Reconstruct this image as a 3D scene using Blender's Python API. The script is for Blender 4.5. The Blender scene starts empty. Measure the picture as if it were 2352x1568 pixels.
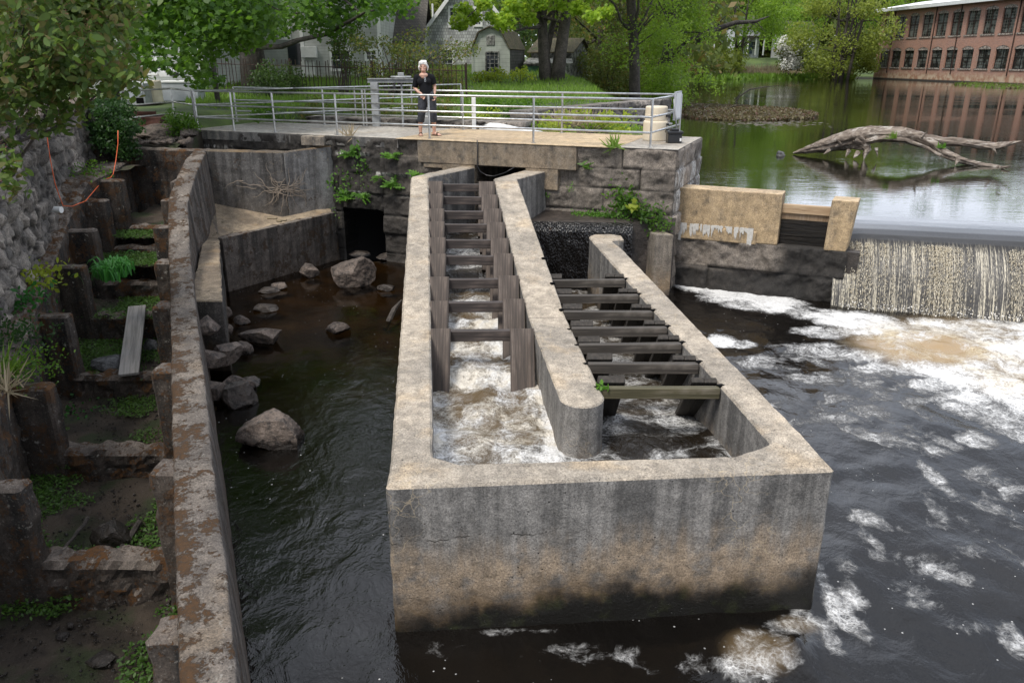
import bpy, bmesh, math, random
import numpy as np
from mathutils import Vector, Matrix, noise as mnoise

random.seed(7); rng = np.random.default_rng(7)
SC = bpy.context.scene
COL = SC.collection
R = math.radians

# ---------------------------------------------------------------- survey
# camera station: 4.6 m above the tail water at the ladder's front wall, 20 deg down.
CAMZ, FPX, PITCH = 4.6, 1780.0, R(20.0)
CT, ST = math.cos(PITCH), math.sin(PITCH)
def ray(u, v):
    a = (u-1176)/FPX; b = (784-v)/FPX
    return (a, CT+b*ST, -ST+b*CT)
def tt(v):
    r = ray(1176, v); return -r[2]/r[1]
def Pz(u, v, z):
    r = ray(u, v); k = (z-CAMZ)/r[2]
    return Vector((r[0]*k, r[1]*k, z))
def PY(u, v, Y):
    r = ray(u, v); k = Y/r[1]
    return Vector((r[0]*k, Y, CAMZ+r[2]*k))
def Pline(u, v, p, d):
    """bearing (u,v) met with the vertical plane through p=(x,y) along d=(dx,dy)"""
    r = ray(u, v); nx, ny = -d[1], d[0]
    k = (nx*p[0]+ny*p[1])/(nx*r[0]+ny*r[1])
    return Vector((r[0]*k, r[1]*k, CAMZ+r[2]*k))
RIV0, RIVS, RIVM = 5.5, 0.026, 0.22
def zriver(y):
    return float(min(max((y-RIV0)*RIVS, 0.0), RIVM))
def Priv(u, v, dz=0.0):
    z = 0.2
    for _ in range(30):
        p = Pz(u, v, z+dz); z = 0.5*z+0.5*zriver(p.y)
    return Pz(u, v, z+dz)
PONDZ = 1.55
DECKZ = 3.0
AB0 = (-7.82, 19.47); AB1 = (3.12, 15.01)
_l = math.hypot(AB1[0]-AB0[0], AB1[1]-AB0[1])
ABD = ((AB1[0]-AB0[0])/_l, (AB1[1]-AB0[1])/_l)      # along the deck, to the right
ABN = (-ABD[1], ABD[0])                               # away from the camera
def Pab(u, v, off=0.0):
    return Pline(u, v, (AB0[0]+ABN[0]*off, AB0[1]+ABN[1]*off), ABD)
def abxy(s, off=0.0):
    return (AB0[0]+ABD[0]*s+ABN[0]*off, AB0[1]+ABD[1]*s+ABN[1]*off)
def abs_(p):
    return (p[0]-AB0[0])*ABD[0]+(p[1]-AB0[1])*ABD[1]

# ---------------------------------------------------------------- numpy noise
_T = rng.random((64, 64, 16)).astype(np.float32)
def vnoise(x, y, z=0.0):
    x = np.asarray(x, float); y = np.asarray(y, float); z = np.zeros_like(x)+z
    xi, yi, zi = np.floor(x).astype(int), np.floor(y).astype(int), np.floor(z).astype(int)
    fx, fy, fz = x-xi, y-yi, z-zi
    fx = fx*fx*(3-2*fx); fy = fy*fy*(3-2*fy); fz = fz*fz*(3-2*fz)
    def g(a, b, c): return _T[(xi+a) & 63, (yi+b) & 63, (zi+c) & 15]
    def l(p, q, f): return p+(q-p)*f
    return l(l(l(g(0,0,0), g(1,0,0), fx), l(g(0,1,0), g(1,1,0), fx), fy),
             l(l(g(0,0,1), g(1,0,1), fx), l(g(0,1,1), g(1,1,1), fx), fy), fz)
def fbm(x, y, z=0.0, o=4, gain=.5):
    s = 0; a = 1; t = 0
    x = np.asarray(x, float); y = np.asarray(y, float)
    for i in range(o):
        s = s+a*vnoise(x*2**i+13.7*i, y*2**i+5.1*i, np.asarray(z)*2**i+3.3*i); t += a; a *= gain
    return s/t
def sstep(a, b, x):
    t = np.clip((np.asarray(x, float)-a)/(b-a), 0, 1); return t*t*(3-2*t)

# ---------------------------------------------------------------- objects
def tag(o, label=None, cat=None, group=None, kind=None):
    if label: o['label'] = label
    if cat: o['category'] = cat
    if group: o['group'] = group
    if kind: o['kind'] = kind
    return o
def thing(name, label, cat, loc=(0, 0, 0), group=None):
    o = bpy.data.objects.new(name, None); COL.objects.link(o)
    o.location = loc; o.empty_display_size = .2
    o['_loc'] = list(loc)
    return tag(o, label, cat, group)
def attach(o, parent):
    o.parent = parent
    if parent.type == 'EMPTY':
        o.matrix_parent_inverse = Matrix.Translation(-Vector(parent['_loc']))
def link(name, me, mat=None, parent=None, smooth=False, bevel=0.0, seg=2):
    o = bpy.data.objects.new(name, me); COL.objects.link(o)
    if mat is not None and not me.materials: me.materials.append(mat)
    if smooth: me.polygons.foreach_set('use_smooth', [True]*len(me.polygons))
    if bevel:
        m = o.modifiers.new('edge', 'BEVEL'); m.width = bevel; m.segments = seg
        m.limit_method = 'ANGLE'; m.angle_limit = R(35)
    if parent is not None: attach(o, parent)
    return o
def copy_tree(o, parent=None):
    c = o.copy(); COL.objects.link(c)
    if parent is not None: c.parent = parent
    for ch in [x for x in bpy.data.objects if x.parent == o]: copy_tree(ch, c)
    return c

class MB:
    """collects closed shapes and links them as one mesh object"""
    def __init__(s): s.v = []; s.f = []
    def add(s, vs, fs):
        b = len(s.v); s.v += [tuple(p) for p in vs]; s.f += [tuple(i+b for i in f) for f in fs]; return s
    def box(s, x0, x1, y0, y1, z0, z1):
        return s.add([(x0,y0,z0),(x1,y0,z0),(x1,y1,z0),(x0,y1,z0),(x0,y0,z1),(x1,y0,z1),(x1,y1,z1),(x0,y1,z1)],
                     [(3,2,1,0),(4,5,6,7),(0,1,5,4),(1,2,6,5),(2,3,7,6),(3,0,4,7)])
    def obox(s, c, ax, ay, az):
        """box with centre c and half-axis vectors"""
        c, ax, ay, az = Vector(c), Vector(ax), Vector(ay), Vector(az)
        P = [c+ax*i+ay*j+az*k for k in (-1, 1) for (i, j) in ((-1,-1),(1,-1),(1,1),(-1,1))]
        return s.add(P, [(3,2,1,0),(4,5,6,7),(0,1,5,4),(1,2,6,5),(2,3,7,6),(3,0,4,7)])
    def prism(s, poly, z0, z1):
        """plan outline (counter-clockwise from above); z0/z1 numbers or one per vertex"""
        n = len(poly)
        a = sum(poly[i][0]*poly[(i+1)%n][1]-poly[(i+1)%n][0]*poly[i][1] for i in range(n))
        zs0 = [z0]*n if not hasattr(z0, '__len__') else list(z0)
        zs1 = [z1]*n if not hasattr(z1, '__len__') else list(z1)
        if a < 0: poly = poly[::-1]; zs0 = zs0[::-1]; zs1 = zs1[::-1]
        vs = [(p[0], p[1], z) for p, z in zip(poly, zs0)]+[(p[0], p[1], z) for p, z in zip(poly, zs1)]
        fs = [tuple(range(n-1, -1, -1)), tuple(range(n, 2*n))]+[(i, (i+1)%n, n+(i+1)%n, n+i) for i in range(n)]
        return s.add(vs, fs)
    def ribbon(s, L, Rr, zb, zt):
        """wall between two plan edge lines L and Rr (same length) with top heights zt[i], foot zb[i]"""
        n = len(L); vs = []
        for i in range(n):
            b = zb[i] if hasattr(zb, '__len__') else zb
            vs += [(L[i][0], L[i][1], b), (Rr[i][0], Rr[i][1], b), (Rr[i][0], Rr[i][1], zt[i]), (L[i][0], L[i][1], zt[i])]
        fs = [(0,1,2,3), (4*n-4+3, 4*n-4+2, 4*n-4+1, 4*n-4)]
        for i in range(n-1):
            a, b = 4*i, 4*i+4
            for k in range(4):
                k2 = (k+1) % 4; fs.append((a+k, b+k, b+k2, a+k2))
        return s.add(vs, fs)
    def tube(s, pts, rad, n=8, cap=True, jit=0.0):
        pts = [Vector(p) for p in pts]; m = len(pts)
        rad = [rad]*m if not hasattr(rad, '__len__') else rad
        b = len(s.v); prev = None
        for i, p in enumerate(pts):
            d = (pts[min(i+1, m-1)]-pts[max(i-1, 0)]).normalized()
            if prev is None:
                ref = Vector((0,0,1)) if abs(d.z) < .9 else Vector((1,0,0))
                x = d.cross(ref).normalized()
            else:
                x = (prev-d*prev.dot(d)).normalized()
            prev = x; y = d.cross(x)
            for k in range(n):
                a = 2*math.pi*k/n; r = rad[i]*(1+random.uniform(-jit, jit))
                s.v.append(tuple(p+(x*math.cos(a)+y*math.sin(a))*r))
        for i in range(m-1):
            for k in range(n):
                k2 = (k+1) % n
                s.f.append((b+i*n+k, b+i*n+k2, b+(i+1)*n+k2, b+(i+1)*n+k))
        if cap:
            s.f.append(tuple(b+k for k in range(n-1, -1, -1))); s.f.append(tuple(b+(m-1)*n+k for k in range(n)))
        return s
    def lathe(s, c, prof, n=24):
        """prof: list of (radius, z) from bottom to top about the point c"""
        b = len(s.v); m = len(prof)
        for r, z in prof:
            for k in range(n):
                a = 2*math.pi*k/n; s.v.append((c[0]+r*math.cos(a), c[1]+r*math.sin(a), c[2]+z))
        for i in range(m-1):
            for k in range(n):
                k2 = (k+1) % n; s.f.append((b+i*n+k, b+i*n+k2, b+(i+1)*n+k2, b+(i+1)*n+k))
        s.f.append(tuple(b+k for k in range(n-1, -1, -1))); s.f.append(tuple(b+(m-1)*n+k for k in range(n)))
        return s
    def ball(s, c, rx, ry, rz, nu=12, nv=8):
        b = len(s.v); c = Vector(c)
        for i in range(1, nv):
            ph = math.pi*i/nv
            for k in range(nu):
                a = 2*math.pi*k/nu
                s.v.append((c.x+rx*math.sin(ph)*math.cos(a), c.y+ry*math.sin(ph)*math.sin(a), c.z-rz*math.cos(ph)))
        lo = len(s.v); s.v.append((c.x, c.y, c.z-rz)); s.v.append((c.x, c.y, c.z+rz))
        for i in range(nv-2):
            for k in range(nu):
                k2 = (k+1) % nu; s.f.append((b+i*nu+k, b+i*nu+k2, b+(i+1)*nu+k2, b+(i+1)*nu+k))
        for k in range(nu):
            k2 = (k+1) % nu; s.f.append((lo, b+k2, b+k)); s.f.append((lo+1, b+(nv-2)*nu+k, b+(nv-2)*nu+k2))
        return s
    def mesh(s, name):
        me = bpy.data.meshes.new(name); me.from_pydata(s.v, [], s.f); me.update(); return me
    def build(s, name, mat, parent=None, bevel=0.0, smooth=False, seg=2):
        return link(name, s.mesh(name), mat, parent, smooth, bevel, seg)

def np_mesh(name, V, F, attrs=None, smooth=True):
    """V (n,3), F (m,k) arrays -> mesh"""
    V = np.asarray(V, np.float32); F = np.asarray(F, np.int32); k = F.shape[1]
    me = bpy.data.meshes.new(name)
    me.vertices.add(len(V)); me.vertices.foreach_set('co', V.ravel())
    me.loops.add(F.size); me.loops.foreach_set('vertex_index', F.ravel())
    me.polygons.add(len(F)); me.polygons.foreach_set('loop_start', np.arange(0, F.size, k, dtype=np.int32))
    me.polygons.foreach_set('loop_total', np.full(len(F), k, np.int32))
    if smooth: me.polygons.foreach_set('use_smooth', np.ones(len(F), bool))
    for n, a in (attrs or {}).items():
        at = me.attributes.new(n, 'FLOAT', 'POINT'); at.data.foreach_set('value', np.asarray(a, np.float32).ravel())
    me.update(calc_edges=True); me.validate(); return me
def grid_mesh(name, X, Y, Z, attrs=None, keep=None, smooth=True):
    """2-D arrays -> quad grid; keep: boolean per quad"""
    h, w = X.shape; idx = np.arange(h*w).reshape(h, w)
    F = np.stack([idx[:-1, :-1], idx[:-1, 1:], idx[1:, 1:], idx[1:, :-1]], -1).reshape(-1, 4)
    if keep is not None: F = F[keep.ravel()]
    V = np.stack([X, Y, Z], -1).reshape(-1, 3); at = {k: np.asarray(a).ravel() for k, a in (attrs or {}).items()}
    used = np.unique(F); remap = np.full(len(V), -1); remap[used] = np.arange(len(used))
    return np_mesh(name, V[used], remap[F], {k: a[used] for k, a in at.items()}, smooth)

# ---------------------------------------------------------------- leaves
OVAL = np.array([(0,-.5),(.2,-.3),(.27,-.02),(.18,.28),(0,.55),(-.18,.28),(-.27,-.02),(-.2,-.3)])
RHOMB = np.array([(0,-.5),(.3,0),(0,.5),(-.3,0)])
BLADE = np.array([(-.05,0),(.05,0),(.04,.5),(0,1.0),(-.04,.5)])
MAPLE = np.array([(0,-.42),(.2,-.38),(.48,-.3),(.34,-.06),(.55,.2),(.27,.2),(.12,.3),(0,.6),(-.12,.3),(-.27,.2),(-.55,.2),(-.34,-.06),(-.48,-.3),(-.2,-.38)])
FERN = np.array([(0,0),(.22,.12),(.05,.2),(.26,.38),(.05,.42),(.2,.62),(.04,.64),(.1,.85),(0,1.0),(-.1,.85),(-.04,.64),(-.2,.62),(-.05,.42),(-.26,.38),(-.05,.2),(-.22,.12)])
def unit(a): return a/np.maximum(np.linalg.norm(a, axis=1, keepdims=True), 1e-6)
def leaf_mesh(name, C, size, shape, up=(0, -.2, .8), spread=.9, axis=None, fold=.12, tone=None):
    C = np.asarray(C, float); n = len(C)
    nrm = unit(rng.normal(size=(n, 3))*spread+np.array(up))
    a = unit(rng.normal(size=(n, 3))+np.array((0, 0, -.5))) if axis is None else np.asarray(axis, float)
    ay = unit(a-nrm*np.sum(a*nrm, 1, keepdims=True)); ax = np.cross(ay, nrm)
    s = (size*(.7+.6*rng.random(n)))[:, None, None] if np.isscalar(size) else np.asarray(size)[:, None, None]
    t = shape[None, :, :]
    V = C[:, None, :]+s*(t[..., :1]*ax[:, None, :]+t[..., 1:]*ay[:, None, :]+fold*np.abs(t[..., :1])*nrm[:, None, :])
    k = len(shape); F = np.arange(n*k).reshape(n, k)
    at = {'tone': np.repeat(rng.random(n) if tone is None else tone, k)}
    return np_mesh(name, V.reshape(-1, 3), F, at, smooth=False)
def clump_points(clumps, n, flat=.75):
    """leaf positions: clumps = (x,y,z,r[,w]); leaves gather near each clump's outside"""
    c = np.array([q[:4] for q in clumps], float); w = np.array([(q[4] if len(q) > 4 else 1)*q[3]**2 for q in clumps])
    i = rng.choice(len(c), n, p=w/w.sum()); d = unit(rng.normal(size=(n, 3))); rr = c[i, 3]*rng.random(n)**.45
    d[:, 2] *= flat
    P = c[i, :3]+d*rr[:, None]
    return P, np.clip(.5+.35*(c[i, 3]*0+rng.normal(size=n)*.5), 0, 1)
def sub_clumps(x, y, z, rx, ry, rz, n, r0, r1, low=-1.0):
    out = []
    while len(out) < n:
        d = unit(rng.normal(size=(1, 3)))[0]; k = random.uniform(.35, 1)**.6
        if d[2] < low: continue
        out.append((x+d[0]*rx*k, y+d[1]*ry*k, z+d[2]*rz*k, random.uniform(r0, r1)))
    return out
def limb(mb, a, b, r0, r1, sag=.12, n=6, seg=7):
    a, b = Vector(a), Vector(b); L = (b-a).length; pts = []
    o = Vector((random.uniform(-1,1), random.uniform(-1,1), random.uniform(-.4,1)))*L*sag
    for i in range(seg+1):
        t = i/seg
        pts.append(a.lerp(b, t)+o*math.sin(math.pi*t)+Vector((random.uniform(-1,1), random.uniform(-1,1), random.uniform(-1,1)))*L*.015)
    mb.tube(pts, [r0+(r1-r0)*(i/seg)**.8 for i in range(seg+1)], n, jit=.08); return pts

def rough_obj(name, mb, mat, parent, amp=.03, cuts=5, seed=0, bevel=.03):
    bm = bmesh.new(); me = mb.mesh(name); bm.from_mesh(me)
    bmesh.ops.recalc_face_normals(bm, faces=bm.faces)
    bmesh.ops.bevel(bm, geom=[e for e in bm.edges], offset=bevel, segments=1, affect='EDGES')
    for _ in range(cuts):
        es = [e for e in bm.edges if e.calc_length() > .085]
        if not es: break
        bmesh.ops.subdivide_edges(bm, edges=es, cuts=1, use_grid_fill=True)
    bm.normal_update()
    for q in bm.verts:
        w = q.co*5+Vector((seed*7.1, seed, 0))
        n_ = mnoise.fractal(w, .9, 2.1, 4)
        q.co += q.normal*(n_*amp)
    bm.to_mesh(me); bm.free(); me.update()
    return link(name, me, mat, parent, smooth=False)
# ---------------------------------------------------------------- materials
class NT:
    def __init__(s, name):
        s.m = bpy.data.materials.new(name); s.m.use_nodes = True; s.t = s.m.node_tree; s.t.nodes.clear()
        s.out = s.t.nodes.new('ShaderNodeOutputMaterial')
    def n(s, typ, ins=None, **kw):
        nd = s.t.nodes.new('ShaderNode'+typ)
        for k, v in kw.items(): setattr(nd, k, v)
        for k, v in (ins or {}).items(): s.set(nd.inputs[k], v)
        return nd
    def set(s, sock, v):
        if isinstance(v, bpy.types.NodeSocket): s.t.links.new(v, sock)
        else:
            if isinstance(v, (tuple, list)) and len(v) == 3 and sock.type == 'RGBA': v = (*v, 1)
            sock.default_value = v
    def pos(s): return s.n('NewGeometry').outputs['Position']
    def nz(s): return s.n('SeparateXYZ', {0: s.n('NewGeometry').outputs['Normal']}).outputs[2]
    def obj(s): return s.n('TexCoord').outputs['Object']
    def xyz(s, v): return s.n('SeparateXYZ', {0: v}).outputs
    def mul(s, v, k): return s.n('VectorMath', {0: v, 1: k}, operation='MULTIPLY').outputs[0]
    def add(s, v, k): return s.n('VectorMath', {0: v, 1: k}, operation='ADD').outputs[0]
    def noise(s, v, sc, det=4, rough=.55, dist=0.0): return s.n('TexNoise', {'Vector': v, 'Scale': sc, 'Detail': det, 'Roughness': rough, 'Distortion': dist}).outputs[0]
    def noisec(s, v, sc, det=3): return s.n('TexNoise', {'Vector': v, 'Scale': sc, 'Detail': det}).outputs['Color']
    def vor(s, v, sc, feature='F1', out='Distance'): return s.n('TexVoronoi', {'Vector': v, 'Scale': sc}, feature=feature).outputs[out]
    def math(s, op, a, b=0.0, c=0.0, clamp=False): return s.n('Math', {0: a, 1: b, 2: c}, operation=op, use_clamp=clamp).outputs[0]
    def map(s, v, a, b, c=0.0, d=1.0): return s.n('MapRange', {0: v, 1: a, 2: b, 3: c, 4: d}, interpolation_type='SMOOTHSTEP').outputs[0]
    def mix(s, f, a, b, mode='MIX'):
        nd = s.n('Mix', data_type='RGBA', blend_type=mode, clamp_factor=True)
        s.set(nd.inputs[0], f); s.set(nd.inputs[6], a); s.set(nd.inputs[7], b); return nd.outputs[2]
    def attr(s, name): return s.n('Attribute', attribute_name=name).outputs['Fac']
    def bump(s, h, st=.5, d=.02, nrm=None):
        ins = {'Height': h, 'Strength': st, 'Distance': d}
        if nrm is not None: ins['Normal'] = nrm
        return s.n('Bump', ins).outputs[0]
    def bsdf(s, col, rough=.85, nrm=None, **ins):
        d = {'Base Color': col, 'Roughness': rough}; d.update(ins)
        if nrm is not None: d['Normal'] = nrm
        return s.n('BsdfPrincipled', d)
    def done(s, sh): s.t.links.new(sh.outputs[0], s.out.inputs[0]); return s.m
def simple(name, col, rough=.6, metal=0.0, var=.12, sc=12.0, bump=.0, spec=.5):
    t = NT(name); p = t.pos(); n = t.noise(p, sc, 5)
    c = t.mix(t.map(n, .3, .7), tuple(x*(1-var) for x in col), tuple(min(1, x*(1+var)) for x in col))
    nr = t.bump(t.noise(p, sc*4, 3), bump, .01) if bump else None
    return t.done(t.bsdf(c, rough, nr, Metallic=metal, **{'Specular IOR Level': spec}))

def concrete(name, top=(.36,.30,.225), topdark=(.17,.15,.12), side=(.17,.16,.145), streak=(.06,.06,.06), warm=(.26,.19,.12),
             wet0=.25, wet1=.75, wetcol=(.035,.025,.018), moss=0.0, mosscol=(.040,.020,.006), warmz=(.3, .95), lichen=.3, crack=.5, slopewet=0.0, blackfoot=False):
    t = NT(name); p = t.pos(); x, y, z = t.xyz(p)
    up = t.map(t.nz(), .35, .8)
    big = t.noise(p, .9, 5, .6); med = t.noise(p, 4.5, 6, .62); fine = t.noise(p, 38, 5, .7)
    st = t.noise(t.mul(p, (5.5, 5.5, .35)), 1.0, 5, .6)
    # tops: tan, cloudy grey weathering
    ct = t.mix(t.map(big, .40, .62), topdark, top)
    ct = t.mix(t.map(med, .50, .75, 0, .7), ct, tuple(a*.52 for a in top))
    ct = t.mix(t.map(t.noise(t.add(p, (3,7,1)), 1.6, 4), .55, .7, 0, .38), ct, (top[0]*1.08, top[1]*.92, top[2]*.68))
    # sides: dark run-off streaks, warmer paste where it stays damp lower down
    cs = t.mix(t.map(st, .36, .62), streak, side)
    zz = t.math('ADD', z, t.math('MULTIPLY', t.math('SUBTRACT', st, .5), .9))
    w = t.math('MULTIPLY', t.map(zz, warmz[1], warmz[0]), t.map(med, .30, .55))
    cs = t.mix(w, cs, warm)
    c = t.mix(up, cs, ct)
    def scl(c_, f_): return t.n('VectorMath', {0: c_, 3: f_}, operation='SCALE').outputs[0]
    c = scl(c, t.map(t.noise(p, 7, 8, .72), .32, .68, .70, 1.24))
    c = scl(c, t.map(t.noise(t.add(p, (2,5,8)), 62, 3, .8), .32, .68, .62, 1.36))
    # aggregate and pop-outs
    c = t.mix(t.map(fine, .55, .72, 0, .55), c, t.mix(.5, c, (.5,.46,.4)))
    c = t.mix(t.map(t.noise(p, 90, 3, .7), .42, .30, 0, .75), c, (.035,.03,.025))
    pit = t.math('MAXIMUM', t.map(t.vor(p, 26), .16, .08), t.map(t.vor(t.add(p, (1, 2, 3)), 9), .085, .05)); pm = t.map(t.noise(p, 2.3, 4), .50, .58)
    pits = t.math('MULTIPLY', pit, pm)
    c = t.mix(t.math('MULTIPLY', pits, .9), c, (.012,.011,.01))
    if crack:
        wv = t.add(p, t.mul(t.n('VectorMath', {0: t.noisec(p, 3.5), 1: (.5,.5,.5)}, operation='SUBTRACT').outputs[0], (.55,.55,.55)))
        e = t.vor(wv, 4.2, 'DISTANCE_TO_EDGE')
        cm = t.math('MULTIPLY', t.map(e, .022, .004), t.map(t.noise(p, .75, 3), .53, .62))
        c = t.mix(t.math('MULTIPLY', cm, crack), c, (.46,.37,.24))
    if lichen:
        c = t.mix(t.math('MULTIPLY', t.map(t.noise(t.add(p, (9,2,4)), 11, 4, .65), .62, .72), lichen), c, (.33,.31,.27))
    if blackfoot:   # irregular cold joint across the front
        jl = t.math('ABSOLUTE', t.math('SUBTRACT', t.math('ADD', z, t.math('MULTIPLY', t.noise(t.mul(p, (1.3, 1.3, 0)), 1.4, 5, .6), .30)), 1.07))
        jm = t.math('MULTIPLY', t.math('MULTIPLY', t.map(jl, .008, .001), t.map(x, .35, .05)), t.math('SUBTRACT', 1.0, up))
        c = t.mix(t.math('MULTIPLY', jm, t.map(t.noise(p, 9, 3), .38, .5)), c, (.03,.026,.022))
    # damp foot
    zw = t.math('ADD', z, t.math('MULTIPLY', t.math('SUBTRACT', t.noise(t.mul(p, (1.2,1.2,.6)), 1.5, 5), .5), .75))
    if slopewet: zw = t.math('SUBTRACT', zw, t.math('MULTIPLY', t.math('SUBTRACT', y, 5.5), slopewet))
    wet = t.math('MULTIPLY', t.map(zw, wet1, wet0), t.math('SUBTRACT', 1.0, t.math('MULTIPLY', up, .5)))
    c = t.mix(t.math('MULTIPLY', wet, .90), c, t.mix(t.map(med, .45, .65), wetcol, (wetcol[0]*2.6, wetcol[1]*2.3, wetcol[2]*1.7)))
    if blackfoot:
        zb = t.math('ADD', zw, t.math('MULTIPLY', t.math('SUBTRACT', t.noise(p, 5, 5, .7), .5), .25)); zb = t.math('SUBTRACT', zb, t.math('MULTIPLY', x, .05))
        c = t.mix(t.map(zb, .34, .10), c, t.mix(t.map(med, .5, .7), (.009,.008,.006), (.022,.024,.010)))
    rough = t.map(wet, 0, 1, .9, .42)
    h = t.math('ADD', t.math('MULTIPLY', fine, .6), t.math('SUBTRACT', t.math('MULTIPLY', med, .5), t.math('MULTIPLY', pits, .8)))
    if moss:
        mn = t.math('ADD', t.math('ADD', t.noise(p, 3.2, 8, .76), t.math('MULTIPLY', t.noise(p, 22, 5, .8), .46)), t.math('MULTIPLY', t.attr('edge'), .07))
        mm = t.math('MULTIPLY', t.map(mn, .91-.22*moss, .96-.22*moss), t.map(t.nz(), -.2, .5, .60, 1))
        mc = t.mix(t.map(t.noise(p, 30, 4, .7), .35, .7), mosscol, (mosscol[0]*1.7, mosscol[1]*1.5, mosscol[2]*1.1))
        c = t.mix(mm, c, mc); h = t.math('ADD', h, t.math('MULTIPLY', mm, t.math('ADD', .6, t.noise(p, 45, 3, .7))))
    return t.done(t.bsdf(c, rough, t.bump(h, .75, .018)))

def stone(name, c1, c2, dark=(.03,.028,.026), sc=6.0, wet=.0, rough=.85, bump=.8, dk=.5, light=(.42,.40,.36), coord='pos', tone=False, moss=0.0, wetz=None):
    t = NT(name); p = t.pos() if coord == 'pos' else t.obj()
    a = t.noise(p, sc*.3, 5, .6); b = t.noise(p, sc*2, 6, .68); f = t.noise(p, sc*14, 4, .7)
    c = t.mix(t.map(a, .35, .65), c1, c2)
    if tone: c = t.mix(t.math('MULTIPLY', t.attr('tone'), .75), c, t.mix(t.map(t.attr('tone'), .0, 1.0), tuple(q*.5 for q in c1), tuple(min(1, q*1.7) for q in c2)))
    c = t.mix(t.map(b, .62-.3*dk, .42-.2*dk, 0, .85), c, dark)
    c = t.mix(t.map(f, .60, .75, 0, .55), c, light)
    c = t.mix(t.map(t.noise(p, sc*25, 2), .40, .30, 0, .7), c, (.02,.02,.02))
    if tone: c = t.mix(t.attr('joint'), c, (.018,.016,.014)); c = t.mix(t.attr('stain'), c, (.014,.013,.012)); c = t.mix(t.math('MULTIPLY', t.attr('lime'), t.map(t.noise(t.mul(t.pos(), (14,14,1.2)), 1, 4), .38, .62)), c, (.6,.58,.54))
    c = t.n('VectorMath', {0: c, 3: t.map(t.noise(t.add(p, (5,1,2)), sc*1.3, 8, .72), .32, .68, .62, 1.32)}, operation='SCALE').outputs[0]
    c = t.n('VectorMath', {0: c, 3: t.map(t.noise(t.add(p, (1,9,2)), sc*9, 3, .8), .32, .68, .62, 1.34)}, operation='SCALE').outputs[0]
    ro = rough
    if wetz is not None:
        zz = t.math('ADD', t.xyz(t.pos())[2], t.math('MULTIPLY', t.math('SUBTRACT', b, .5), .35))
        w = t.map(zz, wetz+.1, wetz-.02); c = t.mix(t.math('MULTIPLY', w, .85), c, (.012,.010,.008)); ro = t.map(w, 0, 1, rough, .25)
    if moss:
        mm = t.math('MULTIPLY', t.map(t.noise(p, 3, 5, .65), .6-.2*moss, .68-.2*moss), t.map(t.nz(), .0, .6, .25, 1))
        c = t.mix(mm, c, t.mix(t.map(f, .3, .7), (.02,.035,.008), (.07,.09,.02)))
    h = t.math('ADD', t.math('MULTIPLY', b, 1.0), t.math('MULTIPLY', f, .5))
    return t.done(t.bsdf(c, ro, t.bump(h, bump, .03)))

def wood(name, c1, c2, axis='x', rough=.75, grain=28.0, wear=(.30,.26,.22), wearamt=.4):
    t = NT(name); p = t.obj(); k = {'x': (1.2, grain, grain), 'y': (grain, 1.2, grain), 'z': (grain, grain, 1.0)}[axis]
    g = t.noise(t.mul(p, k), 1.0, 5, .65, .6); b = t.noise(p, 3.0, 4)
    c = t.mix(t.map(g, .32, .68), c1, c2)
    c = t.mix(t.math('MULTIPLY', t.map(b, .45, .68), t.map(g, .45, .62, 0, wearamt)), c, wear)
    c = t.mix(t.map(g, .34, .26), c, (.01,.009,.008))
    return t.done(t.bsdf(c, rough, t.bump(g, .6, .01)))

def leafmat(name, c1, c2, trans=.45, yellow=None, rough=.5, hue=None):
    t = NT(name); p = t.pos(); a = t.attr('tone'); big = t.noise(p, .6, 3)
    c1 = tuple(x*1.2 for x in c1); c2 = tuple(min(1, x*1.2) for x in c2)
    c = t.mix(a, c1, c2); c = t.mix(t.map(big, .35, .65, 0, .5), c, tuple(x*.6 for x in c1))
    if yellow: c = t.mix(t.map(t.n('NewGeometry').outputs['Random Per Island'], .72, .9), c, yellow)
    d = t.bsdf(c, rough, None, **{'Specular IOR Level': .35})
    tr = t.n('BsdfTranslucent', {'Color': t.mix(.5, c, tuple(min(1, x*2.2) for x in c2))})
    return t.done(t.n('MixShader', {0: trans, 1: d.outputs[0], 2: tr.outputs[0]}))

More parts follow.
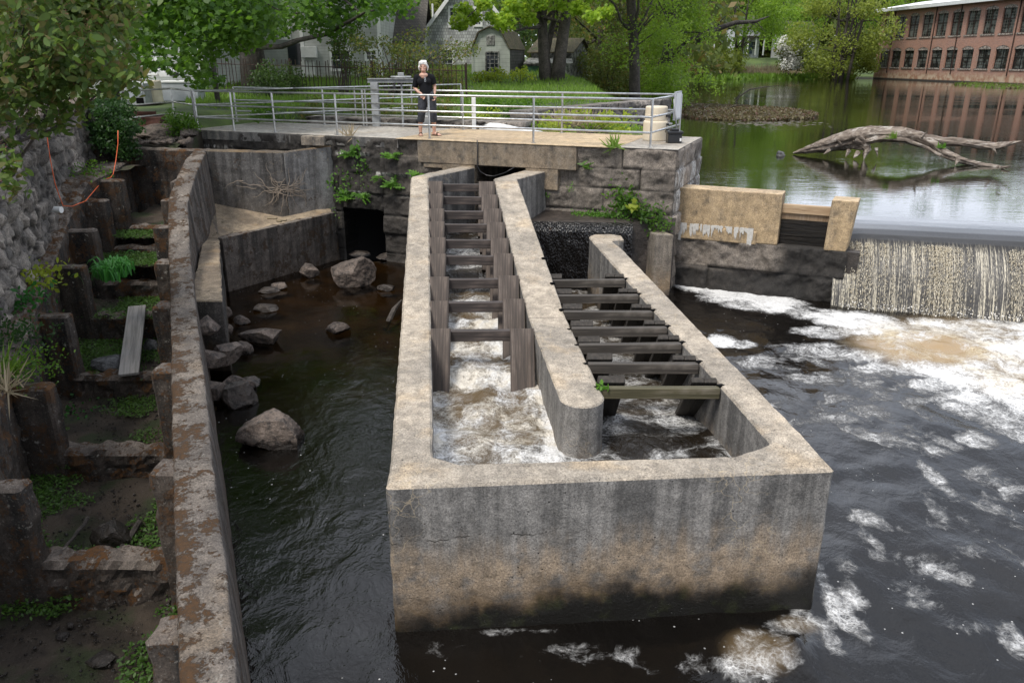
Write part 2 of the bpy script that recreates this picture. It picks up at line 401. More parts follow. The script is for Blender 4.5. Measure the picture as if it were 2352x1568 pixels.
M = {}
def make_mats():
    M['ladder'] = concrete('ladder_concrete', top=(.40,.34,.265), topdark=(.27,.235,.19), side=(.235,.222,.205), streak=(.105,.10,.094), warm=(.29,.222,.155), warmz=(.50, 1.0), wet0=.16, wet1=.60, wetcol=(.052,.038,.026), slopewet=.03, blackfoot=True)
    M['deckwall'] = concrete('headwall_concrete', side=(.15,.13,.105), streak=(.03,.028,.025), warm=(.26,.20,.135), warmz=(1.9, 4.0), wet0=-1, wet1=-.5, crack=.2)
    M['deck'] = concrete('deck_concrete', top=(.40,.37,.32), topdark=(.30,.27,.23), wet0=-2, wet1=-1, crack=.15)
    M['tan'] = concrete('dam_concrete', top=(.50,.38,.235), topdark=(.40,.30,.19), side=(.38,.285,.175), streak=(.16,.125,.085), warm=(.40,.29,.165), warmz=(1.0, 3.5), wet0=.1, wet1=.5, crack=0, lichen=.12)
    M['pier'] = concrete('pier_concrete', top=(.34,.28,.21), side=(.23,.195,.155), streak=(.09,.08,.07), wet0=.05, wet1=.4, crack=.2)
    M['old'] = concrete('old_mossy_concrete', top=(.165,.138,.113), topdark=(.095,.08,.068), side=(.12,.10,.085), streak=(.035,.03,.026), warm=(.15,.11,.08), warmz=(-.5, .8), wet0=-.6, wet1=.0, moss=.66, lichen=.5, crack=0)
    M['oldface'] = concrete('old_shaded_concrete', top=(.17,.14,.115), topdark=(.09,.072,.06), side=(.062,.048,.038), streak=(.009,.008,.007), warm=(.05,.037,.028), warmz=(-.5, .9), wet0=-1.5, wet1=-.9, moss=.74, mosscol=(.062,.028,.007), lichen=.8, crack=0)  # mossy concrete, albedo lowered to carry the tree shade and vignette here
    M['apron'] = concrete('apron_concrete', top=(.29,.225,.15), topdark=(.17,.13,.09), side=(.055,.048,.042), streak=(.015,.014,.012), warm=(.09,.075,.055), warmz=(.0,.9), wet0=.2, wet1=.6, moss=.22, mosscol=(.03,.026,.012), lichen=.15, crack=0)
    M['apronwall'] = concrete('apron_wall_concrete', top=(.15,.10,.05), topdark=(.09,.07,.05), side=(.10,.095,.09), streak=(.03,.028,.026), warm=(.10,.085,.07), warmz=(1.0,2.4), wet0=.6, wet1=1.1, moss=.36, lichen=.15, crack=.25)
    M['wingwall'] = concrete('grey_wing_concrete', top=(.15,.10,.05), topdark=(.09,.07,.05), side=(.24,.235,.225), streak=(.11,.105,.10), warm=(.15,.135,.12), warmz=(1.0,2.0), wet0=.6, wet1=1.3, moss=.32, lichen=.15, crack=.4)  # cleaner, lighter concrete; the face's turn to the light is also in the colour
    M['granite'] = stone('granite', (.12,.102,.085), (.20,.17,.14), dark=(.02,.018,.016), dk=.72, tone=True, sc=5, bump=1.0)
    M['rubble'] = stone('rubble_stone', (.13,.12,.112), (.24,.21,.18), dark=(.025,.024,.023), dk=.6, tone=True, sc=7, bump=1.0)
    M['rock'] = stone('boulder_rock', (.095,.072,.058), (.165,.13,.107), dk=.36, sc=5, coord='obj', wetz=.16)
    M['darkrock'] = stone('dark_rock', (.10,.10,.105), (.15,.15,.15), dk=.25, sc=5, coord='obj')
    M['wetrock'] = stone('wet_rock', (.035,.028,.023), (.075,.06,.05), dk=.5, sc=6, coord='obj', rough=.4, wetz=.1, light=(.12,.11,.1))
    M['wood_h'] = wood('weathered_plank', (.022,.017,.015), (.062,.048,.042), 'x', wear=(.22,.17,.14), wearamt=.35)
    M['wood_v'] = wood('weathered_board', (.030,.022,.017), (.092,.068,.053), 'z', wear=(.22,.18,.15), wearamt=.4)
    M['wood_dark'] = wood('wet_dark_plank', (.030,.025,.020), (.070,.058,.046), 'x')
    M['wood_darkv'] = wood('wet_dark_board', (.016,.013,.010), (.036,.029,.022), 'z', wearamt=.1)
    M['wood_green'] = wood('algae_plank', (.045,.040,.018), (.10,.085,.045), 'x')
    M['wood_new'] = wood('fresh_plank', (.30,.20,.115), (.42,.30,.18), 'x', wear=(.5,.4,.3))
    M['wood_grey'] = wood('grey_plank', (.16,.15,.14), (.30,.285,.27), 'y')
    M['bark'] = stone('bark', (.05,.042,.035), (.105,.088,.075), dk=.5, sc=9, light=(.2,.18,.16))
    M['driftwood'] = wood('driftwood', (.075,.055,.042), (.27,.22,.175), 'x', grain=11, wear=(.45,.42,.38), wearamt=.9)
    M['steel'] = simple('galvanised_steel', (.50,.50,.49), .32, .85, .2, 9)
    M['galv'] = simple('grey_painted_steel', (.33,.34,.34), .5, .3, .15, 6)
    M['iron'] = simple('rusty_iron', (.045,.026,.018), .8, .2, .35, 20)
    M['rust'] = simple('rust_sheet', (.085,.035,.024), .85, .2, .3, 8, .4)
    M['white'] = simple('white_paint', (.74,.74,.72), .55, 0, .06, 5)
    M['trim'] = simple('trim_paint', (.68,.69,.68), .6, 0, .08, 5)
    M['cream'] = simple('cream_plastic', (.62,.54,.41), .45, 0, .06, 6)
    M['black'] = simple('black_plastic', (.012,.012,.013), .35, 0, .2, 8)
    M['greyp'] = simple('grey_panel', (.36,.38,.40), .5, 0, .08, 5)
    M['green'] = simple('green_paint', (.02,.075,.035), .6, 0, .2, 3)
    M['orange'] = simple('orange_cord', (.75,.13,.035), .5, 0, .05, 5)
    M['pipe'] = simple('white_pipe', (.72,.73,.72), .4, 0, .06, 4)
    t = NT('dark_glass'); M['glass'] = t.done(t.bsdf(t.mix(t.map(t.noise(t.pos(), .8, 2), .4, .6), (.012,.016,.02), (.05,.06,.065)), .06, None))
    t = NT('mill_glass'); M['millglass'] = t.done(t.bsdf(t.mix(t.map(t.noise(t.pos(), .9, 3), .42, .62), (.018,.020,.018), (.13,.145,.13)), .25, None, **{'Specular IOR Level': .25}))
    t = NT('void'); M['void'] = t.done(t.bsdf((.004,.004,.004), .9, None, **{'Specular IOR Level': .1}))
    def clap(name, c, step, dirt=.5, shingle=False):
        t = NT(name); p = t.obj(); x, y, z = t.xyz(p)
        fr = t.math('FRACT', t.math('DIVIDE', z, step)); n = t.noise(p, 1.3, 5); n2 = t.noise(t.mul(p, (9, 9, 1.2)), 1.0, 4)
        col = t.mix(t.map(n, .35, .7), tuple(q*.72 for q in c), c); col = t.mix(t.map(n2, .5, .75, 0, dirt), col, tuple(q*.5 for q in c))
        h = fr
        if shingle:
            b = t.n('TexBrick', {'Vector': t.n('CombineXYZ', {0: t.math('ADD', x, y), 1: z, 2: 0.0}).outputs[0], 'Scale': 1.0, 'Color1': (.6,.6,.6,1), 'Color2': (1.15,1.15,1.15,1), 'Mortar': (.35,.35,.35,1), 'Mortar Size': .012, 'Brick Width': .16, 'Row Height': step})
            col = t.mix(1.0, col, b.outputs[0], 'MULTIPLY')
        else: col = t.mix(t.map(fr, .10, .0, 0, .75), col, tuple(q*.22 for q in c))
        return t.done(t.bsdf(col, .8, t.bump(h, .7, .02)))
    M['shingle'] = clap('grey_shingles', (.60,.61,.60), .19, .4, True)
    M['clap'] = clap('grey_clapboard', (.56,.57,.54), .155, .3)
    M['clap2'] = clap('pale_clapboard', (.55,.58,.52), .22, .4)
    M['shingledark'] = clap('dark_shingles', (.16,.15,.15), .16, .4, True)
    M['roof'] = clap('roof_shingles', (.10,.088,.072), .16, .4, True)
    M['roofmoss'] = stone('mossy_roof', (.075,.062,.035), (.12,.10,.055), sc=6, dk=.4, moss=.2)
    M['panelgrey'] = stone('weathered_panel', (.27,.27,.255), (.36,.355,.33), sc=2, dk=.1, light=(.4,.4,.4))
    M['housewhite'] = clap('white_clapboard', (.72,.73,.74), .2, .1)
    # brick
    t = NT('mill_brick'); p = t.obj(); x, y, z = t.xyz(p)
    b = t.n('TexBrick', {'Vector': t.n('CombineXYZ', {0: x, 1: z, 2: 0.0}).outputs[0], 'Scale': 1.0, 'Color1': (.33,.145,.092,1), 'Color2': (.19,.083,.054,1), 'Mortar': (.33,.27,.23,1), 'Mortar Size': .012, 'Brick Width': .24, 'Row Height': .085})
    c = t.mix(t.map(t.noise(p, .45, 7, .7), .42, .62, 0, .6), b.outputs[0], (.30,.165,.115)); c = t.mix(t.map(t.noise(t.mul(p, (1.5, 1, .18)), 1, 4), .58, .75, 0, .4), c, (.10,.05,.04))
    base = t.map(t.math('ADD', z, t.math('MULTIPLY', t.noise(p, .7, 4), .9)), 3.5, 2.6)
    c = t.mix(base, c, t.mix(t.map(t.noise(p, 1.2, 4), .4, .6), (.40,.31,.22), (.27,.15,.095))); c = t.mix(t.map(z, 1.85, 1.68), c, (.035,.03,.025))
    c = t.n('VectorMath', {0: c, 3: 1.25}, operation='SCALE').outputs[0]
    M['brick'] = t.done(t.bsdf(c, .9, None))
    M['cap'] = stone('arch_cap', (.40,.34,.28), (.48,.42,.36), sc=3, dk=.1)
    # foliage
    M['maple'] = leafmat('maple_leaf', (.024,.066,.008), (.10,.195,.016), .45)
    M['maple_y'] = leafmat('bright_maple_leaf', (.13,.24,.016), (.32,.46,.04), .52)
    M['vib'] = leafmat('viburnum_leaf', (.032,.070,.012), (.11,.165,.03), .40, yellow=(.12,.095,.028))
    M['berry'] = leafmat('viburnum_cluster', (.15,.06,.035), (.28,.13,.085), .2)
    M['ivy'] = leafmat('dark_creeper', (.010,.030,.008), (.035,.085,.016), .35)
    M['fern'] = leafmat('fern_frond', (.045,.115,.012), (.12,.26,.03), .40)
    M['grass'] = leafmat('grass_blade', (.065,.13,.014), (.17,.27,.035), .4)
    M['muntin'] = simple('window_muntin', (.20,.19,.16), .6)
    M['lily'] = leafmat('daylily_blade', (.016,.085,.016), (.05,.19,.03), .3)
    M['weed'] = leafmat('pond_weed', (.075,.055,.03), (.13,.115,.05), .2, yellow=(.10,.045,.03))
    M['straw'] = leafmat('dry_reed', (.28,.22,.14), (.42,.34,.22), .2)
    M['spring'] = leafmat('spring_leaf', (.085,.155,.016), (.22,.33,.035), .48)
    M['shrub'] = leafmat('shrub_leaf', (.045,.075,.014), (.13,.16,.03), .4, yellow=(.19,.13,.03))
    M['olive'] = leafmat('budding_leaf', (.11,.145,.02), (.24,.28,.045), .45)
    M['deep'] = leafmat('deep_green_leaf', (.02,.045,.010), (.06,.105,.02), .35)
    M['yel'] = leafmat('yellow_green_leaf', (.15,.20,.018), (.29,.34,.035), .4)
    M['blossom'] = leafmat('white_blossom', (.5,.5,.44), (.75,.74,.70), .2)
    M['groundcover'] = leafmat('ground_cover', (.03,.07,.010), (.085,.17,.026), .3)
    M['mossclump'] = leafmat('moss', (.05,.022,.006), (.14,.062,.012), .1)
make_mats()
def lerp(a, b, t): return a+(b-a)*t
def pl(xs, ys, x):  # piecewise linear
    return float(np.interp(x, xs, ys))
def xy(p): return (p[0], p[1])

# ================================================================ fish ladder (concrete, turning pool)
TOPZ = CAMZ-3.19
Lf_o, Lf_i = PY(944, 406, 14.6), PY(984, 410, 14.6)
Mf_l, Mf_r = PY(1134, 411, 14.6), PY(1188, 414, 14.6)
Wl_o, Wl_i = Pab(1062, 381, -.0), Pab(1095, 384.5, -.0)
Wr_l, Wr_r = Pab(1208, 390, -.0), Pab(1256, 391.5, -.0)
L9_o, L9_i = Vector((-1.45, 9.67, TOPZ)), Vector((-1.07, 9.67, TOPZ))
M9_l, M9_r = Vector((.22, 9.67, TOPZ)), Vector((.71, 9.67, TOPZ))
Rn_i, Rn_o = Pz(1770, 1016, TOPZ), Vector((2.67, 5.66, TOPZ))
Rf_i, Rf_o = Pz(1355, 547, CAMZ-3.08), Pz(1427, 569, CAMZ-3.08)
def xLi(y): return pl([5.88, 9.67, 14.6], [-.68, L9_i.x, Lf_i.x], y)
def xMl(y): return pl([7.3, 9.67, 14.6], [.48, .22, Mf_l.x], y)
def xMr(y): return pl([7.2, 9.67, 14.6], [.92, .71, Mf_r.x], y)
def xRi(y): return pl([6.15, Rf_i.y], [Rn_i.x, Rf_i.x], y)
def ztop(y): return pl([9.67, 14.6], [TOPZ, Lf_i.z], y)

ladder = thing('fish_ladder', 'long concrete fish ladder with wooden baffles and a square turning pool facing the viewer', 'fish ladder', (.8, 5.5, 0))
mb = MB()
outer = [Wl_o, Lf_o, L9_o, (-1.02, 5.75), (-1.0, 5.38), (-.6, 5.408), (1.9, 5.60), (2.67, 5.66), (2.645, 6.15), lerp(Rn_o, Rf_o, .5), Rf_o]
inner = [Wl_i, Lf_i, L9_i, (-.68, 5.90), (-.565, 5.83), (-.45, 5.765), (1.90, 5.905), (2.09, 6.01), Rn_i, lerp(Rn_i, Rf_i, .5), Rf_i]
zt = [Wl_o.z-.0, Lf_o.z, TOPZ]+[TOPZ+.0]*6+[TOPZ+.055, CAMZ-3.08]
mb.ribbon([xy(p) for p in outer], [xy(p) for p in inner], -1.2, zt)
# hooked far end of the right wall
e1, e2 = Pz(1353, 543, CAMZ-3.08), Pz(1366, 538, CAMZ-3.08)
e3, e4, e5 = Pz(1398, 537, CAMZ-3.08), Pz(1429, 547, CAMZ-3.08), Pz(1404, 551, CAMZ-3.08)
dn = Vector((Rf_o.x-.09*0, Rf_o.y)); zz = CAMZ-3.08
mb.prism([xy(Rf_i), xy(Rf_o), xy(e5), (e5.x+.24, e5.y+.05), (e4.x+.02, e4.y+.22), xy(e3), xy(e2), xy(e1)], -1.2, zz)
rough_obj('basin_wall', mb, M['ladder'], ladder, .008, 7, 2, .022)
mb = MB()
cx, cy, r = .70, 7.16, .225
arc = [(cx+r*math.cos(a), cy-.02+r*1.1*math.sin(a)) for a in [math.pi+math.pi*k/12 for k in range(13)]]
poly = [xy(Wr_l), xy(Mf_l), (M9_l.x, M9_l.y)]+arc+[(M9_r.x, M9_r.y), xy(Mf_r), xy(Wr_r)]
zs = [Wr_l.z, Mf_l.z, TOPZ]+[TOPZ]*13+[TOPZ, Mf_r.z, Wr_r.z]
Lm = [xy(Wr_l), xy(Mf_l), xy(M9_l)]; Rm = [xy(Wr_r), xy(Mf_r), xy(M9_r)]
mb.ribbon(Lm, Rm, -1.0, [Wr_l.z, Mf_l.z, TOPZ])
mb.prism([xy(M9_l)]+arc+[xy(M9_r)], -1.0, TOPZ)
rough_obj('divider_wall', mb, M['ladder'], ladder, .006, 7, 3, .016)
# floor of the two runs and of the turning pool
mb = MB()
mb.prism([(-.9, 5.6), (2.5, 5.75), (2.2, 9), (1.6, 13.4), (.5, 13.6), (-.2, 14.6), (-1.5, 14.6), (-1.3, 9.6)], -1.1, -.55)
mb.build('ladder_floor', M['pier'], ladder)
# stop-log slots: black bars stand for the shaded notches in the wall heads
def baffle(y, left):
    z1 = (ztop(y) if left else pl([6, 14], [TOPZ, TOPZ+.11], y))+.02
    a, b = (xLi(y)+.004, xMl(y)-.004) if left else (xMr(y)+.004, xRi(y)-.004)
    s = -1 if left else 1            # the foot of every board leans down-stream
    ln = 1.15; dy, dz = s*.66*ln, -.75*ln
    tz = z1
    # rail on the up-stream face
    yr = y+.055 if left else y-.115
    rh, rt = (.068, .045) if left else (.058, .042)
    c = Vector(((a+b)/2, yr, tz-.03-rh))
    m = MB().box(-(b-a)/2, (b-a)/2, -rt, rt, -rh, rh)
    mt = M['wood_h'] if left else (M['wood_green'] if y < 7.8 else M['wood_dark'])
    o = link('baffle', m.mesh('baffle'), mt, ladder, bevel=.006, seg=1)
    o.location = c; o.rotation_euler = (random.uniform(-.02, .02), random.uniform(-.012, .012), random.uniform(-.012, .012))
    for side in (0, 1):
        w = ((.26, .30) if left else (.27, .27))[side]+random.uniform(-.015, .015)
        mm = MB().box(-w/2, w/2, -.042, .042, -ln, 0)
        if side == 1 and not left:
            mm = MB()
            for k in range(2): mm.box(-w/2+k*w/2+.002, -w/2+(k+1)*w/2-.002, -.03, .03, -ln, -.004*k)
        ob = link('side_board', mm.mesh('side_board'), M['wood_v'] if left else M['wood_darkv'], None, bevel=.005, seg=1)
        ang = math.atan2(.66, .75)*s*-1
        ob.rotation_euler = (-ang, 0, 0)
        x = a+w/2 if side == 0 else b-w/2
        wpos = Vector((x, y, tz+random.uniform(-.012, .012)))
        ob.parent = o
        ob.matrix_parent_inverse = Matrix.Translation(-c)
        ob.location = wpos
for v in (756, 691, 638, 585, 548, 512, 482, 449, 420):
    t = tt(v); y = 9.3
    for _ in range(40): y = .5*y+.5*(CAMZ-ztop(y)-.02)/t
    baffle(y, True)
RB = []
for v in (873, 821, 779, 744, 709, 674, 641):
    y = 3.15/tt(v); RB.append(y); baffle(y, False)
# black bars beside each baffle paint the shade inside the wall-head notches
for y in RB:
    for x, w in ((xRi(y)+.014, .03), (xMr(y)-.014, .025)):
        mb = MB()
        z = pl([6, 14], [TOPZ, TOPZ+.11], y) if x > 1 else ztop(y)
        mb.obox((x, y-.08, z-.01), (w, .012, 0), (-.012, .02, 0), (0, 0, .0135)); mb.build('slot_dark', M['void'], ladder)

# ================================================================ abutment: granite blocks, headwall, deck
abut = thing('stone_abutment', 'granite block abutment wall carrying the concrete walkway above the fish ladder', 'abutment', (AB1[0], AB1[1], 0))
def relief(name, p0, d, nrm, s0, s1, z0, z1, res, fn, mat, parent, back=.6):
    """rough stone face: plane through p0 along d, pushed along nrm by fn(S,Z)->(disp, attrs)"""
    ns, nzv = int((s1-s0)/res)+1, int((z1-z0)/res)+1
    S, Z = np.meshgrid(np.linspace(s0, s1, ns), np.linspace(z0, z1, nzv))
    D, at = fn(S, Z)
    X = p0[0]+d[0]*S+nrm[0]*D; Y = p0[1]+d[1]*S+nrm[1]*D
    me = grid_mesh(name, X, Y, Z, at)
    o = link(name, me, mat, parent)
    # body behind the face closes the wall
    bm = bmesh.new(); bm.from_mesh(me)
    bound = [e for e in bm.edges if e.is_boundary]
    r = bmesh.ops.extrude_edge_only(bm, edges=bound)
    vs = [g for g in r['geom'] if isinstance(g, bmesh.types.BMVert)]
    for q in vs: q.co.x -= nrm[0]*back; q.co.y -= nrm[1]*back
    bmesh.ops.contextual_create(bm, geom=[e for e in bm.edges if e.is_boundary])
    bm.to_mesh(me); bm.free(); me.update(); return o
def blocks_fn(rows, seed, joint=.018, rough=.045, stain=None, lime=None, bulge=.05):
    """rows: list of (z0,z1,[s joints])"""
    rr = np.random.default_rng(seed)
    def fn(S, Z):
        D = np.zeros_like(S); tone = np.full_like(S, .5); jt = np.ones_like(S)
        for z0, z1, js in rows:
            inz = (Z >= z0) & (Z < z1)
            for a, b in zip(js[:-1], js[1:]):
                m = inz & (S >= a) & (S < b)
                if not m.any(): continue
                e = np.minimum(np.minimum(S-a, b-S), np.minimum(Z-z0, z1-Z))[m]
                off = rr.uniform(-.02, .03); tn = rr.random()
                k = np.clip(e/.05, 0, 1)**.5
                nz_ = fbm(S[m]*3.4+rr.uniform(0, 50), Z[m]*3.4, seed, 6, .58)-.5
                ridged = np.abs(fbm(S[m]*1.6+rr.uniform(0, 50), Z[m]*2.2, seed+1, 4)-.5)
                D[m] = off+k*(bulge+nz_*rough*3.0-ridged*rough*2.6)
                tone[m] = tn; jt[m] = 1-np.clip(e/joint, 0, 1)
        D = D-.02*jt
        at = {'tone': tone, 'joint': jt, 'stain': np.zeros_like(S) if stain is None else stain(S, Z), 'lime': np.zeros_like(S) if lime is None else lime(S, Z)}
        return D, at
    return fn
def rand_joints(s0, s1, a, b, seed):
    rr = np.random.default_rng(seed); js = [s0-.3]
    while js[-1] < s1+.3: js.append(js[-1]+rr.uniform(a, b))
    return js
sA = abs_(Pab(437, 297)); sB = abs_(Pab(1555, 343)); SMAX = sB
sOp0, sOp1 = abs_(Pab(787, 500)), abs_(Pab(884, 500))       # culvert mouth
zc = [-1.0, .0, .42, .86, 1.30, 1.74, 2.19, 2.60, 3.0]
rows = [(zc[i], zc[i+1], rand_joints(sA-2, SMAX, .9, 1.7, 40+i)) for i in range(8)]
sO = [abs_(Pab(u, 330)) for u in (965, 1015, 1095, 1212, 1287, 1329)]
def stainL(S, Z):
    a = sstep(sO[1]+.3, sO[0]-1.0, S)*.86*sstep(.2, .6, fbm(S*.8, Z*1.4, 3, 4)+.18)
    damp = sstep(1.9, .9, Z+(fbm(S*1.5, Z, 5, 3)-.5)*.5)*.85
    return np.clip(np.maximum(a, damp), 0, .92)
def limeL(S, Z):
    l = np.zeros_like(S)
    for zj in (2.19, 2.60, 1.74): l = np.maximum(l, sstep(.05, .01, np.abs(Z-zj-.02))*sstep(.45, .6, fbm(S*1.3, S*0+zj*9, 1, 3))*sstep(SMAX*.62, SMAX*.52, S))
    l = np.maximum(l, sstep(.55, .65, fbm(S*5, S*0, 8, 3))*sstep(2.75, 2.25, Z)*sstep(SMAX-.5, SMAX-.1, S)*.8)
    return l
frontfn = blocks_fn(rows, 11, stain=stainL, lime=limeL, rough=.07)
nrm = (-ABN[0], -ABN[1])
# face left of the culvert, above it, right of it
zl = Pab(835, 480).z
relief('granite_face', AB0, ABD, nrm, sA-1.5, sOp0, -.9, 2.985, .028, frontfn, M['granite'], abut)
relief('granite_face', AB0, ABD, nrm, sOp0, sOp1, zl, 2.985, .028, frontfn, M['granite'], abut)
relief('granite_face', AB0, ABD, nrm, sOp1, sO[2], -.9, 2.985, .028, frontfn, M['granite'], abut)
relief('granite_face', AB0, ABD, nrm, sO[3], SMAX, -.9, 2.985, .028, frontfn, M['granite'], abut)
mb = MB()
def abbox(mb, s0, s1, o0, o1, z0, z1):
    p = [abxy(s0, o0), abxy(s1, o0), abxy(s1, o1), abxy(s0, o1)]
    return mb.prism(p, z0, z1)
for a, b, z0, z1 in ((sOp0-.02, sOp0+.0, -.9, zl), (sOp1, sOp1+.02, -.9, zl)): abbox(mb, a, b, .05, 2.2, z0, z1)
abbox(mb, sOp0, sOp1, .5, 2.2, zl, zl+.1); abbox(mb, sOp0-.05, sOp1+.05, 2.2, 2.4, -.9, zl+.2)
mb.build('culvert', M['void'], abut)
# right return of the abutment, towards the pond
rowsR = [(zc[i], zc[i+1], rand_joints(-.5, 2.8, .9, 1.5, 70+i)) for i in range(8)]
def limeR(S, Z): return sstep(.48, .62, fbm(S*4, S*0, 2, 3))*sstep(2.75, 2.5, Z)*sstep(1.5, 2.0, Z)
nR = ABD
relief('granite_face', abxy(SMAX-.0, .02), ABN, nR, 0, 2.7, -.9, 2.985, .03, blocks_fn(rowsR, 15, lime=limeR, rough=.045), M['granite'], abut)
# back face and core
mb = MB()
for a, b in ((sA-1.5, sOp0-.05), (sOp1+.05, sO[2]), (sO[3], SMAX-.2)): abbox(mb, a, b, .3, 2.55, -.9, 2.75)
mb.build('core', M['pier'], abut)
# concrete headwall, set 6-9 cm proud of the granite
zB1, zB2, zOp = Pab(965, 366).z, Pab(1287, 436).z, Pab(1150, 381).z
mb = MB()
abbox(mb, sO[0], sO[5], -.13, .5, zOp+.0, 2.98)
mb.build('headwall_beam', M['deckwall'], abut, bevel=.015)
mb = MB()
abbox(mb, sO[0]+.12, sO[1]+.05, -.11, .5, zB1-.15, zOp)
abbox(mb, sO[1]+.05, sO[2], -.12, 2.2, zB2-1.4, zOp)
abbox(mb, sO[3], sO[4], -.12, 2.2, zB2, zOp)
mb.build('headwall_jamb', M['deckwall'], abut, bevel=.012)
mb = MB(); abbox(mb, sO[2]-.02, sO[3]+.02, 2.25, 2.4, .0, zOp+.2); mb.build('passage_back', M['deckwall'], abut)
# deck: grey old slab, tan newer slab
zd = DECKZ; sM = abs_(Pab(915, 316))
mb = MB(); abbox(mb, sA, sM, -.03, 2.62, 2.78, zd-.004); mb.build('deck_slab', M['deck'], abut, bevel=.012)
mb = MB(); abbox(mb, sM+.004, abs_(Pab(1420, 336)), -.145, 2.62, 2.985, zd); mb.build('deck_slab', M['tan'], abut, bevel=.012)
mb = MB(); abbox(mb, abs_(Pab(1420, 336))+.004, SMAX+.03, -.05, 2.66, 2.985, zd-.002); mb.build('deck_slab', M['deck'], abut, bevel=.02)
for u, v in ((1121, 405),):
    p = Pab(u, v); mb = MB(); mb.box(-.06, .06, -.01, .01, -.9, .35)
    o = link('level_gauge', mb.mesh('level_gauge'), M['galv'], abut); o.location = (-.25, 15.35, 2.05)
mb = MB(); pts = [Pab(u, v, -.16) for u, v in ((1096, 322), (1097, 350), (1096, 381), (1103, 394), (1118, 403), (1135, 405), (1160, 397), (1181, 385))]
mb.tube(pts, .012, 6); mb.build('cable', M['black'], abut, smooth=True)

# ================================================================ right: weir ledge, pier block, dam wall, stop logs
W0, W1 = Pz(1222, 508, CAMZ-2.98), Pz(1453, 512, CAMZ-2.98)
t = NT('wet_black_film'); p = t.pos()
n1 = t.noise(t.mul(p, (16, 16, 9)), 1.0, 5, .7); n2 = t.vor(t.mul(p, (34, 34, 20)), 1.0)
hh = t.math('ADD', n1, t.math('MULTIPLY', n2, 1.2))
cc = t.mix(t.map(n1, .58, .74, 0, .10), (.005,.004,.0035), (.30,.28,.25))
cc = t.mix(t.map(t.noise(p, 2.2, 4), .62, .72, 0, .8), cc, (.06,.03,.012))
M['film'] = t.done(t.bsdf(cc, .22, t.bump(hh, .8, .018)))
weir = thing('side_weir', 'black wet weir wall with a film of water sliding over beside the fish ladder', 'weir', (W0.x, W0.y, 0))
mb = MB(); far = [Pab(1250, 484, -.05), Pab(1556, 500, -.05)]
n = 26
L = [(lerp(W0.x, W1.x, i/n), lerp(W0.y, W1.y, i/n)) for i in range(n+1)]
prof = [(.0, W0.z), (-.10, W0.z-.05), (-.15, W0.z-.16), (-.17, W0.z-.4), (-.2, .6), (-.24, -.3)]
S, K = np.meshgrid(np.linspace(-.05, 1, 130), np.arange(len(prof)*1.0))
kk = np.linspace(0, len(prof)-1, 60); S, K = np.meshgrid(np.linspace(-.02, 1.0, 140), kk)
off = np.interp(K, range(len(prof)), [q[0] for q in prof]); zz = np.interp(K, range(len(prof)), [q[1] for q in prof])
wd = Vector((W1.x-W0.x, W1.y-W0.y)).normalized(); wn = (-wd.y, wd.x)
dd = (fbm(S*30, zz*6, 1, 4)-.5)*.05
X = W0.x+(W1.x-W0.x)*S+wn[0]*(off-dd); Yv = W0.y+(W1.y-W0.y)*S+wn[1]*(off-dd)
link('weir_face', grid_mesh('weir_face', X, Yv, zz), M['film'], weir)
mb = MB(); a0 = Pab(1200, 480); a1 = Pab(1553, 500)
mb.prism([(W0.x-.3, W0.y), xy(W0), xy(W1), (a1[0], a1[1]+.02), (a0[0], a0[1]+.02)], -.5, [W0.z-.003, W0.z-.003, W0.z-.003, W0.z+.07, W0.z+.07])
mb.build('weir_ledge', M['wetrock'], weir)
# pier block
yq = 14.62
fr, fl = PY(1548, 539, yq), PY(1505, 540, yq+.05); ht = fr.z
br, bl = Pz(1476, 514, ht), Pz(1451, 515, ht)
pier2 = thing('pier_wall', 'short stubby concrete pier wall at the mouth of the fish ladder', 'pier', (fr.x, fr.y, 0))
mf = lambda a, b, k: (lerp(a.x, b.x, k), lerp(a.y, b.y, k))
MB().prism([xy(fl), xy(fr), mf(fr, br, .42), mf(fl, bl, .42)], -.6, ht).build('pier_block', M['pier'], pier2, bevel=.02)
MB().prism([mf(fl, bl, .44), mf(fr, br, .44), (br.x+.2, br.y+.9), (bl.x+.0, bl.y+.9)], -.6, ht-.01).build('pier_block', M['pier'], pier2, bevel=.02)

DAM0 = (3.3, 15.55); _d = Vector((3.05, -1.40)).normalized(); DAMD = (_d.x, _d.y); DAMN = (-_d.y, _d.x)
def Pd(u, v, off=0.0): return Pline(u, v, (DAM0[0]+DAMN[0]*off, DAM0[1]+DAMN[1]*off), DAMD)
def dxy(s, off): return (DAM0[0]+DAMD[0]*s+DAMN[0]*off, DAM0[1]+DAMD[1]*s+DAMN[1]*off)
def ds(p): return (p[0]-DAM0[0])*DAMD[0]+(p[1]-DAM0[1])*DAMD[1]
damw = thing('dam_wall', 'tan concrete dam wall with white lime streaks on dark granite footing', 'dam wall', (DAM0[0], DAM0[1], 0))
s0, s1 = ds(Pd(1549, 430)), ds(Pd(1798, 448)); zt1 = Pd(1670, 438).z; zb1 = Pd(1780, 563).z
mb = MB(); mb.prism([dxy(s0, 0), dxy(s1, 0), dxy(s1, .5), dxy(s0, .5)], zb1, zt1); mb.build('concrete_wall', M['tan'], damw, bevel=.02)
mb = MB(); sL0, sL1 = ds(Pd(1556, 520)), ds(Pd(1728, 520))
mb.prism([dxy(s0, -.05), dxy(sL1+.1, -.05), dxy(sL1+.1, .2), dxy(s0, .2)], zb1-.02, Pd(1640, 521).z-.02); mb.build('lower_band', M['tan'], damw, bevel=.02)
sE = ds(Pd(1943, 600))
za, zb_ = Pd(1740, 563).z, Pd(1740, 622).z
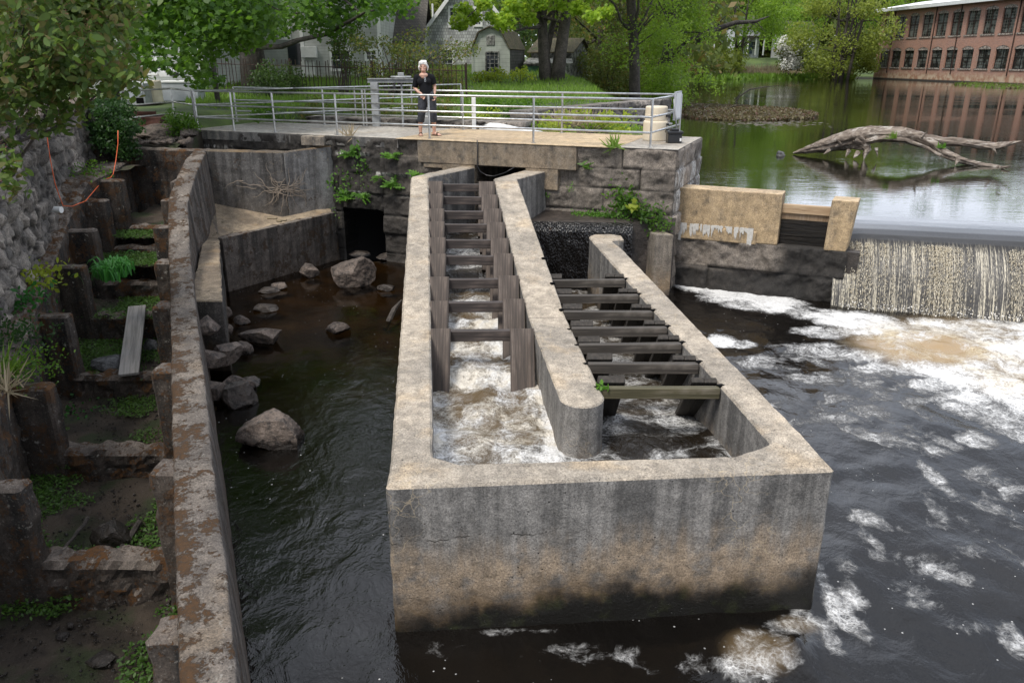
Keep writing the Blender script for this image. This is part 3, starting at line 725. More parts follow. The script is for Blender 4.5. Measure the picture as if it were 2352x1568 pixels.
rowsD = [(-1, .02, rand_joints(-.4, 5, 1.4, 2.1, 3)), (.02, zb_, rand_joints(-.4, 5, 1.2, 1.9, 8)), (zb_, zb1+.02, [-.4, ds(Pd(1838, 600)), 9])]
def stD(S, Z): return np.clip(sstep(ds(Pd(1745, 600)), ds(Pd(1790, 600)), S+(fbm(S*2, Z*2, 2, 3)-.5)*.6)*.9+sstep(zb_+.05, zb_-.1, Z)*.85, 0, .93)
relief('granite_footing', DAM0, DAMD, (-DAMN[0], -DAMN[1]), s0-.1, sE, -.9, zb1-.004, .03, blocks_fn(rowsD, 21, stain=stD, rough=.095), M['granite'], damw)
# lime crust: small raised flakes running from a ledge line
rr = np.random.default_rng(5); mb = MB(); zl0 = Pd(1640, 516).z
for i in range(95):
    s = rr.uniform(sL0, sL1); e = .45+.55*abs((s-sL0)/(sL1-sL0)*2-1)**6; ln = rr.uniform(.02, .20)*(.4+.9*vnoise(s*4, 0)+e*.3)
    w = rr.uniform(.006, .026); z1 = zl0-rr.uniform(0, .012); o0 = -.062
    mb.prism([dxy(s-w, o0), dxy(s+w*.6, o0-.004), dxy(s+w, o0), dxy(s, o0+.03)], [z1-ln*.6, z1-ln, z1-ln*.7, z1-ln], z1)
for s in (sL0+.05, sL1-.02):
    for k in range(9):
        ss = s+rr.uniform(-.035, .035); mb.prism([dxy(ss-.025, -.064), dxy(ss+.025, -.066), dxy(ss, .0)], zl0-rr.uniform(.2, .36), zl0)
mb.build('lime_crust', simple('lime', (.50, .48, .44), .9, 0, .12, 20), damw)
# end pier of the sluice
sp0, sp1 = ds(Pd(1911, 460)), ds(Pd(1973, 461)); ztp = Pd(1940, 461).z; zbp = Pd(1925, 578).z
pier = thing('sluice_pier', 'square tan concrete post standing between the stop logs and the waterfall', 'post', (*dxy(sp0, 0), 0))
mb = MB(); P0 = [dxy(sp0-.03, -.0), dxy(sp1-.10, -.0), dxy(sp1-.06, .5), dxy(sp0, .5)]; P1 = [dxy(sp0, 0), dxy(sp1, 0), dxy(sp1+.02, .5), dxy(sp0+.02, .5)]
mb.add([(p[0], p[1], zbp) for p in P0]+[(p[0], p[1], ztp) for p in P1], [(3,2,1,0),(4,5,6,7),(0,1,5,4),(1,2,6,5),(2,3,7,6),(3,0,4,7)])
mb.build('post_body', M['tan'], pier, bevel=.02)
MB().prism([dxy(sp0-.1, .05), dxy(sp1+.15, .05), dxy(sp1+.15, .6), dxy(sp0-.1, .6)], -.8, zbp-.003).build('footing', M['wetrock'], pier)
logs = thing('stop_logs', 'fresh plank laid over wet black stop logs between two tan concrete walls', 'stop logs', (*dxy(s1, .2), 0))
zq = [Pd(1850, v, .2).z for v in (472, 492, 507, 545, 580)]
def slab(name, z0, z1, off, mat, th=.07):
    a, b = dxy(s1+.004, off), dxy(sp0-.004, off); w = math.hypot(b[0]-a[0], b[1]-a[1])
    o = link(name, MB().box(-w/2, w/2, 0, th, z0-z1, 0).mesh(name), mat, logs, bevel=.006, seg=1)
    o.location = ((a[0]+b[0])/2, (a[1]+b[1])/2, z1); o.rotation_euler.z = math.atan2(b[1]-a[1], b[0]-a[0]); return o
slab('top_plank', zq[1], zq[0], .16, M['wood_new'], .12); slab('plank', zq[2], zq[1]-.004, .20, wood('brown_plank', (.17,.11,.06), (.24,.165,.10), 'z'))
M['wetlog'] = wood('wet_black_log', (.008,.007,.006), (.022,.018,.014), 'x', rough=.25, wearamt=0.0)
slab('wet_log', zq[3], zq[2]-.006, .21, M['wetlog']); slab('wet_log', zq[4]-.1, zq[3]-.006, .22, M['wetlog'])
# ================================================================ abandoned fish ladder on the left
WV = [345, 367, 400, 450, 470, 570, 637, 720, 804, 904, 1061, 1341, 1501, 1640]
WH = [1.8, 1.87, 2.05, 2.35, 2.45, 2.94, 3.12, 3.25, 3.31, 3.35, 3.35, 3.35, 3.38, 3.40]
def wallh(v): return pl(WV, WH, v)
wl = [(446,345),(424,367),(408,400),(388,450),(386,470),(386,570),(389,637),(391,720),(393,804),(394,904),(396,1061),(404,1341),(410,1501),(417,1640)]
wr = [(474,349),(464,367),(450,400),(435,450),(431,470),(437,570),(443,637),(452,720),(461,804),(475,904),(490,1061),(524,1341),(541,1501),(557,1640)]
old = thing('old_fish_ladder', 'abandoned mossy concrete fish ladder with stepped dry chambers on the left', 'old fish ladder', (-4, 8, 0))
WL = [Pz(u, v, CAMZ-wallh(v)) for u, v in wl]; WR = [Pz(u, v, CAMZ-wallh(v)) for u, v in wr]
for a in (WL, WR): a.append(a[-1]+(a[-1]-a[-2]).normalized()*2.2)
def dens(P, n=8):
    out = []
    for a, b in zip(P[:-1], P[1:]): out += [a.lerp(b, k/n) for k in range(n)]
    return out+[P[-1]]
DL, DR = dens(WL), dens(WR)
WLy = [p.y for p in DL][::-1]; WLx = [p.x for p in DL][::-1]; WLz = [p.z for p in DL][::-1]
WRy = [p.y for p in DR][::-1]; WRx = [p.x for p in DR][::-1]
def xW(y): return pl(WLy, WLx, y)
def xWr(y): return pl(WRy, WRx, y)
def zW(y): return pl(WLy, WLz, y)
# long wall: a grid shell with worn edges (top sheet, both sides)
m = len(DL); cols = 13; V = []; E_ = []
prof = [(0, -2.6), (0, -.9), (0, -.35), (0, -.12), (.0, -.025), (.05, 0), (.25, .004), (.5, .0), (.75, .004), (.95, 0), (1.0, -.025), (1.0, -.12), (1.04, -.35), (1.11, -.9), (1.30, -2.6)]
X = np.zeros((m, len(prof))); Y = X.copy(); Z = X.copy(); E_ = X.copy()
for i, (a, b) in enumerate(zip(DL, DR)):
    for j, (f, dz) in enumerate(prof):
        p = a.lerp(b, f); X[i, j], Y[i, j], Z[i, j] = p.x, p.y, p.z+dz; E_[i, j] = 1 if f < .3 and dz > -.2 else 0
nn = fbm(X*6+Z*3, Y*6+Z*5, Z*4, 4)-.5
Z = Z+nn*.03*(np.arange(len(prof))[None, :] > 2)*(np.arange(len(prof))[None, :] < 12); X = X+nn*.035
o = link('long_wall', grid_mesh('long_wall', X, Y, Z, {'edge': E_}), M['old'], old)
# weirs: (stub u,v) (fin corner u,v) weir-top v, weir-foot v
CH = [((344,1079),(42,1125),1300,1395), ((350,847),(107,893),1040,1100), ((352,700),(150,727),868,915), ((358,599),(187,613),728,785),
      ((357,517),(213,530),650,688), ((375,455),(240,460),567,585), ((398,412),(277,414),520,535)]
YI = []; FLR = []; FX = []; FZ = []
for i, (st, fn_, wt, wf) in enumerate(CH):
    y = wallh(st[1])/tt(st[1]); YI.append(y)
    zs = CAMZ-wallh(st[1])-.03; sx = Pz(st[0], st[1], zs).x
    zf = CAMZ-tt(fn_[1])*y; fx = PY(fn_[0], fn_[1], y).x; FX.append(fx); FZ.append(zf)
    ztp = CAMZ-tt(wt)*y; zft = CAMZ-tt(wf)*y; FLR.append(zft)
    x1 = xW(y)+.05
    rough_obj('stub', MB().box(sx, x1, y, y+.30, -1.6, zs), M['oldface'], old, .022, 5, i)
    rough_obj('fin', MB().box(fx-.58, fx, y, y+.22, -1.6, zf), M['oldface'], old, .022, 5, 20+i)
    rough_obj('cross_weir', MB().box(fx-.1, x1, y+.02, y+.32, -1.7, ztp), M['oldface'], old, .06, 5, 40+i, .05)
# stub of the next chamber, cut by the frame
y0 = wallh(1465)/tt(1465); z0_ = CAMZ-3.40; x0_ = Pz(332, 1465, z0_).x
rough_obj('stub', MB().box(x0_, xW(y0)+.05, y0, y0+.28, -1.8, z0_), M['oldface'], old, .022, 5, 9)
# chamber side wall (left) with stepped head, and the back wall
yy_ = [YI[0]-3.2, YI[0]-1.2]+[q for y in YI for q in (y-.05, y+.30)]+[YI[-1]+1.2, YI[-1]+2.4]
Lp, Rp, Tp = [], [], []
for k, y in enumerate(yy_):
    x = pl(YI, FX, y)-.42+max(0, YI[0]-y)*.30-max(0, y-YI[-1])*.22; jog = random.uniform(-.03, .03)
    Rp.append((x+jog, y)); Lp.append((x-.50, y-.1)); Tp.append(pl(YI, FZ, y)+.06+(pl(YI, FZ, y+.01)-pl(YI, FZ, y))*8+random.uniform(-.03, .03)-max(0, YI[0]-y)*.12)
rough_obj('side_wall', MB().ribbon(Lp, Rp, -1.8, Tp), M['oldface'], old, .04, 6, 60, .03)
b0, b1 = Pz(296, 341, 2.78), Pz(470, 343, 2.80)
b0 = b0-(b1-b0).normalized()*1.1; mbk = MB().prism([xy(b0), xy(b1), (b1.x, b1.y+.35), (b0.x, b0.y+.35)], -.8, 2.78)
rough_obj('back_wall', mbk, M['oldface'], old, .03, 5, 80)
for u in (318, 333, 352, 385): p = Pz(u, 341, 2.7); rough_obj('rib', MB().box(p.x-.07, p.x+.07, p.y-.10, p.y+.05, -.5, 2.72), M['oldface'], old, .015, 4, u)

# chamber floors
t = NT('dirt'); p = t.pos(); a = t.noise(p, 2.2, 5, .6); f = t.noise(p, 40, 4, .7)
c = t.mix(t.map(a, .38, .62), (.030, .022, .015), (.066, .049, .034)); c = t.mix(t.map(f, .62, .72, 0, .8), c, (.22, .2, .175)); c = t.mix(t.map(t.noise(t.add(p, (4, 4, 0)), 1.5, 4), .50, .64, 0, .8), c, (.028, .042, .012))
M['dirt'] = t.done(t.bsdf(c, .95, t.bump(t.math('ADD', f, a), .9, .03)))
V = []; Fq = []
lev = [FLR[0]-.0]+FLR  # floor i lies in front of weir i
edges = [YI[0]-3.2, YI[0]+.1]+[y+.1 for y in YI[1:]]+[YI[-1]+2.4]
for i in range(len(YI)+1):
    ya, yb = edges[i], edges[i+1]; z = FLR[i] if i < len(FLR) else FLR[-1]+.06
    fx0 = FX[min(i, len(FX)-1)]; n_ = 34; m_ = 40
    YY, K = np.meshgrid(np.linspace(ya, yb, n_), np.linspace(0, 1, m_), indexing='ij')
    xl = np.interp(YY, YI, FX)-.55+np.where(YY < YI[0], (YI[0]-YY)*.3, 0); xr = np.interp(YY, WLy, WLx)+.05
    XX = xl+(xr-xl)*K; ZZ = z+(fbm(XX*2, YY*2, i, 4)-.5)*.16+(fbm(XX*14, YY*14, i, 3)-.5)*.035+.10*np.abs(K-.5)**2*4*.5
    b = len(V); V += np.stack([XX, YY, ZZ], -1).reshape(-1, 3).tolist(); idx = np.arange(n_*m_).reshape(n_, m_)+b
    Fq += np.stack([idx[:-1, :-1], idx[:-1, 1:], idx[1:, 1:], idx[1:, :-1]], -1).reshape(-1, 4).tolist()
floor_o = link('dirt_floor', np_mesh('dirt_floor', V, np.array(Fq)[:, ::-1]), M['dirt']); tag(floor_o, kind='structure')
def floor_z(y):
    for i in range(len(FLR)):
        if y < YI[i]: return FLR[i]
    return FLR[-1]
# pebbles strewn on the floors (nobody could count them)
def strew(name, n, size, matn, region, kindlabel=None):
    ico = bmesh.new(); bmesh.ops.create_icosphere(ico, subdivisions=1, radius=1); IV = np.array([q.co[:] for q in ico.verts]); IF = np.array([[q.index for q in f.verts] for f in ico.faces]); ico.free()
    C = np.array([region() for _ in range(n)]); s = size*(.35+1.2*rng.random((n, 1, 1))**2.5); sc = (.7+.6*rng.random((n, 1, 3)))*np.array([1, 1, .6])
    V = C[:, None, :]+IV[None]*(1+.25*rng.normal(size=(n, len(IV), 1)))*s*sc; F = IF[None]+(np.arange(n)*len(IV))[:, None, None]
    o = link(name, np_mesh(name, V.reshape(-1, 3), F.reshape(-1, 3), {'tone': np.repeat(rng.random(n), len(IV))}, smooth=False), matn); return tag(o, kind='stuff')
def rfloor():
    y = random.uniform(YI[0]-2.6, YI[-1]); x = random.uniform(pl(YI, FX, y)-.3, xW(y)-.05); return (x, y, floor_z(y)+random.uniform(-.01, .03))
strew('gravel', 5200, .0135, M['rock'], rfloor)
# clover and weeds creeping over the floors
C = []
while len(C) < 34000:
    y = random.uniform(YI[0]-2.6, YI[-1]+.5); x = random.uniform(pl(YI, FX, y)-.45, xW(y)-.02)
    if fbm(np.array(x*1.1), np.array(y*1.1), 4.0, 3) > .42+.10*random.random(): C.append((x, y, floor_z(y)+random.uniform(.02, .075)))
o = link('ground_cover', leaf_mesh('ground_cover', C, .036, OVAL, up=(0, -.1, 1), spread=.5), M['groundcover']); tag(o, kind='stuff')

ROCKQ = []
# ---- apron and walls between the old ladder and the abutment
apron = thing('spillway_apron', 'sloping tan concrete apron with dark mossy walls below the left end of the walkway', 'apron', (-5, 16, 0))
A_ = PY(470, 346, 16.95); B_ = PY(650, 350, 17.2); C_ = Pab(761, 335, -.02)
Ab, Bb, Cb = PY(493, 468, A_.y), PY(650, 498, B_.y), Pab(756, 473, -.02)
E2 = Pz(503, 547, CAMZ-3.3); D2 = Pab(762, 487, -.3)
mb = MB(); off = .34
mb.ribbon([xy(A_), xy(B_)], [(A_.x-.1, A_.y+off), (B_.x+.02, B_.y+off)], -.2, [A_.z, B_.z])
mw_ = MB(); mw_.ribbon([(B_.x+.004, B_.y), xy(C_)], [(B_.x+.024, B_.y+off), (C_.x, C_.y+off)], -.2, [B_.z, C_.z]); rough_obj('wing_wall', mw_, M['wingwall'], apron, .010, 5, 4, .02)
o = rough_obj('back_wall', mb, M['apronwall'], apron, .012, 5, 3, .02)
fo_ = Vector((D2.y-E2.y, -(D2.x-E2.x), 0)).normalized()
mf_ = MB(); mf_.prism([(E2.x+fo_.x*.09, E2.y+fo_.y*.09), (D2.x+fo_.x*.09, D2.y+fo_.y*.09), (D2.x-fo_.x*.10, D2.y-fo_.y*.10), (E2.x-fo_.x*.10, E2.y-fo_.y*.10)], -.8, [E2.z+.005, D2.z+.0, D2.z+.008, E2.z+.012]); rough_obj('front_wall', mf_, M['old'], apron, .010, 6, 8, .008)
mb = MB(); G0, G1 = Pz(511, 690, CAMZ-3.34), Pz(478, 690, CAMZ-3.34)
top = [E2, D2, Cb, Bb, Ab, Vector((xWr(E2.y+.8), E2.y+.8, Ab.z-.02)), Vector((xWr(E2.y)-.05, E2.y, E2.z))]
vs = [tuple(p) for p in top]; n_ = len(vs); vs += [(p[0], p[1], -.8) for p in vs]
mb.add(vs, [(0,1,2), (0,2,3), (0,3,4), (0,4,5), (0,5,6)]+[((i+1)%n_, i, n_+i, n_+(i+1)%n_) for i in range(n_)])
rough_obj('apron_slab', mb, M['apron'], apron, .006, 6, 5, .002)
mb = MB(); mb.prism([xy(G0), (E2.x, E2.y-.003), (xWr(E2.y)-.05, E2.y-.003), (xWr(G1.y)-.1, G1.y)], -.8, [G0.z, E2.z-.004, E2.z-.004, G1.z]); rough_obj('ledge', mb, M['apron'], apron, .02, 5, 6, .02)
for k, (dx, dy, z, r_, sd) in enumerate(((.10,-.22,.95,.24,51),(.34,-.30,.55,.28,52),(.12,-.62,.60,.25,53),(.42,-.75,.22,.30,54),(.10,-1.05,.30,.24,55),(.62,-.45,.12,.22,56))):
    ROCKQ.append((('top','second','third','fourth','fifth','lowest')[k]+' stone of the broken heap at the end of the concrete ledge', (xWr(G0.y+dy)+dx, G0.y+dy, z), r_, sd))
# dry roots clinging to the apron wall
mb = MB()
def root(u, v, n, a0):
    base = None; x, y_ = u, v; pts = []
    for k in range(n):
        P = Pline(x, y_, xy(A_), ((B_.x-A_.x), (B_.y-A_.y))) if x < 650 else Pline(x, y_, xy(B_), (C_.x-B_.x, C_.y-B_.y))
        pts.append(P+Vector((0, -.035, 0))); a0 += random.uniform(-.5, .5); x += 6*math.cos(a0); y_ += 6*math.sin(a0)
    mb.tube(pts, [.006*(1-k/n)+.002 for k in range(n)], 5)
for _q in range(26): root(650+random.gauss(0, 12), 436+random.gauss(0, 7), random.randint(5, 13), random.choice((math.pi, 0))+random.gauss(0, .8))
for u, v, n, a in ((650,436,14,3.3),(640,434,12,2.7),(648,430,12,-.5),(655,436,13,.15),(660,432,9,-.9),(600,428,10,3.5),(590,432,9,2.6),(652,445,9,1.5),(668,442,7,1.6),(630,440,8,2.2),(610,425,8,-2.3),(560,415,9,3.4)): root(u, v, n, a)
mb.build('dead_root', simple('dead_root', (.27, .22, .17), .9, 0, .2, 15), apron)
for u0, v0, u1, v1 in ((628,499,650,500),(655,503,672,504),(650,505,660,507)):
    a, b = Pz(u0-14, v0+2, 1.47), Pz(u1-14, v1+2, 1.47); mb = MB(); mb.tube([a, b], .022, 6)
    tag(mb.build('twig', M['straw']), 'pale broken twig lying on the tan apron', 'twig', 'twigs lying on the apron')

# loose stony soil between that back wall and the walkway corner
q_ = [Vector((b0.x-1.4, b0.y-.5, 0)), b0, b1, Pab(640, 305, .15), Pab(437, 297, .15), Vector((AB0[0]-1.9, AB0[1]+1.3, 0)), Vector((b0.x-2.2, b0.y+1.4, 0))]
n_ = 46; gx_, gy_ = np.meshgrid(np.linspace(b0.x-2.4, -5.0, 90), np.linspace(b0.y-1.2, 20.8, 70))
oo = (gx_-AB0[0])*ABN[0]+(gy_-AB0[1])*ABN[1]; bb_ = (gy_-b0.y)-(b1.y-b0.y)/(b1.x-b0.x)*(gx_-b0.x)
kz = 2.74+.20*sstep(-1.6, .2, oo)*sstep(-6.2, -7.4, gx_)+(fbm(gx_*3, gy_*3, 1, 4)-.5)*.16
kz = np.where(gx_ > -7.5, 2.25, kz); kp = (bb_ > .12) & (oo < .8) & ((gx_ < -7.5) | (oo > -.9)); kp = kp[:-1, :-1] & kp[1:, 1:]
tag(link('soil_patch', grid_mesh('soil_patch', gx_, gy_, kz, keep=kp), M['dirt']), kind='structure')
strew('rubble_stones', 240, .075, M['rock'], lambda: (lambda p: (p.x, p.y, 2.86))(PY(random.uniform(225, 440), 330, random.uniform(17.6, 19.2))))

# ---- rubble retaining wall on the far left
SW0, SW1 = Pz(60, 670, CAMZ-3.25), PY(233, 353, 18.6)
swd = Vector((SW1.x-SW0.x, SW1.y-SW0.y)); swL = swd.length; swd.normalize(); swd = (swd.x, swd.y)
ztA, ztB = Pline(2, 300, xy(SW0), swd).z, Pline(228, 268, xy(SW0), swd).z
sTA, sTB = [(p.x-SW0.x)*swd[0]+(p.y-SW0.y)*swd[1] for p in (Pline(2, 300, xy(SW0), swd), Pline(228, 268, xy(SW0), swd))]
def rubble_fn(seed, cw=.23, chh=.27):
    rr = np.random.default_rng(seed); J = rr.random((400, 400, 3))
    def fn(S, Z):
        gx, gz = S/cw, Z/chh; best = np.full(S.shape, 9.); sec = best.copy(); idn = np.zeros(S.shape); tx = np.zeros(S.shape)
        for dx in (-1, 0, 1):
            for dz in (-1, 0, 1):
                i = (np.floor(gx)+dx).astype(int); j = (np.floor(gz)+dz).astype(int); q = J[i % 400, j % 400]
                d = np.maximum(np.abs(i+.15+.7*q[..., 0]+.5*(j % 2)-gx), .9*np.abs(j+.2+.6*q[..., 1]-gz))*.6+.4*np.hypot(i+.15+.7*q[..., 0]+.5*(j % 2)-gx, j+.2+.6*q[..., 1]-gz)
                m = d < best; sec = np.where(m, best, np.minimum(sec, d)); idn = np.where(m, q[..., 2], idn); tx = np.where(m, (i+.5-gx)*(q[..., 0]-.5)*1.6+(j+.5-gz)*(q[..., 1]-.5)*1.6, tx); best = np.where(m, d, best)
        e = sec-best+(fbm(S*9, Z*9, seed+2, 3)-.5)*.10; k = sstep(0, .15, e)
        D = k*(.055*(.3+idn)+tx*.10)+(fbm(S*9, Z*9, seed, 5)-.5)*.09+k*(fbm(S*3.5+idn*40, Z*3.5, seed, 3)-.5)*.16
        return D, {'tone': idn, 'joint': 1-sstep(.0, .09, e), 'stain': np.clip(sstep(.45, .75, fbm(S*.5, Z*.9, 7, 4))*.6, 0, .8), 'lime': np.zeros_like(S)}
    return fn
swall = thing('rubble_wall', 'rough rubble stone retaining wall along the left edge above the old ladder', 'stone wall', (SW0.x, SW0.y, 0))
relief('wall_face', xy(SW0), swd, (swd[1], -swd[0]), -9.0, swL+1.2, -.6, max(ztA, ztB), .027, rubble_fn(4), M['rubble'], swall, .7)
mb = MB()
for k in range(22):
    s = -9+k*(swL+10)/21; z = lerp(ztA, ztB, (s-sTA)/(sTB-sTA)); z = max(ztA, ztB)
    rough = random.uniform(.25, .4)
    q = (SW0.x+swd[0]*s-swd[1]*.25, SW0.y+swd[1]*s+swd[0]*.25)
    mb.obox((q[0], q[1], z+.03), (swd[0]*.42, swd[1]*.42, random.uniform(-.02, .02)), (-swd[1]*.33, swd[0]*.33, 0), (0, 0, random.uniform(.05, .09)))
rough_obj('capstone', mb, M['rock'], swall, .04, 4, 3, .03)
# ledge of soil between the chamber wall and the rubble wall
n_, m_ = 90, 14
ys = np.linspace(YI[0]-7.5, YI[-1]+3.0, n_)
X = np.zeros((n_, m_)); Y = X.copy(); Z = X.copy()
for i, y in enumerate(ys):
    xr_ = pl(YI, FX, y)-.60+(max(0, YI[0]-y)*.3); xl_ = SW0.x+(y-SW0.y)*swd[0]/swd[1]-.1
    zz = pl(YI, FZ, y)-.06
    for j in range(m_):
        f = j/(m_-1); X[i, j] = lerp(xl_, xr_, f); Y[i, j] = y; Z[i, j] = zz+.05+.10*(1-f)**2
Z += (fbm(X*3, Y*3, 1, 4)-.5)*.22
o = link('soil_ledge', grid_mesh('soil_ledge', X, Y, Z), M['dirt']); tag(o, kind='structure')

# ---- rocks
def rock(name, label, c, size, seed, mat, group=None, planes=16, rough=.10, rz=0.0, cat='rock', flat=.0):
    rr = np.random.default_rng(seed); bm = bmesh.new(); bmesh.ops.create_icosphere(bm, subdivisions=5 if max(size) > .25 else 4, radius=1)
    P = np.array([q.co[:] for q in bm.verts])
    for _ in range(planes):
        n_ = rr.normal(size=3); n_[2] = abs(n_[2])*.8 if rr.random() < .7 else n_[2]; n_ /= np.linalg.norm(n_); d = rr.uniform(.52, .85)
        e = np.maximum(P@n_-d, 0); P -= e[:, None]*n_*.97
    x, y, z = P.T
    nn = (fbm(x*2.5+seed, y*2.5, z*2.5+seed, 5)-.5)*rough*2+(fbm(x*7+seed, y*7, z*7, 4)-.5)*rough*.8
    P = P*(1+nn[:, None]); P = P/np.abs(P).max(0)
    for q, p in zip(bm.verts, P): q.co = (p[0]*size[0], p[1]*size[1], p[2]*size[2])
    me = bpy.data.meshes.new(name); bm.to_mesh(me); bm.free()
    o = link(name, me, mat, smooth=False); o.location = c; o.rotation_euler.z = rz
    return tag(o, label, cat, group)
def river_rock(label, u0, u1, vt, vb, seed, mat='rock', sink=.15, depth=1.0, planes=16, **k):
    c = Priv((u0+u1)/2, vb-(vb-vt)*.12); a, b = Priv(u0, vb), Priv(u1, vb)
    w = (b-a).length/2; hgt = max(.05, (PY((u0+u1)/2, vt, c.y+w*.4).z-c.z)); hz = hgt/(2-2*sink)*1.0
    return rock('rock', label, (c.x, c.y+w*.55*depth, c.z+hgt-hz), (w, w*.8*depth, hz), seed, M[mat], 'rocks in the shallow pool', planes, **k)
for lab, c_, r_, sd in ROCKQ: rock('rock', lab, c_, (r_, r_*.8, r_*.62), sd, M['rock'], 'broken stones below the ledge', 12, rz=sd)
river_rock('largest pale boulder standing in the shallow pool below the culvert', 735, 862, 588, 672, 3, sink=.2, rz=.2)
river_rock('wedge shaped rock just left of the largest boulder in the shallow pool', 674, 732, 604, 644, 5)
river_rock('small brown rock in front of the mossy apron wall', 620, 661, 646, 668, 6)
river_rock('low dark stone barely above the water in front of the apron wall', 588, 640, 658, 676, 7, 'wetrock')
river_rock('flat grey stone in the middle of the brown shallows', 568, 635, 700, 721, 10, 'wetrock')
river_rock('round pale rock alone in the shallow pool', 742, 807, 736, 773, 12)
river_rock('rounded brown stone beside the old ladder wall', 533, 574, 724, 749, 13)
river_rock('big angular grey boulder leaning by the foot of the old ladder wall', 540, 692, 950, 1043, 27, sink=.25, rz=-.25)
river_rock('long low jagged rock stretching out from the old ladder wall', 540, 662, 744, 795, 16, rz=-.3, depth=.5)
river_rock('broken chunk of rock below the long jagged rock', 524, 583, 782, 820, 17)
river_rock('sloping mud covered rock at the foot of the old wall', 505, 588, 868, 946, 18, 'wetrock', sink=.3)
river_rock('block of broken stone at the end of the concrete ledge', 498, 532, 700, 740, 19)
river_rock('lower block of broken stone below the concrete ledge', 497, 536, 738, 780, 20)
river_rock('small stone next to the fish ladder wall', 862, 905, 650, 672, 21, 'wetrock')
river_rock('black half sunk stone at the culvert mouth', 800, 850, 575, 592, 23, 'wetrock')
river_rock('black flat stone near the culvert mouth', 860, 930, 580, 600, 24, 'wetrock')
def floor_rock(label, u0, u1, vt, vb, seed, mat='darkrock', hz=None, **k):
    z = -.4
    for _ in range(20): p = Pz((u0+u1)/2, vb, z); z = floor_z(p.y)
    w = (Pz(u1, vb, z)-Pz(u0, vb, z)).length/2; hgt = max(.05, PY((u0+u1)/2, vt, p.y+w).z-z) if hz is None else hz
    return rock('rock', label, (p.x, p.y+w*.7, z+hgt*.42), (w, w*.85, hgt*.6), seed, M[mat], 'rocks in the old ladder chambers', **k)
floor_rock('boulder between two sticks in the nearest full chamber of the old ladder', 190, 296, 1188, 1268, 31, 'rock')
floor_rock('flat dark slab beside the leaning plank', 200, 292, 806, 858, 32)
floor_rock('squarish dark rock behind the leaning plank', 323, 362, 770, 812, 33)
floor_rock('pale flat stone on the dirt in the bottom left corner', 190, 258, 1456, 1532, 34, 'rock', hz=.06)
floor_rock('small grey cobble near the bottom left corner', 122, 152, 1452, 1472, 35, 'rock', hz=.07)
floor_rock('smaller upright cobble behind the grey cobble', 150, 170, 1424, 1445, 36, 'rock', hz=.07)
def floor_pt(u, v):
    z = -.4
    for _ in range(20): p = Pz(u, v, z); z = floor_z(p.y)
    return p
for lab, a, b, r in (('thin grey stick leaning left of the boulder in the old chamber', (207,1208), (130,1290), .022), ('thick broken branch right of the boulder in the old chamber', (326,1218), (266,1286), .035)):
    pa, pb = floor_pt(*a)+Vector((0,0,.10)), floor_pt(*b)+Vector((0,0,.03)); mb = MB(); mb.tube([pa.lerp(pb, k/6)+Vector((random.uniform(-.012,.012), 0, random.uniform(-.01,.01))) for k in range(7)], [r*(1-.35*k/6) for k in range(7)], 7, jit=.1)
    tag(mb.build('stick', M['bark']), lab, 'stick')
# leaning plank between two cross weirs
zt3, zt2 = CAMZ-tt(728)*YI[3]+.05, CAMZ-tt(868)*YI[2]+.06
pa, pb = PY(316, 722, YI[3]+.1), PY(297, 851, YI[2]+.05); pa.z = zt3+.04; pb.z = zt2+.04
d = (pb-pa); L = d.length; d.normalize(); side = d.cross(Vector((0,0,1))).normalized(); nrm_ = side.cross(d)
o = link('plank', MB().box(-.135, .135, -L/2-.12, L/2+.12, -.022, .022).mesh('plank'), M['wood_grey'], bevel=.005, seg=1)
o.matrix_world = Matrix.Translation((pa+pb)/2) @ Matrix((side, -d, nrm_)).transposed().to_4x4()
tag(o, 'grey plank leaning down across two steps of the old fish ladder', 'plank')
# drift stick standing in the pool by the ladder wall
a, b = Priv(884, 744), Priv(922, 690, .12); mb = MB(); mb.tube([a-Vector((0,0,.1)), a.lerp(b, .5)+Vector((.02,0,.05)), b], [.05, .045, .02], 7, jit=.15)
tag(mb.build('driftwood_stick', M['bark']), 'dark snag poking out of the shallow pool beside the fish ladder', 'snag')
# orange cord over the ledge
mb = MB(); cp = [(108,312),(112,345),(118,380),(126,420),(136,450),(145,473),(156,480),(166,474)]
pts = [Pline(u, v, (SW0.x+swd[1]*.14, SW0.y-swd[0]*.14), swd) for u, v in cp[:6]]
cp2 = [(166,474),(180,468),(196,462),(213,442),(225,428),(240,412),(254,408),(260,400),(266,370),(271,330),(271,300)]
pts += [PY(u, v, pl([145, 200, 272], [13.3, 13.9, 16.0], u)) for u, v in cp2]
mb.tube(pts, .0075, 6); tag(mb.build('orange_cord', M['orange'], smooth=True), 'thin orange cord hanging down the rubble wall and across the old ladder', 'cord')
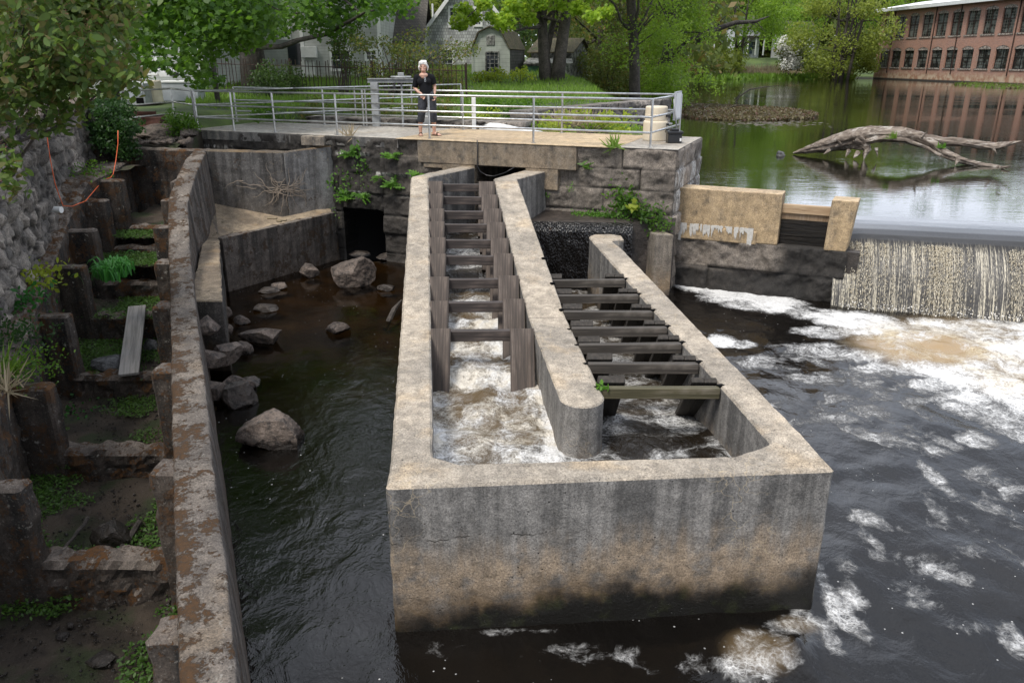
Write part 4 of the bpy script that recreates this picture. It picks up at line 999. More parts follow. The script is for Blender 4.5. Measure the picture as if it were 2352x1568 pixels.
# ================================================================ water
def water_mat(name, deep, foamcol=(.78,.78,.77), rough=.04, brown=None, rip=1.0, foamscale=7.0, ior=1.34, wave=(1.0, 1.0, 1.0), bd=.02, shallow=False, bigk=1.5):
    """dark tannin water; attribute foam drives lacy white froth, churn drives aerated brown water"""
    t = NT(name); p = t.pos(); fo = t.attr('foam'); ch = t.attr('churn')
    wp = t.add(p, t.mul(t.n('VectorMath', {0: t.noisec(p, 2.2), 1: (.5,.5,.5)}, operation='SUBTRACT').outputs[0], (.5,.5,.0)))
    big = t.noise(wp, 2.2, 9, .70); nf = t.noise(p, 30, 4, .75)
    cov = t.math('ADD', t.math('MULTIPLY_ADD', t.math('SUBTRACT', big, .5), bigk, .5), t.math('MULTIPLY', fo, .62))
    m = t.map(cov, .64, .98)
    def ridge(v, sc, a, b): return t.map(t.math('ABSOLUTE', t.math('SUBTRACT', t.noise(v, sc, 4, .58, .5), .5)), a, b)
    r1 = ridge(wp, foamscale*.42, .085, .0); r2 = ridge(t.add(wp, (4, 2, 7)), foamscale, .10, .005); wp2 = t.add(p, t.mul(t.noisec(p, 7), (.12, .12, 0))); r3 = t.math('MAXIMUM', t.map(t.vor(wp2, foamscale*1.55, 'DISTANCE_TO_EDGE'), .13, .015), t.map(t.vor(wp2, foamscale*3.0, 'DISTANCE_TO_EDGE'), .14, .02, 0, .7))
    lace = t.math('ADD', t.math('ADD', t.math('MULTIPLY', r1, .34), t.math('MULTIPLY', r2, .24)), t.math('MULTIPLY', r3, .42))
    solid = t.map(t.math('ADD', t.math('ADD', fo, t.math('MULTIPLY', t.math('SUBTRACT', big, .5), 1.3)), t.math('MULTIPLY', t.math('SUBTRACT', nf, .5), .35)), .66, 1.12)
    k = t.math('MULTIPLY', m, t.math('ADD', t.math('ADD', .10, lace), t.math('MULTIPLY', solid, .9)), clamp=True)
    k = t.math('MULTIPLY', k, t.map(fo, .03, .12))
    # stray bubbles
    bub = t.vor(p, 9.0); bm_ = t.math('MULTIPLY', t.map(bub, .10, .06), t.map(t.noise(p, .8, 3), .5, .56)); bm_ = t.math('MULTIPLY', bm_, t.attr('bub'))
    k = t.math('MAXIMUM', k, t.math('MULTIPLY', bm_, .7))
    c = t.mix(t.map(t.noise(p, .7, 3), .4, .6), deep, tuple(q*1.5 for q in deep))
    c = t.mix(ch, c, brown or (.16,.10,.045))
    fc = t.mix(t.math('MULTIPLY', ch, t.map(t.noise(wp, 2.6, 5, .65), .62, .40)), foamcol, tuple(q*w_ for q, w_ in zip(foamcol, (.82,.70,.50)))); fc = t.mix(t.map(nf, .3, .7, 0, .8), fc, t.mix(.5, fc, (.10,.08,.05)))
    c = t.mix(k, c, fc)
    w1 = t.noise(t.mul(p, (3.2*wave[0], 2.4*wave[1], 1)), rip, 5, .6, .6); w2 = t.noise(t.mul(p, (9*wave[0], 7*wave[1], 1)), rip, 4, .6)
    h = t.math('ADD', w1, t.math('MULTIPLY', w2, .35)); h = t.math('ADD', t.math('MULTIPLY', h, wave[2]), t.math('MULTIPLY', k, .8))
    nr = t.bump(h, .8, bd)
    b = t.bsdf(c, t.math('ADD', t.math('MULTIPLY', k, .6), t.math('ADD', rough, t.math('MULTIPLY', ch, .12))), nr, IOR=ior)
    if shallow:
        tr = t.n('BsdfTransparent', {'Color': (.42,.33,.20,1)})
        gl = t.n('BsdfGlossy', {'Color': (1,1,1,1), 'Roughness': .03, 'Normal': t.bump(h, .35, bd)})
        fr = t.n('Fresnel', {'IOR': 1.33, 'Normal': t.bump(h, .35, bd)})
        clear = t.n('MixShader', {0: fr.outputs[0], 1: tr.outputs[0], 2: gl.outputs[0]})
        fk = t.math('MULTIPLY', t.attr('shallow'), t.math('SUBTRACT', 1.0, k))
        return t.done(t.n('MixShader', {0: fk, 1: b.outputs[0], 2: clear.outputs[0]}))
    return t.done(b)
M['river'] = water_mat('river_water', (.0035,.0028,.0022), rip=1.0, foamscale=9, shallow=True, brown=(.30,.21,.11))
M['ladderwater'] = water_mat('ladder_water', (.005,.004,.003), rip=2.0, foamscale=10, brown=(.17,.115,.055), bigk=2.1, wave=(1.3, 1.0, 1.6), bd=.03)

res = .06
gx, gy = np.meshgrid(np.arange(-6.3, 15.5, res), np.arange(1.2, 17.6, res))
foam = np.zeros_like(gx); churn = np.zeros_like(gx)
def blob(u, v, ru, rv, d, arr=None, soft=.55, rot=0.0):
    """a patch of froth lying on the river, placed and sized in metres on the water plane"""
    global foam
    c = Priv(u, v); a = Priv(u+ru, v); b = Priv(u, v-rv); rx = max((a-c).length, .05); ry = max((b-c).length, .05)
    dx, dy = gx-c.x, gy-c.y; ca, sa = math.cos(rot), math.sin(rot)
    q = np.sqrt(((dx*ca+dy*sa)/rx)**2+((-dx*sa+dy*ca)/ry)**2)
    arr_ = foam if arr is None else arr
    np.maximum(arr_, d*sstep(1.25, soft, q), out=arr_)
for a in ((1610,660,70,12,.95),(1690,672,90,20,.95),(1780,696,80,22,.92),(1850,716,60,16,.9),(1900,722,60,14,.9),(1650,684,60,10,.8),(1720,700,70,12,.78),
          (1980,738,120,22,1),(2130,755,140,26,1),(2300,765,140,34,1),(2050,775,110,22,.88),(2320,820,110,50,1),(2200,850,120,40,.86),(2330,900,90,60,.92),(2130,830,110,40,.74),
          (1655,782,42,17,.92),(1700,790,40,10,.62),(1900,765,90,16,.66),(1860,800,100,14,.52),(1960,820,120,16,.60),(2060,850,110,14,.64),(2120,880,90,12,.62),(1800,830,120,22,.40),(1930,870,160,22,.42),(2050,905,150,24,.42),(2260,930,110,36,.66),
          (2320,980,70,40,.74),(2240,1010,60,22,.60),(2130,1020,110,26,.54),(2060,1040,60,16,.46),(2150,1100,26,50,.56),(2150,1170,24,36,.56),(2270,1090,60,26,.52),(2320,1110,50,30,.56),(2060,1000,160,40,.34),(1850,960,160,60,.27),(2000,950,200,60,.29),(2250,1180,140,60,.28),
          (1990,1190,50,22,.44),(2000,1250,30,46,.52),(1940,1300,26,26,.48),(2060,1210,80,16,.38),(2120,1290,90,26,.44),(2190,1320,50,26,.5),(2090,1350,60,22,.44),(2260,1260,80,24,.36),(2320,1290,50,30,.44),(2330,1470,40,46,.54),(2220,1440,60,20,.36),(2140,1390,60,16,.4),
          (1930,1400,34,60,.62),(1900,1460,34,50,.6),(1960,1360,30,40,.5),(1890,1330,20,60,.55),(1975,1450,36,30,.5),
          (1150,1452,70,10,.72),(1230,1448,50,6,.5),(1330,1500,200,26,.30),(1500,1530,180,30,.30),(1060,1490,120,26,.24),
          (1750,1500,90,50,.66),(1720,1540,70,40,.62),(1800,1450,60,26,.62),(1850,1420,40,30,.6),
          (1330,650,40,8,.6),(1380,655,36,8,.5)): blob(*a)
for a in ((2130,800,170,42,1.0),(2290,850,120,60,.55),(2200,770,220,40,.5),(1740,1510,80,46,.30),(1830,1440,50,20,.25),(2050,770,120,30,.35)): blob(*a, arr=churn)
foam = foam*(1-.34*churn)*(1-.24*sstep(10.5, 8.0, gy))
foam = np.clip(foam*(.55+.9*fbm(gx*1.1, gy*1.1, 2.0, 4))*1.04, 0, 1)
rocky = sstep(-1.2, -1.9, gx)
shal = sstep(8.6, 10.6, gy+(fbm(gx*.6, gy*.6, 6, 3)-.5)*2)*sstep(-1.3, -1.6, gx)
zr = np.clip((gy-RIV0)*RIVS, 0, RIVM)
amp = .010+.028*sstep(-.5, 3.2, gx)+.05*churn
amp = np.where(gx < -1.2, .006+.022*sstep(6.5, 4.0, gy), amp)
nz_ = (fbm(gx*1.3+3, gy*1.3, 1, 4)-.5)*2*amp+(fbm(gx*4, gy*3.2, 2, 3)-.5)*amp*1.1
# standing boil by the corner of the turning pool
cb = Priv(1755, 1505); bo = np.exp(-(((gx-cb.x)/.55)**2+((gy-cb.y)/.35)**2)); nz_ += bo*(.10+.16*(fbm(gx*6, gy*6, 3, 4)-.4))
cb2 = Priv(2130, 790); bo2 = np.exp(-(((gx-cb2.x)/1.6)**2+((gy-cb2.y)/.7)**2)); nz_ += bo2*(.06+.09*(fbm(gx*3, gy*3, 4, 3)-.4))
xw = np.interp(gy, WLy, WLx)+.15
keep = (gx > xw)[:-1, :-1] & (gx > xw)[1:, 1:]
rv = link('river', grid_mesh('river', gx, gy, zr+nz_, {'foam': foam, 'churn': churn, 'bub': np.where(gx < -1.0, 1.0, .75), 'shallow': shal*.93}, keep), M['river']); tag(rv, kind='structure')
# river bed under the shallows
t = NT('bed'); p = t.pos(); a = t.noise(p, 1.3, 6, .6); f = t.vor(p, 9); c = t.mix(t.map(a, .36, .66), (.020,.014,.008), (.080,.056,.032)); c = t.mix(t.map(t.noise(p, 7, 5), .55, .7, 0, .6), c, (.02,.012,.008))
M['bed'] = t.done(t.bsdf(c, .9, t.bump(a, .8, .05)))
bx, by = np.meshgrid(np.arange(-6.5, 16, .25), np.arange(1, 18, .25)); bz = np.clip((by-RIV0)*RIVS, 0, RIVM)-.35+.20*sstep(8, 13, by)+(fbm(bx*.8, by*.8, 1, 4)-.5)*.28
bkeep = (bx > np.interp(by, WLy, WLx)+.15); o = link('river_bed', grid_mesh('river_bed', bx, by, bz, keep=bkeep[:-1, :-1]), M['bed']); tag(o, kind='structure')

# ---- water in the fish ladder
LW = np.array([[5.6,.84],[8.3,.84],[9.0,.95],[9.6,.99],[10.2,1.05],[11.0,1.13],[11.7,1.2],[12.4,1.27],[13.2,1.34],[14.2,1.42],[15.6,1.50]])
RW = np.array([[5.6,.84],[7.2,.84],[8.0,.78],[9,.70],[10,.62],[11,.54],[12.3,.46],[14.5,.42]])
gx, gy = np.meshgrid(np.arange(-1.7, 2.75, .03), np.arange(5.5, 15.7, .03))
xl = np.interp(gy, [5.88, 9.67, 14.6, 15.6], [-.68, L9_i.x, Lf_i.x, -.75]); xml = np.interp(gy, [7.3, 9.67, 14.6, 15.6], [.48, .22, Mf_l.x, .3]); xmr = np.interp(gy, [7.2, 9.67, 14.6], [.92, .71, Mf_r.x]); xri = np.interp(gy, [6.15, Rf_i.y], [Rn_i.x, Rf_i.x])
mid = (xml+xmr)/2; left = gx < np.where(gy < 7.0, .7, mid)
f = sstep(.35, 1.05, gx)*(gy < 7.1)
zL = np.interp(gy, LW[:, 0], LW[:, 1]); zR = np.interp(gy, RW[:, 0], RW[:, 1])
BY = [9.3,10.2,10.85,11.5,12.05,12.6,13.1,13.8]
zs_ = np.full_like(gx, .84)
for b_ in BY: zs_ = zs_+.078*sstep(b_-.42, b_-.22, gy)
zL = np.where(gy > 8.5, zs_, zL)
dropm = np.zeros_like(gx)
for b_ in BY: dropm = np.maximum(dropm, sstep(b_-.75, b_-.42, gy)*sstep(b_-.15, b_-.30, gy))
z = np.where(left, zL, zR)
ptch = fbm(gx*1.6, gy*1.2, 7, 4)
cL = sstep(11.9, 10.9, gy)*sstep(5.6, 6.4, gy+.3)
fo = np.where(left, .34+.26*cL+.34*dropm*cL, .44)
fo = np.where(left & (gy > 12.2), .14+.25*dropm, fo)
# streaks of froth along the ladder: strong near the boards, weak mid-stream
fo = fo+.26*(fbm(gx*3.2, gy*1.3, 5, 4)-.5)*2
edge = np.minimum(np.abs(gx-xl), np.abs(xml-gx)); fo = np.where(left, fo+.20*sstep(.30, .05, edge)*(gy < 9.2), fo)
fo = np.where((gy < 7.4) & (gx > .55), .18+.30*sstep(.28, .05, xri-gx)+.22*sstep(.30, .1, np.hypot(gx-.7, gy-7.1)-.22)+.2*(fbm(gx*2.4, gy*2.4, 5, 3)-.5), fo)
fo = np.where((gy < 7.6) & (gx < .55), fo+.04, fo)
chn = np.where(left, np.where(gy > 11.7, .1, .55+.3*(ptch-.5)), .18); chn = np.where((gy < 7.2) & (gx > .1), .25*sstep(.9, .1, gx), chn)
chn = np.where(left & (gy < 7.2), chn*.75, chn); chn = np.where(~left & (gx > .6) & (gy < 8), .04, chn)
am = np.where(left, np.where(gy > 11.9, .02, .085), .04); am = np.where((gy < 7.2) & (gx > .5), .014, am)
nzw = (fbm(gx*3.4, gy*2.6, 1, 5)-.5)*2*am
keep = (gy > 5.66+.055*gx) & ((gx > xl-.14) & (gx < np.where(gy > 14.4, xml+.1, xri+.14)))
o = link('ladder_water', grid_mesh('ladder_water', gx, gy, z+nzw, {'foam': np.clip(fo, 0, 1), 'churn': np.clip(chn, 0, 1), 'bub': np.full_like(gx, .4), 'shallow': np.zeros_like(gx)}, keep[:-1, :-1] & keep[1:, 1:]), M['ladderwater']); tag(o, kind='structure')

# ---- pond
t = NT('pond_water'); p = t.pos()
w1 = t.noise(t.mul(p, (.9, 2.2, 1)), 1.6, 4, .55, .3); w2 = t.noise(t.mul(p, (1.0, 3.2, 1)), 5.0, 3, .5)
calm = t.map(t.noise(t.mul(p, (.10, .16, 1)), 1.0, 3), .35, .65, .25, 1.0)
h = t.math('MULTIPLY', t.math('ADD', w1, t.math('MULTIPLY', w2, .35)), calm)
M['pond'] = t.done(t.bsdf((.008,.008,.004), .03, t.bump(h, .10, .06), IOR=1.36))
CR0, CR1 = Pz(1975, 548, CAMZ-3.22), Pz(2352, 568, CAMZ-3.22)
crd = Vector((CR1.x-CR0.x, CR1.y-CR0.y)).normalized(); crn = Vector((-crd.y, crd.x))
def crp(s, off): return (CR0.x+crd.x*s+crn.x*off, CR0.y+crd.y*s+crn.y*off)
SFULL = 8.5
pb = [abxy(5.0, .7), abxy(SMAX-.1, .7), abxy(SMAX-.1, .4), dxy(.0, .30), dxy(sp1-.05, .30), crp(-.9, 1.5), crp(SFULL, 1.5), (120, 6), (120, 175), (-15, 175), (-15, 40), (-8, 24)]
me = bpy.data.meshes.new('pond'); me.from_pydata([(x, y, PONDZ) for x, y in pb], [], [tuple(range(len(pb)))]); me.update()
tag(link('pond', me, M['pond']), kind='structure')
# ---- waterfall: smooth glassy crest, then a curtain of broken strands
prof = [(1.52, PONDZ), (1.1, PONDZ-.005), (.75, PONDZ-.02), (.45, PONDZ-.055), (.22, PONDZ-.11), (.05, PONDZ-.19), (-.10, PONDZ-.30), (-.26, PONDZ-.46), (-.44, PONDZ-.70), (-.60, PONDZ-.98), (-.74, .22), (-.82, .0)]
po, pz = [q[0] for q in prof], [q[1] for q in prof]; tk = np.arange(len(prof))
S, K = np.meshgrid(np.arange(-.45, SFULL, .035), np.linspace(0, len(prof)-1, 90))
off = np.interp(K, tk, po); zz = np.interp(K, tk, pz)
k2 = sstep(4.5, 6.5, K)
rip = (fbm(S*5, zz*.8, 2, 4)-.5)*.10*k2+(fbm(S*.9, off*2, 3, 3)-.5)*.03*(1-k2)
dropL = sstep(.15, -.55, S)*sstep(.9, .2, off)*.10
X = CR0.x+crd.x*S+crn.x*(off-rip); Yv = CR0.y+crd.y*S+crn.y*(off-rip); zz = zz-dropL*.6
t = NT('fall_glass'); p = t.pos(); a = t.noise(t.mul(p, (2.0, 2.0, .5)), 2.0, 4, .6)
al = t.attr('along'); zf = t.xyz(p)[2]
def sv(a, b): return t.n('CombineXYZ', {0: t.math('MULTIPLY', al, a), 1: t.math('MULTIPLY', zf, b), 2: 0.0}).outputs[0]
fn2 = t.noise(sv(58, 1.1), 1.0, 4, .62, .25); bead = t.noise(sv(85, 15), 1.0, 3, .6, .4); colm = t.noise(sv(5.5, .35), 1.0, 4, .65)
k_ = t.attr('veil')
st_ = t.map(t.math('ADD', t.math('ADD', fn2, t.math('MULTIPLY', t.math('SUBTRACT', bead, .5), .55)), t.math('MULTIPLY', t.math('SUBTRACT', colm, .5), .5)), .48, .66)
c = t.mix(t.math('MULTIPLY', k_, st_), t.mix(k_, (.03,.029,.028), (.060,.057,.054)), (.54,.49,.38))
M['fall'] = t.done(t.bsdf(c, t.map(k_, 0, 1, .05, .25), t.bump(t.math('ADD', t.math('MULTIPLY', fn2, k_), t.math('MULTIPLY', a, .25)), .5, .03), IOR=1.36))
fall = thing('waterfall', 'waterfall curtain of cream strands dropping from a smooth dark crest over the dam', 'waterfall', (CR0.x, CR0.y, 0))
fall['kind'] = 'thing'
link('crest_sheet', grid_mesh('crest_sheet', X, Yv, zz, {'veil': k2, 'along': S}), M['fall'], fall)
# strands: chains of lumpy droplets
t = NT('strand_water'); p = t.pos(); c = t.mix(t.attr('tone'), (.50,.43,.30), (.86,.80,.66))
M['strand'] = t.done(t.n('MixShader', {0: .25, 1: t.bsdf(c, .3).outputs[0], 2: t.n('BsdfTranslucent', {'Color': c}).outputs[0]}))
oc = bmesh.new(); bmesh.ops.create_icosphere(oc, subdivisions=1, radius=1); IV = np.array([q.co[:] for q in oc.verts]); IF = np.array([[q.index for q in f.verts] for f in oc.faces]); oc.free()
cen = []; siz = []; tn = []
ns = 1500
for i in range(ns):
    s = rng.uniform(-.30, SFULL); den = vnoise(np.array(s*1.7), np.array(.5))*.6+vnoise(np.array(s*5.5), np.array(3.5))*.6
    if rng.random() > max(.03, (den-.50)*2.6): continue
    k = 5.3+rng.uniform(0, .5); w = rng.uniform(.003, .0065)*(.7+.5*den); kend = 11 if rng.random() < .8 else rng.uniform(7.5, 11)
    sw = rng.uniform(-.04, .04)
    while k < kend:
        o_ = np.interp(k, tk, po)-rng.uniform(.02, .07); z_ = np.interp(k, tk, pz); ln = rng.uniform(.008, .024)*(.5+.12*k)
        ss = s+sw*(k-5)/5+rng.normal()*.006
        cen.append((CR0.x+crd.x*ss+crn.x*o_, CR0.y+crd.y*ss+crn.y*o_, z_)); ww = w*rng.uniform(.5, 1.5); siz.append((ww, ww, ln)); tn.append(np.clip(rng.normal(.5, .25), 0, 1))
        k += ln*rng.uniform(1.6, 4.2)*2.2/ (.35)*.55*.35/(.30) * (1.0 if rng.random() < .8 else 2.2)
C = np.array(cen); Sz = np.array(siz); nS = len(C)
V = C[:, None, :]+IV[None]*Sz[:, None, :]*(1+.22*rng.normal(size=(nS, len(IV), 1)))
F = IF[None]+(np.arange(nS)*len(IV))[:, None, None]
o = link('strands', np_mesh('strands', V.reshape(-1, 3), F.reshape(-1, 3), {'tone': np.repeat(np.array(tn), len(IV))}), M['strand'], fall); o['kind'] = 'stuff'
# splash froth heaped at the foot
cen = []
for i in range(800):
    s = rng.uniform(-.3, SFULL); o_ = -.72-abs(rng.normal())*.12; cen.append((CR0.x+crd.x*s+crn.x*o_, CR0.y+crd.y*s+crn.y*o_, RIVM+.02+abs(rng.normal())*.06))
C = np.array(cen); sz = (.004+.010*rng.random((len(C), 1, 1))**2); V = C[:, None, :]+IV[None]*sz*(1+.2*rng.normal(size=(len(C), len(IV), 1))); F = IF[None]+(np.arange(len(C))*len(IV))[:, None, None]
t = NT('froth'); M['froth'] = t.done(t.bsdf((.82,.79,.73), .6))
tag(link('splash_foam', np_mesh('splash_foam', V.reshape(-1, 3), F.reshape(-1, 3)), M['froth']), kind='stuff')
# dam body hidden behind the curtain
mb = MB(); mb.prism([crp(-.9, -.1), crp(SFULL, -.1), crp(SFULL, 1.4), crp(-.9, 1.4)], -.8, [PONDZ-.42, PONDZ-.42, PONDZ-.06, PONDZ-.06])
o = mb.build('dam', M['wetrock']); tag(o, 'dark dam crest hidden behind the falling curtain of water', 'dam')
# ================================================================ railings
def rail_z(v): return Pab(987, v, .08).z
RZ = [rail_z(219), rail_z(256), rail_z(288)]
def abz(s, o, z): p = abxy(s, o); return Vector((p[0], p[1], z))
def railing(name, label, path, posts, foot, group='steel pipe railings'):
    """path: plan points; posts: plan points"""
    root = thing(name, label, 'railing', (path[0][0], path[0][1], foot), group)
    for z in RZ:
        MB().tube([Vector((x, y, z)) for x, y in path], .021, 8).build('rail', M['steel'], root, smooth=True)
    for x, y in posts:
        m = MB().tube([(x, y, foot), (x, y, RZ[0]+.0)], .023, 8); m.lathe((x, y, foot), [(.05, 0), (.05, .012)], 10)
        m.build('rail_post', M['steel'], root)
    return root
def s_of(u, v=316, off=.08): return abs_(Pab(u, v, off))
sc0, sc1 = s_of(455, 292), s_of(1493, 337)
railing('front_railing', 'three bar steel railing along the front edge of the walkway, nearest the viewer', [abxy(sc0, .08), abxy(sc1, .08), abxy(sc1+.12, 2.35)],
        [abxy(s_of(u, v), .08) for u, v in ((455,292),(538,298),(632,302),(775,308),(987,317),(1225,327),(1493,338))]+[abxy(sc1+.12, 2.35)], DECKZ)
sb = [s_of(u, v, 2.4) for u, v in ((545,283),(746,290),(836,294),(843,294),(1064,302),(1290,312))]
railing('rear_railing', 'three bar steel railing along the rear edge of the walkway behind the standing woman', [abxy(sb[0], 2.4), abxy(sc1-.05, 2.4)], [abxy(s, 2.4) for s in sb], DECKZ)
c0 = abxy(sA+.05, .15); c1 = PY(1058, 195, 24.5)
pf = [(lerp(c0[0], c1.x, k), lerp(c0[1], c1.y, k)) for k in (0, .55, .78, 1)]
railing('intake_railing', 'steel railing slanting away behind the walkway on the far side of the intake', pf, pf, 2.9)
cL1, cL2 = PY(393, 210, 21), PY(278, 216, 19.1)
pf = [c0, (cL1.x, cL1.y), (cL2.x, cL2.y)]
railing('bank_railing', 'short steel railing running left from the walkway corner towards the leafy bank', pf, pf, 2.9)

# slide gate frame and hand wheel
gp = [PY(866, 297, 20.4), PY(980, 300, 20.2)]; zb = PY(866, 190, 20.4).z
gate = thing('slide_gate', 'grey steel slide gate frame with a hand wheel behind the woman', 'sluice gate', (gp[0].x, gp[0].y, 2.8))
for p in gp:
    m = MB(); m.box(p.x-.09, p.x+.09, p.y-.10, p.y-.085, 2.7, zb); m.box(p.x-.09, p.x+.09, p.y+.085, p.y+.10, 2.7, zb); m.box(p.x-.012, p.x+.012, p.y-.085, p.y+.085, 2.7, zb)
    m.build('gate_post', M['galv'], gate)
m = MB(); a, b = gp; m.box(a.x-.16, b.x+.16, a.y-.10, a.y+.10, zb+.08, zb+.10); m.box(a.x-.16, b.x+.16, a.y-.10, a.y+.10, zb, zb+.02); m.box(a.x-.16, b.x+.16, a.y-.012, a.y+.012, zb+.02, zb+.08)
m.build('beam', M['galv'], gate)
wc = PY(921, 178, 20.4); m = MB(); m.box(wc.x-.13, wc.x+.13, wc.y-.1, wc.y+.1, zb+.10, wc.z-.01); m.box(wc.x-.07, wc.x+.07, wc.y-.07, wc.y+.07, wc.z+.03, PY(921,167,20.4).z); m.build('gear_box', M['galv'], gate, bevel=.01)
m = MB(); m.tube([Vector((wc.x+.24*math.cos(a), wc.y+.24*math.sin(a), wc.z+.01)) for a in np.linspace(0, 2*math.pi, 25)], .022, 6)
for k in range(3): a = k*math.pi/3; m.tube([Vector((wc.x+.23*math.cos(a), wc.y+.23*math.sin(a), wc.z+.01)), Vector((wc.x-.23*math.cos(a), wc.y-.23*math.sin(a), wc.z+.01))], .012, 6)
m.build('hand_wheel', M['galv'], gate, smooth=True)
m = MB(); m.tube([(wc.x, wc.y, 2.0), (wc.x, wc.y, zb)], .025, 8); m.build('stem', M['galv'], gate, smooth=True)
m = MB(); m.tube([(wc.x-.16, wc.y-.12, zb), (wc.x-.16, wc.y-.12, zb-.35)], .012, 6); m.ball((wc.x-.16, wc.y-.12, zb-.12), .045, .04, .07); m.build('chain', M['black'], gate)
p0, p1 = PY(1089, 304, 19.9), PY(1090, 224, 19.9)
m = MB(); m.box(p0.x-.05, p0.x+.05, p0.y-.03, p0.y+.03, 2.5, p1.z); tag(m.build('white_post', M['white'], bevel=.008), 'white square post standing just behind the walkway right of the woman', 'post')
a, b = PY(1100, 297, 20.6), PY(1245, 310, 18.9)
m = MB(); m.tube([a, a.lerp(b, .3), a.lerp(b, .7), b], [.20, .19, .12, .085], 14); o = tag(m.build('white_pipe', M['pipe'], smooth=True), 'fat white pipe lying on its side behind the walkway', 'pipe')

# barrel, battery box, panel, stake at the right end
bc = Pz(1504, 322, DECKZ); barrel = thing('cream_barrel', 'cream plastic barrel standing at the right end of the walkway', 'barrel', bc)
rb = 27*bc.y/FPX*1.02
MB().lathe(bc, [(rb*.97, 0), (rb, .02), (rb, .36), (rb*.97, .385), (rb*.9, .40)], 32).build('lower_tub', M['cream'], barrel, smooth=False)
MB().lathe(bc+Vector((0,0,.40)), [(rb*.88, 0), (rb*.90, .02), (rb*.90, .12), (rb*.88, .13), (rb*.88, .25), (rb*.86, .27), (rb*.80, .285), (rb*.2, .29)], 32).build('upper_tub', M['cream'], barrel, smooth=False)
m = MB()
for z in (.22, .33, .50): m.obox(bc+Vector((rb*.80, -rb*.62, z)), (.03, .02, 0), (.01, -.015, 0), (0, 0, .022))
m.build('latch', M['black'], barrel)
q = Pz(1547, 328, DECKZ); bx = thing('battery_box', 'black plastic battery box with a ribbed lid beside the cream barrel', 'box', q)
m = MB(); w = 15.5*q.y/FPX
m.prism([(q.x-w, q.y-.12), (q.x+w, q.y-.12), (q.x+w, q.y+.14), (q.x-w, q.y+.14)], DECKZ, DECKZ+.18)
m.build('case', M['black'], bx, bevel=.012)
m = MB(); m.prism([(q.x-w-.02, q.y-.14), (q.x+w+.02, q.y-.14), (q.x+w+.02, q.y+.16), (q.x-w-.02, q.y+.16)], DECKZ+.182, DECKZ+.235); m.box(q.x-w*.55, q.x+w*.55, q.y-.09, q.y+.1, DECKZ+.235, DECKZ+.285); m.build('lid', M['black'], bx, bevel=.012)
m = MB(); m.box(q.x+w-.045, q.x+w-.01, q.y-.1225, q.y-.1205, DECKZ+.04, DECKZ+.10); m.build('sticker', M['white'], bx)
a = PY(1541, 232, 17.0); rp = abz(sc1+.10, 1.95, 0)
sg = thing('rail_panel', 'white board with a grey frame fixed to the right end of the railing', 'panel', (rp.x, rp.y, 3))
m = MB(); d1 = Vector((ABN[0], ABN[1], 0)); d2 = Vector((ABD[0], ABD[1], 0)); c = Vector((rp.x, rp.y, (RZ[0]+RZ[1])/2-.04))
m.obox(c+d2*.03, d1*.27, d2*.012, (0, 0, .26)); m.build('board', M['white'], sg)
m = MB()
for z in (-.265, .265): m.obox(c+Vector((0, 0, z))+d2*.02, d1*.30, d2*.022, (0, 0, .018))
for s in (-.285, .285): m.obox(c+d1*s+d2*.02, d1*.018, d2*.022, (0, 0, .245))
m.build('board_frame', M['greyp'], sg)
m = MB(); a, b = Pz(1557, 296+26, DECKZ), PY(1548, 228, 16.6); m.tube([a, b], .018, 8); tag(m.build('stake', M['galv'], smooth=True), 'thin grey stake leaning beside the railing end by the pond', 'stake')

# ================================================================ woman on the walkway
def skin_mat(name, c, rough=.55):
    t = NT(name); n = t.noise(t.obj(), 9, 4); return t.done(t.bsdf(t.mix(t.map(n, .3, .7), tuple(x*.85 for x in c), c), rough))
M['skin'] = skin_mat('skin', (.58, .34, .25)); M['hair'] = simple('white_hair', (.70, .68, .64), .6, 0, .3, 45, .5)
t = NT('black_cotton'); M['shirt'] = t.done(t.bsdf((.0075, .008, .010), .9, t.bump(t.noise(t.obj(), 7, 4), .6, .03), **{'Specular IOR Level': .2}))
t = NT('dark_denim'); n = t.noise(t.obj(), 14, 5, .6); M['denim'] = t.done(t.bsdf(t.mix(t.map(n, .35, .65), (.020, .022, .028), (.045, .048, .058)), .9, t.bump(t.noise(t.obj(), 9, 4), .8, .03)))
M['sandal'] = simple('brown_leather', (.07, .04, .025), .6)
pc = Pz(980, 312, DECKZ); SCL = 1.0
who = thing('person', 'white haired woman in black top and dark cropped trousers looking down behind the railing', 'person', pc)
def soft(name, mb, mat, parent, vox=.009, it=6):
    me = mb.mesh(name); bm = bmesh.new(); bm.from_mesh(me); bmesh.ops.recalc_face_normals(bm, faces=bm.faces); bm.to_mesh(me); bm.free()
    o = link(name, me, mat); o.parent = parent
    r = o.modifiers.new('merge', 'REMESH'); r.mode = 'VOXEL'; r.voxel_size = vox; r.use_smooth_shade = True
    s = o.modifiers.new('smooth', 'SMOOTH'); s.factor = .5; s.iterations = it; return o
def ch(mb, pts, rad, sy=1.0):
    """tapered limb with round joints"""
    P = [Vector(p) for p in pts]; mb.tube(P, rad, 12)
    for p, r in zip(P, rad): mb.ball(p, r, r, r, 12, 8)
H = lambda px, py, y=0.0: Vector(((px-560)*.001245, y, (1455-py)*.001245))
b = MB()
